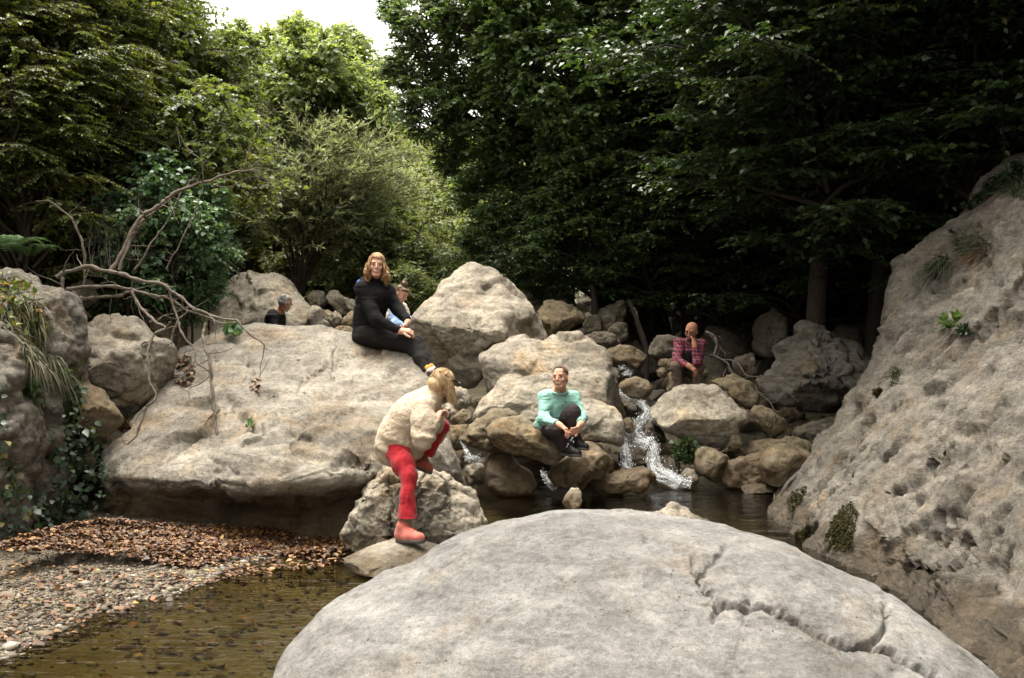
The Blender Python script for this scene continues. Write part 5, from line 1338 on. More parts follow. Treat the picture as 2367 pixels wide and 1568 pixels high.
def hand_prims(w, d, n, curl=.5, side=1, s=1.0):
    """w wrist, d pointing to the fingers, n out of the palm, side: +1 thumb towards d x n"""
    d = unit(np.asarray(d, float)); n = np.asarray(n, float); n = unit(n - d * (n @ d)); t = np.cross(d, n) * side
    P = [cone(w - d * .02, w + d * .02, .024 * s, .026 * s)]
    for x in (-.026, -.008, .010, .026): P.append(cone(w + d * .02 + t * x * .7, w + d * .088 * s + t * x, .015 * s, .012 * s))
    for x, l in ((-.030, .062), (-.010, .076), (.011, .082), (.031, .074)):
        p = w + d * .090 * s + t * x; a = .25 + curl * .5
        for m, fr in enumerate((.45, .32, .23)):
            dd = d * math.cos(a) + n * math.sin(a); q = p + dd * l * fr * s * 1.15
            P.append(('c', p, q, (.0095 - m * .0008) * s, (.0088 - m * .001) * s, .004)); p = q; a += curl * .9
    p = w + d * .030 * s + t * .026
    for l, o in ((.038, .75), (.030, .45), (.024, .25)):
        dd = unit(d * (1 - o * .3) + t * o + n * curl * .5); q = p + dd * l * s
        P.append(('c', p, q, .0115 * s, .010 * s, .006)); p = q
    return P
def part_mesh(name, prims, vox, k, m, parent, org, disp=None, lab=None, hems=()):
    """hems: (point, outward normal, reach) - the cloth ends flat there"""
    V, Q = sdf_mesh(prims, vox, k)
    if disp is not None:
        V = V + vnormals(V, [Q]) * disp(V)[:, None]
    for p, n, reach in hems:
        n = unit(np.asarray(n, float)); h = (V - p) @ n
        near = np.linalg.norm(V - p, axis=1) < reach
        V = V - n * (np.maximum(h, 0) * near)[:, None]
    me = np_mesh(name, V - org, [Q]); smooth(me); me.materials.append(m)
    o = link(name, me, None, parent)
    if lab: o['label'] = lab
    return o
def folds(amp=.010, f=9.0, seed=0, axis=(.3, .3, 1.0)):
    ax = np.asarray(axis)
    return lambda V: amp * 1.3 * ridged(V * f * ax * 1.4, 3, seed) + amp * .6 * fbm(V * f * 3, 2, seed + 3)
def blob(name, c, fr, rad, m, parent, org):
    V, Fc = IV2
    W = (V * rad) @ np.array(fr) + c - org
    me = np_mesh(name, W, [Fc]); smooth(me); me.materials.append(m)
    return link(name, me, None, parent)
IV2 = ico(2)
def face_parts(c, fr, parent, org, s=1.0, eye=None, brow='hair_brown', lips='lips', gaze=0.0, mouth_w=.024):
    s = s * .96
    L = lambda x, y, z: loc_pt(c, fr, x, y, z, s)
    for sx in (-1, 1):
        e = blob('eye', L(.031 * sx, .0755, .009), fr, A(.0130, .0085, .0066) * s, M['eyewhite'], parent, org)
        blob('iris', L(.031 * sx + gaze, .0820, .009), fr, A(.0066, .0045, .0064) * s, M['iris'], e, org)
        for nm, mm, pts, rr in (('eyelash', 'lash', [(.017, .076, .010), (.024, .0835, .0155), (.032, .0855, .0165), (.040, .0825, .0145), (.047, .073, .009)], .0024),
                                ('eyebrow', brow, [(.013, .0865, .028), (.022, .088, .0325), (.033, .0855, .0345), (.044, .078, .0315), (.050, .071, .0285)], .0040)):
            V, Q = tubes([(catmull(np.array([L(x * sx, y, z) for x, y, z in pts]), 12), rr * s * np.sin(np.linspace(.5, 2.7, 12)))], 5)
            me = np_mesh(nm, V - org, [Q]); smooth(me); me.materials.append(M[mm]); link(nm, me, None, parent)
    for z, w, rr in ((-.0525, mouth_w, .0042), (-.0605, mouth_w * .8, .0052)):
        pts = np.array([L(x * w, .0925 - .010 * x * x, z + .003 * x * x) for x in np.linspace(-1, 1, 9)])
        V, Q = tubes([(pts, rr * s * np.sin(np.linspace(.25, 2.9, 9)))], 6)
        me = np_mesh('lips', V - org, [Q]); smooth(me); me.materials.append(M[lips]); link('lips', me, None, parent)
def locks(c, fr, starts, rng, length, wave=.014, r0=.017, r1=.006, fall=(0, 0, -1.0), spread=.5, n=9, s=1.0):
    P = []
    for st in starts:
        p = loc_pt(c, fr, *st, s)
        out = unit(p - c); ph = rng.uniform(0, 6.28); ph2 = rng.uniform(0, 6.28)
        L = length * rng.uniform(.75, 1.1)
        prev = p
        for i in range(1, n + 1):
            t = i / n
            q = p + out * spread * L * .35 * math.sin(min(t * 2.2, 1.57)) + np.asarray(fall) * L * t + A(math.sin(ph + t * 9), math.cos(ph2 + t * 8), 0) * wave * (.4 + t)
            P.append(('c', prev, q, r0 + (r1 - r0) * (t - 1 / n), r0 + (r1 - r0) * t, .008)); prev = q
    return P
def cap_prims(c, fr, s=1.0, grow_=.010, front=.0):
    s = s * .96
    L = lambda x, y, z: loc_pt(c, fr, x, y, z, s)
    return [ell(L(0, -.026 + front, .046), fr, A(.073 + grow_ * .6, .086 + grow_ * .6, .076 + grow_ * .6) * s), ell(L(0, -.052, -.010), fr, A(.064 + grow_ * .6, .056 + grow_ * .6, .062) * s)]

def cloth(name, col, rough=.9, bump=.35, bscale=90, var=.15, sheen=.2): return plain(name, col, rough, var, 14, bump, bscale, .2, sheen)
def skinmat(name, col):
    N = NT(name); tc = N.n('TexCoord').outputs['Object']
    N.set('Base Color', N.mix(N.rng(N.noise(tc, 18, 4), .35, .7), col, (col[0] * .95, col[1] * .72, col[2] * .66)))
    N.set('Roughness', .62); N.set('Specular IOR Level', .22); N.set('Subsurface Weight', .08); N.set('Subsurface Radius', (.02, .008, .004))
    return N.m
M['skin'] = skinmat('skin', (.56, .36, .27)); M['skin_warm'] = skinmat('warm_skin', (.50, .30, .21)); M['skin_tan'] = skinmat('tan_skin', (.36, .185, .115))
M['eyewhite'] = plain('eye_white', (.42, .37, .34), .3, .02); M['iris'] = plain('iris', (.03, .022, .018), .25, .02); M['lash'] = plain('eyelash', (.10, .055, .035), .7, .1)
M['lips'] = plain('lips', (.40, .17, .14), .5, .1); M['lips_m'] = plain('lips_dull', (.33, .15, .11), .5, .1)
def hairmat(name, a, b):
    N = NT(name); tc = N.n('TexCoord').outputs['Object']
    mp = N.n('Mapping', {'Vector': tc, 'Scale': (1, 1, .12)}).outputs[0]
    n = N.noise(mp, 70, 6, .7, .6)
    N.set('Base Color', N.mix(N.rng(n, .35, .65), a, b)); N.set('Roughness', .45)
    N.set('Normal', N.n('Bump', {'Height': n, 'Strength': .9, 'Distance': .012}).outputs[0])
    return N.m
M['hair_blond'] = hairmat('blond_hair', (.36, .225, .105), (.68, .49, .27)); M['hair_gold'] = hairmat('golden_brown_hair', (.24, .115, .045), (.62, .38, .18))
M['hair_brown'] = hairmat('brown_hair', (.055, .028, .014), (.14, .07, .035)); M['hair_grey'] = hairmat('grey_hair', (.26, .245, .225), (.52, .50, .47)); M['hair_dark'] = hairmat('dark_hair', (.015, .010, .008), (.05, .03, .02))
M['fleece'] = cloth('beige_fleece', (.445, .36, .268), .95, .9, 110, .22, .1); M['red'] = cloth('red_corduroy', (.30, .008, .014), .85, .5, 120, .22, .15); M['coral'] = cloth('coral_suede', (.42, .115, .085), .8, .4, 60, .2)
M['rust'] = cloth('rust_suede', (.28, .065, .04), .8, .4, 60, .2); M['sole'] = plain('rubber_sole', (.07, .06, .055), .8, .2); M['sock'] = cloth('olive_sock', (.16, .13, .075)); M['lace'] = plain('shoe_lace', (.50, .06, .05), .8, .1)
M['black'] = cloth('black_knit', (.0075, .0068, .007), .95, .6, 150, .3, 0); M['black_leg'] = cloth('black_trouser', (.0085, .007, .0065), .9, .4, 120, .2, 0); M['blue'] = cloth('blue_cotton', (.03, .07, .28), .9)
M['teal'] = cloth('mint_sweatshirt', (.21, .40, .34), .9, .35, 80, .15, .1); M['charcoal'] = cloth('charcoal_corduroy', (.036, .027, .027), .9, .5, 110, .25, 0); M['black_shoe'] = plain('black_shoe', (.010, .010, .011), .6, .2)
M['dot_sock'] = plain('white_patch', (.6, .6, .6), .8, .1); M['taupe'] = cloth('taupe_trouser', (.115, .082, .066), .9, .4, 100, .2, 0); M['tee'] = cloth('black_tee', (.012, .012, .013)); M['grey_top'] = cloth('dark_grey_top', (.020, .020, .024), .9, .4, 90, .15, 0)
M['cream'] = cloth('cream_top', (.55, .49, .40)); M['paleblue'] = cloth('pale_blue_denim', (.23, .34, .55)); M['pattern_sock'] = plain('patterned_sock', (.62, .55, .5), .85, .05); M['orange'] = plain('ochre_cuff', (.42, .22, .04), .85, .1); M['frame'] = plain('glasses_frame', (.02, .015, .012), .3, .05)
def plaidmat():
    N = NT('plaid_flannel'); tc = N.n('TexCoord').outputs['Object']; sp = N.n('SeparateXYZ', {0: tc})
    def st(v, f, w, o=0.0): return N.math('LESS_THAN', N.math('FRACT', N.math('ADD', N.math('MULTIPLY', v, f), o)), w)
    wb = N.noise(tc, 5.0, 2)
    x = N.math('ADD', N.math('ADD', sp.outputs[0], N.math('MULTIPLY', sp.outputs[1], .5)), N.math('MULTIPLY', wb, .03))
    z = N.math('ADD', sp.outputs[2], N.math('MULTIPLY', wb, .06))
    a, b = st(x, 25.0, .46), st(z, 25.0, .46)
    n = N.math('MULTIPLY', N.math('ADD', a, b), .5)
    c = N.mix(n, (.21, .014, .026), (.008, .008, .022))
    w = N.math('MAXIMUM', N.math('MULTIPLY', st(x, 25.0, .09, .3), .5), N.math('MULTIPLY', st(z, 25.0, .09, .3), .5))
    N.set('Base Color', N.mix(w, c, (.20, .17, .22))); N.set('Roughness', .9)
    N.set('Normal', N.n('Bump', {'Height': N.noise(tc, 40, 4), 'Strength': .4, 'Distance': .01}).outputs[0])
    return N.m
M['plaid'] = plaidmat()
def shoe(parent, org, heel, toe, up, m, sole, w=.042, h=.085, name='shoe', laces=False):
    heel, toe, up = map(lambda v: np.asarray(v, float), (heel, toe, up))
    f = unit(toe - heel); up = unit(up - f * (up @ f)); L = np.linalg.norm(toe - heel)
    P = [cone(heel + up * .050 + f * .02, heel + up * .035 + f * L * .45, .044, .043), cone(heel + up * .035 + f * L * .45, toe + up * .030 - f * .03, .043, .036), cone(heel + up * .05 + f * .025, heel + up * (h + .02) + f * .045, .043, .045), cone(heel + up * .085 + f * .06, heel + up * .05 + f * L * .55, .036, .036)]
    o = part_mesh(name, P, .005, .02, m, parent, org)
    S = [cone(heel + up * .006 + f * .015, heel + up * .006 + f * L * .4, .040, .037), cone(heel + up * .006 + f * L * .4, toe + up * .008 - f * .032, .041, .040)]
    V, Q = sdf_mesh(S, .006, .015)
    hgt = (V - heel) @ up
    V = V - up * np.clip(hgt - .018, 0, 1)[:, None]; hgt = (V - heel) @ up; V = V - up * np.minimum(hgt + .006, 0)[:, None]
    me = np_mesh('sole', V - org, [Q]); smooth(me); me.materials.append(sole); link('sole', me, None, o)
    if laces:
        sd_ = np.cross(f, up)
        for i in range(4):
            a = heel + up * (.118 - i * .013) + f * (.075 + i * .028)
            V, Q = tubes([(np.stack([a - sd_ * .028 - up * .012, a + up * .004, a + sd_ * .028 - up * .012]), np.full(3, .0045))], 5)
            me = np_mesh('lace', V - org, [Q]); me.materials.append(M['lace']); link('lace', me, None, o)
    return o

# --- woman in red trousers, crouched on the knobbly rock
def woman_red():
    q = lambda x, y, d: at(*R3((x, y)), d)
    rng = np.random.default_rng(1)
    foot = q(500, 1300, 6.95); org = foot
    r = empty('person', org, 'person in beige fleece and red flared trousers crouched over one raised knee', 'person')
    hc = q(772, 232, 7.22); fr = frame((.45, .68, -.55), (.5, .2, .82)); neck = q(690, 325, 7.22)
    shN, shF = q(655, 375, 7.10), q(690, 365, 7.42)
    el, wr = q(652, 590, 7.0), q(733, 475, 7.05)
    hipN, knN, anN = q(480, 680, 7.20), q(556, 848, 7.04), q(540, 1150, 6.99)
    hipF, knF, anF = q(560, 650, 7.42), q(768, 512, 7.35), q(655, 700, 7.42)
    chest, mid, pel = q(610, 420, 7.25), q(510, 520, 7.28), q(470, 640, 7.30)
    body = head_prims(hc, fr, 1.0, neck) + [cone(neck, chest, .07, .11), cone(chest, mid, .12), cone(mid, pel, .12), cone(shN, el, .042, .036), cone(el, wr, .036, .026), cone(shF, q(735, 560, 7.40), .042, .036), cone(q(735, 560, 7.40), q(760, 470, 7.28), .036, .026),
            cone(pel, hipN, .10, .08), cone(hipN, knN, .075, .05), cone(knN, anN, .05, .035), cone(pel, hipF, .1, .08), cone(hipF, knF, .075, .05), cone(knF, anF, .05, .035), cone(anN, q(540, 1230, 6.96), .035), cone(anF, q(640, 740, 7.42), .035)]
    body += hand_prims(wr, q(760, 425, 7.1) - wr, A(.7, .4, -.3), .8, 1, .95) + hand_prims(q(760, 470, 7.28), A(-.3, -.5, .5), A(.3, .8, 0), .8, -1, .95)
    part_mesh('body', body, .0055, .03, M['skin'], r, org)
    fl = [cone(q(690, 330, 7.22), q(640, 390, 7.25), .088, .134), cone(q(640, 390, 7.25), q(568, 450, 7.26), .134, .146), cone(q(568, 450, 7.26), q(500, 560, 7.28), .146, .152), cone(q(500, 560, 7.28), q(478, 645, 7.30), .152, .150), cone(q(425, 690, 7.27), q(600, 650, 7.30), .070, .066), cone(q(430, 640, 7.25), q(560, 640, 7.30), .10, .09), cone(q(420, 665, 7.28), q(590, 620, 7.3), .085, .08),
          cone(shN, q(650, 480, 7.04), .078, .074), cone(q(650, 480, 7.04), el, .074, .068), cone(el, q(725, 490, 7.05), .068, .048), cone(shF, q(735, 560, 7.40), .085, .07), cone(q(735, 560, 7.40), q(758, 480, 7.29), .07, .05), cone(q(700, 318, 7.22), q(715, 295, 7.22), .075, .07)]
    def fd(V): return .016 * np.sin(V[:, 2] * 62 + 14 * V[:, 0] + 2.2 * fbm(V * 5, 2, 4)) * np.clip((1.0 - V[:, 2]) * 5, 0, 1) * np.clip(.6 + fbm(V * 4, 2, 6), 0, 1) + .003 * fbm(V * 7, 2, 3) + .0035 * fbm(V * 42, 2, 8)
    part_mesh('fleece_jacket', fl, .007, .055, M['fleece'], r, org, fd)
    tr = [cone(q(480, 660, 7.28), q(560, 655, 7.34), .120, .11), cone(hipN, q(518, 765, 7.12), .100, .084), cone(q(518, 765, 7.12), knN, .084, .060), cone(knN, q(545, 980, 6.98), .059, .051), cone(q(545, 980, 6.98), q(547, 1150, 6.96), .051, .078),
          cone(hipF, knF, .092, .066), cone(knF, q(715, 620, 7.38), .064, .054), cone(q(715, 620, 7.38), q(660, 712, 7.43), .054, .068)]
    part_mesh('trousers', tr, .007, .032, M['red'], r, org, folds(.0035, 7, 6, (1.6, 1.6, .7)), hems=((q(547, 1128, 6.96), A(0, 0, -1), .16), (q(672, 698, 7.42), A(-.45, .0, -.85), .12)))
    part_mesh('sock', [cone(q(538, 1100, 6.97), q(530, 1190, 6.97), .042, .045)], .006, .02, M['sock'], r, org)
    shoe(r, org, q(492, 1292, 6.97), q(650, 1300, 6.80), A(0, 0, 1), M['coral'], M['sole'], laces=True)
    shoe(r, org, q(585, 770, 7.45), q(700, 830, 7.32), A(.2, .1, 1), M['rust'], M['sole'])
    hair_mesh(cap_prims(hc, fr, 1.0, .010), hair_strands(hc, fr, rng, 1300, .17, .007, .15, (.10, .03, -1), .7, .9, s=.98, hang=1.35, clumps=80), M['hair_blond'], r, org)
    # sunglasses pushed up into the hair
    L = lambda x, y, z: loc_pt(hc, fr, x, y, z)
    V, Q = tubes([(np.array([L(-.09, -.02, .07), L(-.088, .06, .09), L(-.05, .092, .10), L(0, .098, .10), L(.05, .092, .10), L(.088, .06, .09), L(.09, -.02, .07)]), np.full(7, .006))], 6)
    me = np_mesh('sunglasses', V - org, [Q]); me.materials.append(M['frame']); g = link('sunglasses', me, None, r)
    for sx in (-1, 1): blob('lens', L(.045 * sx, .092, .092), fr, A(.028, .008, .020), M['frame'], g, org)
woman_red()

# --- man in the mint green sweatshirt
def man_teal():
    q = lambda x, y, d: at(*R4((x, y)), d)
    org = q(1100, 1040, 9.8)
    r = empty('person', org, 'person in mint green sweatshirt and dark trousers sitting with hands clasped over knees', 'person')
    hc = q(996, 452, 9.92); fr = frame((-.36, -.92, .10), (-.06, .05, 1)); neck = q(993, 552, 10.02)
    shR, elR, wrR = q(882, 598, 10.02), q(868, 768, 9.86), q(985, 808, 9.70)
    shL, elL, wrL = q(1096, 602, 10.06), q(1158, 748, 9.92), q(1152, 805, 9.70)
    chest, waist, pel = q(985, 660, 10.08), q(935, 770, 10.14), q(935, 840, 10.18)
    hipR, knR, anR = q(890, 835, 10.14), q(958, 848, 9.74), q(1042, 985, 9.82)
    hipL, knL, anL = q(1000, 815, 10.18), q(1092, 712, 9.82), q(1110, 925, 9.86)
    hR, hL = q(1080, 868, 9.62), q(1128, 845, 9.62)
    body = head_prims(hc, fr, 1.03, neck) + [cone(neck, chest, .07, .11), cone(chest, waist, .12), cone(waist, pel, .12), cone(shR, elR, .045, .04), cone(elR, wrR, .042, .030), cone(shL, elL, .045, .04), cone(elL, wrL, .042, .030), cone(neck, shR, .05, .05), cone(neck, shL, .05, .05),
            cone(hipR, knR, .07, .05), cone(knR, anR, .05, .035), cone(hipL, knL, .07, .05), cone(knL, anL, .05, .035), cone(anR, q(1050, 1010, 9.8), .03), cone(anL, q(1120, 950, 9.84), .03)]
    body += hand_prims(wrR, hR - wrR, A(.1, -.2, -.9), .55, 1) + hand_prims(wrL, hL - wrL + A(-.02, -.05, -.03), A(-.9, 0, -.2), .75, 1)
    part_mesh('body', body, .0045, .025, M['skin_warm'], r, org, sculpt(hc, fr, 1.03))
    sw = [cone(q(993, 575, 10.03), q(988, 605, 10.05), .072, .10), cone(shR, shL, .068), cone(q(985, 575, 10.04), shR, .066, .068), cone(q(1000, 575, 10.04), shL, .066, .068), cone(q(985, 650, 10.08), q(960, 720, 10.1), .148, .150), cone(q(960, 720, 10.1), q(925, 790, 10.13), .150, .145), cone(q(920, 700, 10.05), q(905, 810, 10.08), .12, .115), cone(q(1050, 640, 10.08), q(1020, 760, 10.12), .11, .10),
          cone(shR, elR, .068, .062), cone(elR, q(962, 800, 9.72), .062, .046), cone(shL, elL, .066, .060), cone(elL, q(1153, 788, 9.74), .060, .045), cone(q(850, 810, 10.08), q(960, 800, 10.02), .07, .06)]
    part_mesh('sweatshirt', sw, .007, .04, M['teal'], r, org, folds(.0045, 6, 14, (1, 1, 1.8)), hems=((q(972, 803, 9.715), wrR - elR, .08), (q(1153, 797, 9.73), wrL - elL, .07)))
    V, Q = tubes([(np.array([loc_pt(q(995, 548, 9.985), I3, math.cos(a) * .074, math.sin(a) * .066, -.020 * -math.sin(a) - .008) for a in np.linspace(0, 6.28, 20)]), np.full(20, .011))], 6)
    me = np_mesh('collar', V - org, [Q]); smooth(me); me.materials.append(M['teal']); link('collar', me, None, r)
    blob('chest_emblem', q(1036, 632, 9.905), I3, A(.010, .006, .006), M['taupe'], r, org)
    tr = [cone(pel, q(960, 830, 10.15), .14, .13), cone(hipR, knR, .105, .085), cone(knR, q(1000, 915, 9.78), .083, .068), cone(q(1000, 915, 9.78), q(1030, 975, 9.81), .068, .064), cone(hipL, knL, .105, .082), cone(knL, q(1100, 820, 9.85), .08, .066), cone(q(1100, 820, 9.85), q(1106, 905, 9.86), .066, .060)]
    part_mesh('trousers', tr, .007, .03, M['charcoal'], r, org, folds(.004, 8, 15), hems=((q(1034, 985, 9.815), A(.4, .1, -.9), .09), (q(1106, 915, 9.86), A(0, 0, -1), .09)))
    for c in (q(1055, 978, 9.79), q(1088, 930, 9.80)):
        s_ = part_mesh('sock', [cone(c + A(0, 0, .04), c - A(0, 0, .03), .040)], .007, .02, M['black_shoe'], r, org)
        for dx, dz in ((-.012, .01), (.012, -.005), (0, .032)): blob('sock_dot', c + A(dx, -.039, dz), I3, A(.008, .005, .009), M['dot_sock'], s_, org)
    shoe(r, org, q(1025, 1040, 9.84), q(1150, 1050, 9.66), A(0, .1, 1), M['black_shoe'], M['sole'])
    shoe(r, org, q(1100, 985, 9.90), q(1205, 1000, 9.72), A(0, .1, 1), M['black_shoe'], M['sole'])
    L = lambda x, y, z: loc_pt(hc, fr, x, y, z, 1.03)
    hair_mesh(cap_prims(hc, fr, 1.03, .006), hair_strands(hc, fr, np.random.default_rng(9), 900, .003, .002, .0, (0, 0, -1), .80, .66, (.075, .094, .087), s=1.0, hang=1.22, clumps=150, r=.0026), M['hair_brown'], r, org)
    M['stubble'] = skinmat('stubbled_skin', (.40, .235, .165))
    part_mesh('stubble', [ell(L(0, .060, -.088), fr, A(.025, .024, .020)), cone(L(.045, .0, -.060), L(.022, .055, -.090), .0165, .018), cone(L(-.045, .0, -.060), L(-.022, .055, -.090), .0165, .018)], .004, .012, M['stubble'], r, org)
    face_parts(hc, fr, r, org, 1.03, lips='lips_m', gaze=-.004)
man_teal()

# --- woman in black on the huge boulder
def woman_black():
    D = .28
    q = lambda x, y, d: at(*R2((x, y)), d + D)
    rng = np.random.default_rng(2)
    org = q(1220, 790, 9.25)
    r = empty('person', org, 'person with long wavy golden hair in black sweater sitting on the huge boulder', 'person')
    hc = q(1264, 210, 9.12); fr = frame((.14, -1, -.02), (.06, 0, 1)); neck = q(1255, 315, 9.2)
    shN, elN, wrN = q(1168, 385, 9.1), q(1262, 605, 8.98), q(1438, 690, 8.95)
    shF, elF, wrF = q(1338, 395, 9.3), q(1420, 530, 9.25), q(1495, 622, 9.1)
    chest, waist, pel = q(1245, 450, 9.22), q(1205, 590, 9.28), q(1210, 705, 9.32)
    hN, kN, aN = q(1200, 720, 9.2), q(1530, 800, 9.0), q(1640, 1000, 8.80)
    hF, kF, aF = q(1240, 715, 9.42), q(1548, 782, 9.2), q(1668, 985, 8.95)
    body = head_prims(hc, fr, .98, neck) + [cone(neck, chest, .06, .11), cone(chest, waist, .11), cone(waist, pel, .11), cone(neck, shN, .045), cone(neck, shF, .045), cone(shN, elN, .04, .036), cone(elN, wrN, .036, .026), cone(shF, elF, .04, .036), cone(elF, wrF, .036, .026),
            cone(pel, hN, .08), cone(pel, hF, .08), cone(hN, kN, .07, .05), cone(kN, aN, .05, .033), cone(hF, kF, .07, .05), cone(kF, aF, .05, .033), cone(aN, q(1655, 1030, 8.78), .03), cone(aF, q(1680, 1010, 8.93), .03)]
    body += hand_prims(wrN, q(1480, 690, 8.95) - wrN, A(.2, .4, -.8), .7, -1, .95) + hand_prims(wrF, q(1470, 680, 9.0) - wrF, A(-.6, .3, .2), .6, 1, .95)
    part_mesh('body', body, .0045, .025, M['skin'], r, org, sculpt(hc, fr, .98))
    sw = [cone(q(1255, 325, 9.2), q(1252, 370, 9.21), .070, .10), cone(shN, shF, .072), cone(q(1245, 330, 9.21), shN, .066, .072), cone(q(1262, 330, 9.21), shF, .066, .072), cone(q(1245, 440, 9.22), q(1225, 520, 9.25), .142, .140), cone(q(1225, 520, 9.25), q(1210, 640, 9.3), .140, .142), cone(q(1210, 640, 9.3), q(1215, 690, 9.32), .142, .150), cone(q(1170, 460, 9.22), q(1165, 640, 9.3), .075, .09), cone(q(1270, 430, 9.12), q(1275, 480, 9.14), .10, .09),
          cone(shN, elN, .072, .064), cone(elN, q(1425, 682, 8.95), .062, .043), cone(shF, elF, .068, .060), cone(elF, q(1490, 610, 9.11), .066, .046), cone(q(1180, 330, 9.22), q(1320, 350, 9.28), .055, .05)]
    part_mesh('sweater', sw, .007, .04, M['black'], r, org, lambda V: folds(.0045, 5, 24)(V) + .0025 * fbm(V * 70, 1, 9), hems=((q(1432, 687, 8.95), wrN - elN, .07), (q(1492, 615, 9.105), wrF - elF, .07)))
    part_mesh('hood_lining', [cone(q(1190, 300, 9.26), q(1140, 335, 9.2), .032, .026), cone(q(1140, 335, 9.2), q(1118, 375, 9.17), .026, .016)], .006, .02, M['blue'], r, org)
    tr = [cone(q(1200, 720, 9.3), q(1290, 730, 9.3), .155, .12), cone(hN, kN, .115, .082), cone(kN, q(1590, 900, 8.9), .08, .066), cone(q(1590, 900, 8.9), q(1632, 985, 8.81), .066, .050), cone(hF, kF, .11, .08), cone(kF, q(1610, 890, 9.05), .078, .062), cone(q(1610, 890, 9.05), q(1658, 965, 8.97), .062, .048)]
    part_mesh('trousers', tr, .007, .03, M['black_leg'], r, org, folds(.003, 8, 25), hems=((q(1634, 990, 8.805), A(.4, -.2, -.85), .08), (q(1660, 970, 8.965), A(.4, -.2, -.85), .08)))
    for c, b in ((q(1652, 985, 8.80), 1), (q(1672, 975, 8.95), 2)):
        s_ = part_mesh('sock', [cone(c, c + A(.012, -.01, -.055), .043, .040)], .006, .02, M['pattern_sock'], r, org)
        part_mesh('cuff', [cone(c + A(-.008, .004, .004), c + A(-.012, .006, .018), .041)], .006, .01, M['orange'], s_, org)
        for dx, dz in ((-.02, -.02), (.015, -.035), (.02, -.005)): blob('sock_dot', c + A(dx, -.040, dz), I3, A(.010, .005, .010), M['coral'], s_, org)
    shoe(r, org, q(1620, 1085, 8.82), q(1725, 1100, 8.68), A(.1, .1, 1), M['black_shoe'], M['sole'])
    shoe(r, org, q(1650, 1065, 8.98), q(1745, 1085, 8.86), A(.1, .1, 1), M['black_shoe'], M['sole'])
    hair_mesh(cap_prims(hc, fr, .98, .008), hair_strands(hc, fr, rng, 1500, .19, .024, .70, (0, -.02, -1), .80, 1.12, s=.97, hang=1.6, clumps=90), M['hair_gold'], r, org)
    face_parts(hc, fr, r, org, .98, brow='hair_gold', mouth_w=.027)
woman_black()

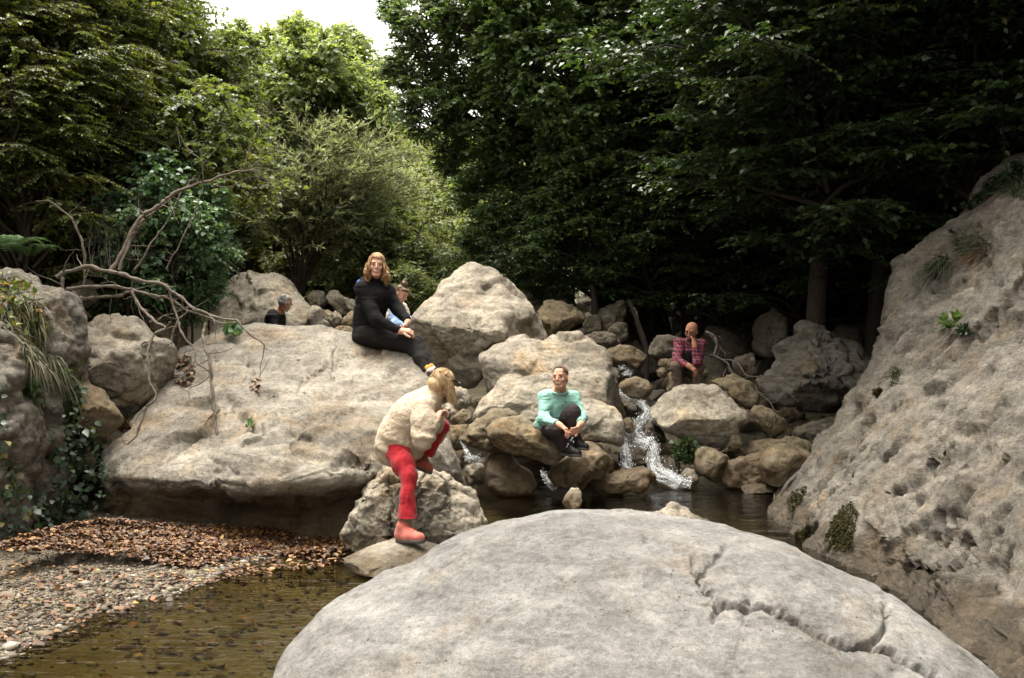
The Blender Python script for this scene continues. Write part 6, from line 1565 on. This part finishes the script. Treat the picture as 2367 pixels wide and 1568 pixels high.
# --- bald man in the plaid shirt
def man_plaid():
    q = lambda x, y, d: at(*R5((x, y)), d)
    org = q(640, 640, 12.3)
    r = empty('person', org, 'person with bald head in red plaid shirt resting chin on one hand', 'person')
    hc = q(666, 252, 12.28); fr = frame((-.50, -.82, -.28), (.05, -.22, .97)); neck = q(668, 322, 12.42)
    shR, elR, wrR = q(582, 332, 12.42), q(566, 452, 12.25), q(648, 486, 12.08)
    shL, elL, wrL = q(732, 336, 12.44), q(708, 458, 12.12), q(688, 352, 12.16)
    chest, waist, pel = q(655, 390, 12.48), q(635, 475, 12.62), q(625, 540, 12.75)
    hR, kR, aR = q(590, 545, 12.7), q(562, 495, 12.22), q(580, 690, 12.28)
    hL, kL, aL = q(662, 545, 12.7), q(710, 490, 12.22), q(704, 690, 12.28)
    body = head_prims(hc, fr, 1.02, neck) + [cone(neck, chest, .07, .11), cone(chest, waist, .11), cone(waist, pel, .11), cone(neck, shR, .05), cone(neck, shL, .05), cone(shR, elR, .045, .04), cone(elR, wrR, .04, .03), cone(shL, elL, .045, .04), cone(elL, wrL, .04, .03), cone(hR, kR, .07, .05), cone(kR, aR, .05, .035), cone(hL, kL, .07, .05), cone(kL, aL, .05, .035)]
    body += hand_prims(wrR, q(692, 518, 12.04) - wrR, A(0, .2, -.9), .5, 1) + hand_prims(wrL, q(682, 290, 12.2) - wrL, A(-.5, .6, .2), .55, -1)
    part_mesh('body', body, .005, .025, M['skin_tan'], r, org, sculpt(hc, fr, 1.02))
    sh = [cone(q(668, 330, 12.42), q(662, 350, 12.44), .070, .09), cone(shR, shL, .066), cone(q(655, 380, 12.48), q(640, 450, 12.56), .152, .150), cone(q(640, 450, 12.56), q(630, 505, 12.66), .150, .155), cone(shR, elR, .068, .060), cone(elR, q(636, 480, 12.1), .058, .042), cone(shL, elL, .066, .060), cone(elL, q(690, 368, 12.15), .056, .042)]
    part_mesh('plaid_shirt', sh, .007, .035, M['plaid'], r, org, folds(.004, 7, 34), hems=((q(640, 483, 12.095), wrR - elR, .07), (q(689, 362, 12.15), wrL - elL, .07)))
    part_mesh('t_shirt', [cone(q(650, 395, 12.385), q(632, 480, 12.48), .062, .085)], .006, .02, M['tee'], r, org)
    part_mesh('trousers', [cone(q(595, 535, 12.7), q(660, 535, 12.7), .13), cone(hR, kR, .10, .078), cone(kR, aR, .076, .060), cone(hL, kL, .10, .078), cone(kL, aL, .076, .060)], .007, .03, M['taupe'], r, org, folds(.006, 7, 35))
    shoe(r, org, q(572, 730, 12.32), q(560, 735, 12.08), A(0, 0, 1), M['black_shoe'], M['sole']); shoe(r, org, q(700, 730, 12.32), q(712, 735, 12.08), A(0, 0, 1), M['black_shoe'], M['sole'])
    L = lambda x, y, z: loc_pt(hc, fr, x, y, z, 1.02)
    part_mesh('hair', [ell(L(0, -.058, -.004), fr, A(.064, .042, .034)), cone(L(.070, -.02, .03), L(.071, -.03, -.01), .007), cone(L(-.070, -.02, .03), L(-.071, -.03, -.01), .007)], .006, .015, M['hair_dark'], r, org)
    part_mesh('beard', [ell(L(0, .064, -.090), fr, A(.028, .026, .026)), cone(L(.046, .0, -.056), L(.022, .056, -.086), .018, .020), cone(L(-.046, .0, -.056), L(-.022, .056, -.086), .018, .020), cone(L(.060, -.005, -.015), L(.046, .0, -.056), .010, .016), cone(L(-.060, -.005, -.015), L(-.046, .0, -.056), .010, .016), cone(L(-.024, .086, -.042), L(.024, .086, -.042), .007)], .005, .012, M['hair_dark'], r, org, lambda V: .004 * ridged(V * 70, 2, 1))
    face_parts(hc, fr, r, org, 1.02, brow='hair_dark', lips='lips_m')
    for sx in (-1, 1):
        V, Q = tubes([(np.array([L(.032 * sx + .024 * math.cos(a), .092 - .008 * abs(math.cos(a)), .008 + .018 * math.sin(a)) for a in np.linspace(0, 6.28, 14)]), np.full(14, .0035))], 5)
        me = np_mesh('glasses', V - org, [Q]); me.materials.append(M['frame']); link('glasses', me, None, r)
man_plaid()

# --- grey-haired woman behind the boulder
def woman_grey():
    q = lambda x, y, d: at(*R2((x, y)), d)
    org = q(540, 860, 14.2)
    r = empty('person', org, 'person with short grey hair in dark top seated behind the huge boulder', 'person')
    rng = np.random.default_rng(4)
    hc = q(592, 487, 13.98); fr = frame((.80, -.45, -.32), (.32, -.15, .94)); neck = q(552, 545, 14.05)
    shN, shF = q(500, 575, 13.95), q(555, 572, 14.25); el, wr = q(520, 700, 13.85), q(625, 740, 13.8)
    chest, pel = q(525, 620, 14.12), q(520, 790, 14.2)
    body = head_prims(hc, fr, .98, neck) + [cone(neck, chest, .06, .10), cone(chest, pel, .11), cone(neck, shN, .045), cone(neck, shF, .045), cone(shN, el, .04, .035), cone(el, wr, .035, .026), cone(pel, q(690, 800, 13.9), .09, .06), cone(q(690, 800, 13.9), q(690, 980, 13.9), .05, .035)] + hand_prims(wr, A(.9, 0, -.2), A(0, 0, -1), .4, 1)
    part_mesh('body', body, .0055, .025, M['skin_warm'], r, org, sculpt(hc, fr, .98))
    part_mesh('top', [cone(q(552, 552, 14.06), q(540, 575, 14.08), .062, .085), cone(shN, shF, .085), cone(q(528, 610, 14.12), q(518, 700, 14.16), .148, .15), cone(q(518, 700, 14.16), pel, .15, .155), cone(shN, el, .078, .066), cone(el, q(610, 738, 13.81), .064, .046), cone(q(490, 600, 14.1), q(495, 700, 14.15), .09, .1)], .008, .04, M['grey_top'], r, org, folds(.007, 6, 44))
    part_mesh('trousers', [cone(pel, q(560, 800, 14.15), .15, .13), cone(q(560, 800, 14.15), q(690, 800, 13.9), .11, .08), cone(q(690, 800, 13.9), q(690, 960, 13.9), .078, .06)], .009, .03, M['charcoal'], r, org)
    shoe(r, org, q(685, 990, 13.92), q(790, 1000, 13.85), A(0, 0, 1), M['black_shoe'], M['sole'])
    hair_mesh(cap_prims(hc, fr, .98, .008), hair_strands(hc, fr, rng, 700, .045, .008, .5, (-.1, 0, -1), .75, .95, s=.97, hang=1.5, clumps=60), M['hair_grey'], r, org)
    face_parts(hc, fr, r, org, .98, brow='hair_grey')
woman_grey()

# --- woman with the bun, half hidden
def woman_bun():
    q = lambda x, y, d: at(*R2((x, y)), d)
    org = q(1460, 720, 12.7)
    r = empty('person', org, 'person with dark hair bun in cream top and pale blue denim, head bowed', 'person')
    rng = np.random.default_rng(5)
    hc = q(1446, 420, 12.6); fr = frame((.72, -.45, -.50), (.42, -.15, .88)); neck = q(1415, 480, 12.68)
    shN, shF = q(1395, 520, 12.58), q(1450, 515, 12.88); el, wr = q(1400, 640, 12.5), q(1480, 650, 12.45)
    chest, pel = q(1420, 560, 12.76), q(1400, 700, 12.85)
    kn, an = q(1520, 630, 12.5), q(1520, 790, 12.6)
    body = head_prims(hc, fr, .97, neck) + [cone(neck, chest, .06, .10), cone(chest, pel, .11), cone(neck, shN, .045), cone(neck, shF, .045), cone(shN, el, .04, .035), cone(el, wr, .035, .026), cone(pel, kn, .07, .05), cone(kn, an, .05, .035)] + hand_prims(wr, A(.9, 0, 0), A(0, 0, -1), .4, 1)
    part_mesh('body', body, .0055, .025, M['skin_warm'], r, org, sculpt(hc, fr, .98))
    part_mesh('cream_top', [cone(neck, q(1430, 520, 12.72), .06, .09), cone(shN, shF, .08), cone(q(1440, 550, 12.72), q(1450, 640, 12.75), .125, .13), cone(q(1420, 560, 12.78), pel, .14, .15)], .008, .04, M['cream'], r, org, folds(.006, 6, 54))
    part_mesh('denim_sleeve', [cone(shN, el, .082, .07), cone(el, wr, .068, .05), cone(q(1388, 470, 12.66), q(1400, 520, 12.56), .05, .07)], .008, .03, M['paleblue'], r, org, folds(.006, 8, 55))
    part_mesh('jeans', [cone(pel, q(1440, 690, 12.7), .15, .12), cone(q(1440, 690, 12.7), kn, .10, .08), cone(kn, an, .076, .06), cone(q(1400, 640, 12.45), q(1400, 780, 12.5), .075, .06)], .008, .03, M['paleblue'], r, org, folds(.006, 8, 56))
    shoe(r, org, q(1510, 825, 12.62), q(1600, 835, 12.5), A(0, 0, 1), M['black_shoe'], M['sole'])
    hp = cap_prims(hc, fr, .97, .010) + [ell(loc_pt(hc, fr, 0, -.03, .140), fr, A(.045, .045, .038)), ell(loc_pt(hc, fr, 0, .035, .085), fr, A(.066, .05, .028))]
    part_mesh('hair', hp, .006, .012, M['hair_brown'], r, org, lambda V: .006 * ridged(V * 50, 2, 3))
    face_parts(hc, fr, r, org, .97)
woman_bun()

# --- figure in black under the left trees
def person_shadow():
    q = lambda x, y, d: at(*R2((x, y)), d)
    org = q(240, 760, 19.0); org[2] = gz_at(org[0], org[1])
    r = empty('person', org, 'person in black standing in the shade of the thicket above the grey boulder', 'person')
    hc = q(276, 108, 18.9); fr = frame((.75, -.6, -.2), (.1, 0, 1)); neck = q(260, 160, 19.0)
    sN, sF = q(205, 195, 18.9), q(300, 200, 19.15); ch, pe = q(245, 260, 19.0), q(240, 420, 19.05)
    kN, aN, kF, aF = q(215, 590, 18.9), q(215, 740, 19.0), q(265, 590, 19.0), q(265, 740, 19.1)
    eN, wN, eF, wF = q(190, 310, 18.85), q(230, 400, 18.75), q(310, 310, 19.1), q(320, 400, 18.95)
    part_mesh('body', head_prims(hc, fr, 1.0, neck) + [cone(neck, ch, .06, .10), cone(ch, pe, .11), cone(neck, sN, .045), cone(neck, sF, .045), cone(sN, eN, .042, .036), cone(eN, wN, .036, .028), cone(sF, eF, .042, .036), cone(eF, wF, .036, .028), cone(pe, kN, .08, .05), cone(kN, aN, .05, .035), cone(pe, kF, .08, .05), cone(kF, aF, .05, .035)] + hand_prims(wN, A(.3, -.2, -.9), A(1, 0, 0), .4, 1) + hand_prims(wF, A(.1, -.2, -.9), A(-1, 0, 0), .4, 1), .007, .025, M['skin_tan'], r, org)
    part_mesh('jumper', [cone(sN, sF, .085), cone(ch, pe, .15, .15), cone(sN, eN, .075, .065), cone(eN, wN, .064, .045), cone(sF, eF, .075, .065), cone(eF, wF, .064, .045)], .01, .04, M['black'], r, org, folds(.006, 6, 64))
    part_mesh('trousers', [cone(pe, pe + A(0, 0, -.1), .145), cone(pe, kN, .10, .075), cone(kN, aN, .072, .06), cone(pe, kF, .10, .075), cone(kF, aF, .072, .06)], .01, .03, M['black_leg'], r, org)
    shoe(r, org, aN - A(0, -.04, .1), aN - A(-.1, .2, .1), A(0, 0, 1), M['black_shoe'], M['sole']); shoe(r, org, aF - A(0, -.04, .1), aF - A(-.1, .2, .1), A(0, 0, 1), M['black_shoe'], M['sole'])
    part_mesh('hair', cap_prims(hc, fr, 1.0, .014) + [ell(loc_pt(hc, fr, 0, .035, .09), fr, A(.068, .05, .03))], .007, .012, M['hair_dark'], r, org)
person_shadow()
# ------------------------------------------------------------------ white water
def foam_material():
    N = NT('white_water')
    tc = N.n('TexCoord').outputs['UV']
    p = N.n('NewGeometry').outputs['Position']
    mp = N.n('Mapping', {'Vector': tc, 'Scale': (6.0, .9, 1.0)}).outputs[0]
    n = N.noise(mp, 1.6, 4, .55, .3)
    n2 = N.noise(p, 9, 3, .5)
    edge = N.n('Attribute', attribute_name='edge').outputs['Fac']
    a = N.math('ADD', N.math('ADD', n, N.math('MULTIPLY', n2, .18)), N.math('MULTIPLY', edge, -.5))
    N.set('Base Color', N.ramp(n, [(.32, (.36, .38, .38)), (.62, (.62, .65, .67))]))
    N.set('Roughness', .35)
    N.set('Alpha', N.rng(a, .26, .85, .0, .62))
    N.set('Normal', N.n('Bump', {'Height': n, 'Strength': .6, 'Distance': .04}).outputs[0])
    return N.m
M['foam'] = foam_material()
def ribbon(name, pts, label, seed=0, parent=None):
    """pts: (px, py, d, half width m)"""
    P = np.array([list(at(*R5(p[:2]), p[2])) + [p[3] * .6] for p in pts])
    n, k = 60, 17
    C = catmull(P, n)
    t = unit(np.gradient(C[:, :3], axis=0))
    side = unit(np.cross(t, [0, -.75, .66]))
    u = np.linspace(-1, 1, k)
    V = C[:, None, :3] + side[:, None] * (C[:, 3:4] * u[None])[..., None]
    up = unit(np.cross(side, t)); up *= np.sign(up[:, 2:3] - up[:, 1:2] + 1e-9)
    V = V + up[:, None] * ((.05 * (1 - u[None] ** 2)) * np.ones((n, 1)))[..., None]
    V = V.reshape(-1, 3)
    V += (fbm(V * 7, 3, seed) * .022)[:, None] * np.repeat(up, k, axis=0)
    a = (np.arange(n - 1)[:, None] * k + np.arange(k - 1)[None]).ravel()
    me = np_mesh(name, V - C[0, :3], [np.stack([a, a + 1, a + k + 1, a + k], 1)]); smooth(me)
    uv = np.stack(np.meshgrid(u * .5 + .5, np.linspace(0, 1, n) * len(pts) * .5), -1).reshape(-1, 2)
    li = np.empty(len(me.loops), np.int32); me.loops.foreach_get('vertex_index', li)
    me.uv_layers.new(name='UVMap').data.foreach_set('uv', uv[li].ravel())
    e = me.attributes.new('edge', 'FLOAT', 'POINT'); 
    e.data.foreach_set('value', np.tile(np.abs(u) ** 3, n).astype(np.float32))
    o = link(name, me, M['foam'], loc=C[0, :3])
    # froth: droplets and strings of foam riding on the sheet
    rng = np.random.default_rng(seed + 50)
    nd = int(420 * np.linalg.norm(np.diff(C[:, :3], axis=0), axis=1).sum() / .5)
    t_ = rng.uniform(0, n - 1.001, nd); w_ = np.clip(rng.normal(size=nd) * .5, -1.15, 1.15)
    i0 = t_.astype(int); fr_ = (t_ - i0)[:, None]
    c0 = C[i0] * (1 - fr_) + C[i0 + 1] * fr_
    clump = fbm(np.column_stack([t_ * .35, w_ * 2, 0 * t_]), 2, seed)
    keep = clump > -.15
    X = c0[:, :3] + side[i0] * (c0[:, 3] * w_)[:, None] + up[i0] * (.035 + .05 * rng.uniform(0, 1, nd) ** 2)[:, None] + rng.normal(size=(nd, 3)) * .008
    V0, F0 = ico(1)
    rr = (.0013 + rng.exponential(.0009, nd)).clip(0, .006)
    L_ = V0[None] * rr[:, None, None] * (1 + .25 * rng.normal(size=(nd, len(V0), 1)))
    al = (L_ @ np.array([0, 0, 1.0]))[..., None] * 0 + np.einsum('nkc,nc->nk', L_, t[i0])[..., None]
    L_ = L_ + al * t[i0][:, None] * rng.uniform(.5, 3.0, (nd, 1, 1))
    W = (L_ + X[:, None])[keep]
    Fc = (F0[None] + (np.arange(len(W)) * len(V0))[:, None, None]).reshape(-1, 3)
    fm = np_mesh('foam', W.reshape(-1, 3) - C[0, :3], [Fc]); smooth(fm)
    fo = link('foam', fm, M['froth'], o); fo['kind'] = 'stuff'
    return structure(o)
M['froth'] = plain('froth', (.72, .74, .76), .4, .08)
ribbon('cascade', [(170, 660, 12.9, .10), (250, 715, 12.6, .14), (330, 765, 12.2, .12), (372, 810, 11.9, .15), (330, 880, 11.65, .18), (265, 945, 11.35, .20), (290, 1000, 11.2, .22), (380, 1030, 11.1, .22)], '', 1)
ribbon('water', [(205, 1000, 11.3, .14), (215, 1070, 11.05, .14), (225, 1150, 10.95, .14), (230, 1215, 10.85, .15)], '', 2)
ribbon('water', [(380, 1000, 11.2, .12), (410, 1060, 11.05, .15), (405, 1140, 10.95, .16), (440, 1210, 10.8, .20), (530, 1265, 10.65, .20), (670, 1300, 10.55, .12)], '', 3)
ribbon('water', [(500, 1225, 10.75, .12), (560, 1280, 10.6, .16), (600, 1300, 10.55, .18)], '', 4)
def r4to5(p): 
    q = R4(p); return ((q[0] - 1372.8) / .33814, (q[1] - 681.7) / .33814)
ribbon('water', [(*r4to5((235, 950)), 10.85, .03), (*r4to5((270, 1010)), 10.75, .035), (*r4to5((295, 1070)), 10.65, .05)], '', 5)
ribbon('water', [(*r4to5((290, 1080)), 10.68, .10), (*r4to5((350, 1085)), 10.6, .12), (*r4to5((410, 1110)), 10.55, .10)], '', 6)
ribbon('water', [(*r4to5((1470, 390)), 13.6, .10), (*r4to5((1520, 415)), 13.2, .14), (*r4to5((1500, 450)), 12.9, .10)], '', 7)
ribbon('water', [(*r4to5((870, 1200)), 10.5, .06), (*r4to5((930, 1260)), 10.35, .10), (*r4to5((1000, 1300)), 10.2, .14)], '', 8)

# ------------------------------------------------------------------ gravel, leaf litter, sunken stones
rngP = np.random.default_rng(77)
V1, F1 = ico(1)
def pebbles(name, X, R_, m, seed, parent=None):
    rng = np.random.default_rng(seed)
    n = len(X)
    k = len(V1)
    base = V1[None] * (1 + .22 * rng.normal(size=(n, k, 1)))
    ax = rng.uniform(.6, 1.35, (n, 3)) * [1, 1, .6]
    a = rng.uniform(0, 6.28, n)
    L = base * ax[:, None] * R_[:, None, None]
    x = L[..., 0] * np.cos(a)[:, None] - L[..., 1] * np.sin(a)[:, None]
    y = L[..., 0] * np.sin(a)[:, None] + L[..., 1] * np.cos(a)[:, None]
    V = np.stack([x, y, L[..., 2]], -1) + X[:, None]
    Fc = (F1[None] + (np.arange(n) * k)[:, None, None]).reshape(-1, 3)
    me = np_mesh(name, V.reshape(-1, 3), [Fc]); smooth(me)
    at_ = me.attributes.new('v', 'FLOAT', 'POINT')
    at_.data.foreach_set('value', np.repeat(rng.uniform(0, 1, n), k).astype(np.float32))
    me.materials.append(m)
    return link(name, me)
def peb_mat(name, stops):
    N = NT(name)
    c = N.ramp(N.n('Attribute', attribute_name='v').outputs['Fac'], stops)
    p = N.n('NewGeometry').outputs['Position']
    N.set('Base Color', N.mix(1.0, c, N.ramp(N.noise(p, 60, 4), [(.3, grey(.75)), (.7, grey(1.15))]), 'MULTIPLY'))
    N.set('Roughness', .75)
    return N.m
M['pebble'] = peb_mat('pebble', [(0, (.032, .022, .012)), (.35, (.078, .058, .037)), (.75, (.138, .113, .081)), (.96, (.25, .22, .175)), (1, (.38, .35, .30))])
M['bedpebble'] = peb_mat('bed_pebble', [(0, (.045, .033, .014)), (.5, (.09, .072, .036)), (.85, (.16, .135, .08)), (1, (.30, .27, .20))])
n = 27000
y = rngP.uniform(4.2, 8.0, n)
xb = -2.58 + (y - 5.07) * .33
x = xb + .12 - rngP.exponential(.8, n)
ok = x > -5.2
x, y = x[ok], y[ok]
z = np.array([gz_at(a, b) for a, b in zip(x, y)])
r_ = .0045 + rngP.exponential(.0042, len(x)).clip(0, .036)
tag(pebbles('gravel', np.column_stack([x, y, z + r_ * .2]), r_, M['pebble'], 5), 'pale gravel bank at the water\'s edge', 'gravel', kind='stuff')
n = 3600
y = rngP.uniform(4.3, 9.6, n); x = rngP.uniform(-2.6, 2.5, n)
z = np.array([gz_at(a, b) for a, b in zip(x, y)])
ok = z < .02
r_ = .008 + rngP.exponential(.010, n).clip(0, .07)
tag(pebbles('bed_gravel', np.column_stack([x, y, z + r_ * .15])[ok], r_[ok], M['bedpebble'], 6), 'brown pebbles on the bed of the clear shallow water', 'gravel', kind='stuff')

def litter(name, X, L, label, seed, tilt=.35, kindtag='stuff', m='litter', cat='leaves'):
    rng = np.random.default_rng(seed)
    n = len(X)
    d = rng.normal(size=(n, 3)) * [1, 1, tilt * .6]
    nr = np.tile([[0, 0, 1.0]], (n, 1)) + rng.normal(size=(n, 3)) * tilt
    loc = X.mean(0)
    me = leaves_mesh(name, X - loc, d, nr, L * rng.uniform(.5, 1.3, n), rng.uniform(0, 1, n), 'broad', M[m])
    return tag(link(name, me, loc=loc), label, cat, kind=kindtag)
def on_water(poly, n, lift=.012, floor=True):
    P = poly_pts(poly, n, rngP)
    X = []
    for px, py in P:
        dd = 3682.0 / (py - 784.0)
        g = at(px, py, dd)
        zz = max(0.003, gz_at(g[0], g[1])) if floor else 0.0
        d2 = (1.6 - zz) * F / (py - 784.0)
        g = at(px, py, d2)
        X.append((g[0], g[1], zz + rngP.uniform(.002, lift)))
    return np.array(X)
litter('leaf_litter', on_water([(-10, 1262), (60, 1235), (180, 1208), (250, 1200), (420, 1215), (800, 1225), (800, 1272), (640, 1282), (520, 1294), (440, 1312), (380, 1304), (290, 1284), (150, 1274), (-10, 1276)], 8000, .012), .034, 'drift of brown fallen leaves along the foot of the huge boulder', 3, .28)
litter('floating_leaves', on_water([(420, 1260), (800, 1255), (800, 1300), (560, 1335), (430, 1360), (380, 1350)], 420, .008), .042, 'scattered leaves floating past the leaf drift', 4, .12)
litter('shore_leaves', on_water([(0, 1300), (380, 1320), (420, 1380), (250, 1440), (100, 1500), (0, 1510)], 260, .02), .042, 'scattered yellow and brown leaves on the gravel bank', 5, .3)
litter('sunken_leaves', np.column_stack([(q := np.random.default_rng(6).uniform([-2.2, 4.3], [.4, 7.5], (380, 2))), np.array([min(-.01, gz_at(a, b) + .015) for a, b in q])]), .06, 'sunken brown leaves on the stream bed', 6, .3)
def on_boulder(fn, poly, n, L, label, seed, thick=.03):
    P, Nn = hits(BOULB, poly_pts(conv(fn, poly), n, rngP))
    return litter('leaf_heap', P + Nn * rngP.uniform(.002, thick * .6, (len(P), 1)), L * .72, label, seed, .35)
on_boulder(R1, [(880, 570), (990, 570), (1000, 640), (980, 720), (900, 715), (860, 680)], 150, .06, 'heap of dry leaves caught beside the hanging dead branch', 11, .06)
on_boulder(R1, [(1280, 690), (1320, 680), (1330, 730), (1310, 760), (1280, 740)], 26, .06, 'small bunch of dry leaves hanging on the huge boulder', 12, .04)
on_boulder(R2, [(420, 880), (1100, 800), (1300, 1200), (1000, 1500), (400, 1300)], 22, .045, 'single yellow leaves scattered on the huge boulder', 13, .01)
on_boulder(R2, [(700, 1060), (860, 950), (870, 975), (740, 1060)], 12, .04, 'leaves lying along the slanting crack of the huge boulder', 14, .01)
X = np.array([at(*R1(p), 8.5) for p in poly_pts([(590, 900), (700, 880), (720, 920), (600, 960)], 40, rngP)])
litter('gap_leaves', X, .06, 'dry leaves in the gap under the wedged angular boulder', 15, .5)
X = np.array([at(*R1(p), 8.65) for p in poly_pts([(350, 410), (390, 420), (390, 500), (360, 500)], 40, rngP)])
litter('root_leaves', X, .06, 'dry leaves wedged left of the wedged angular boulder', 16, .5)
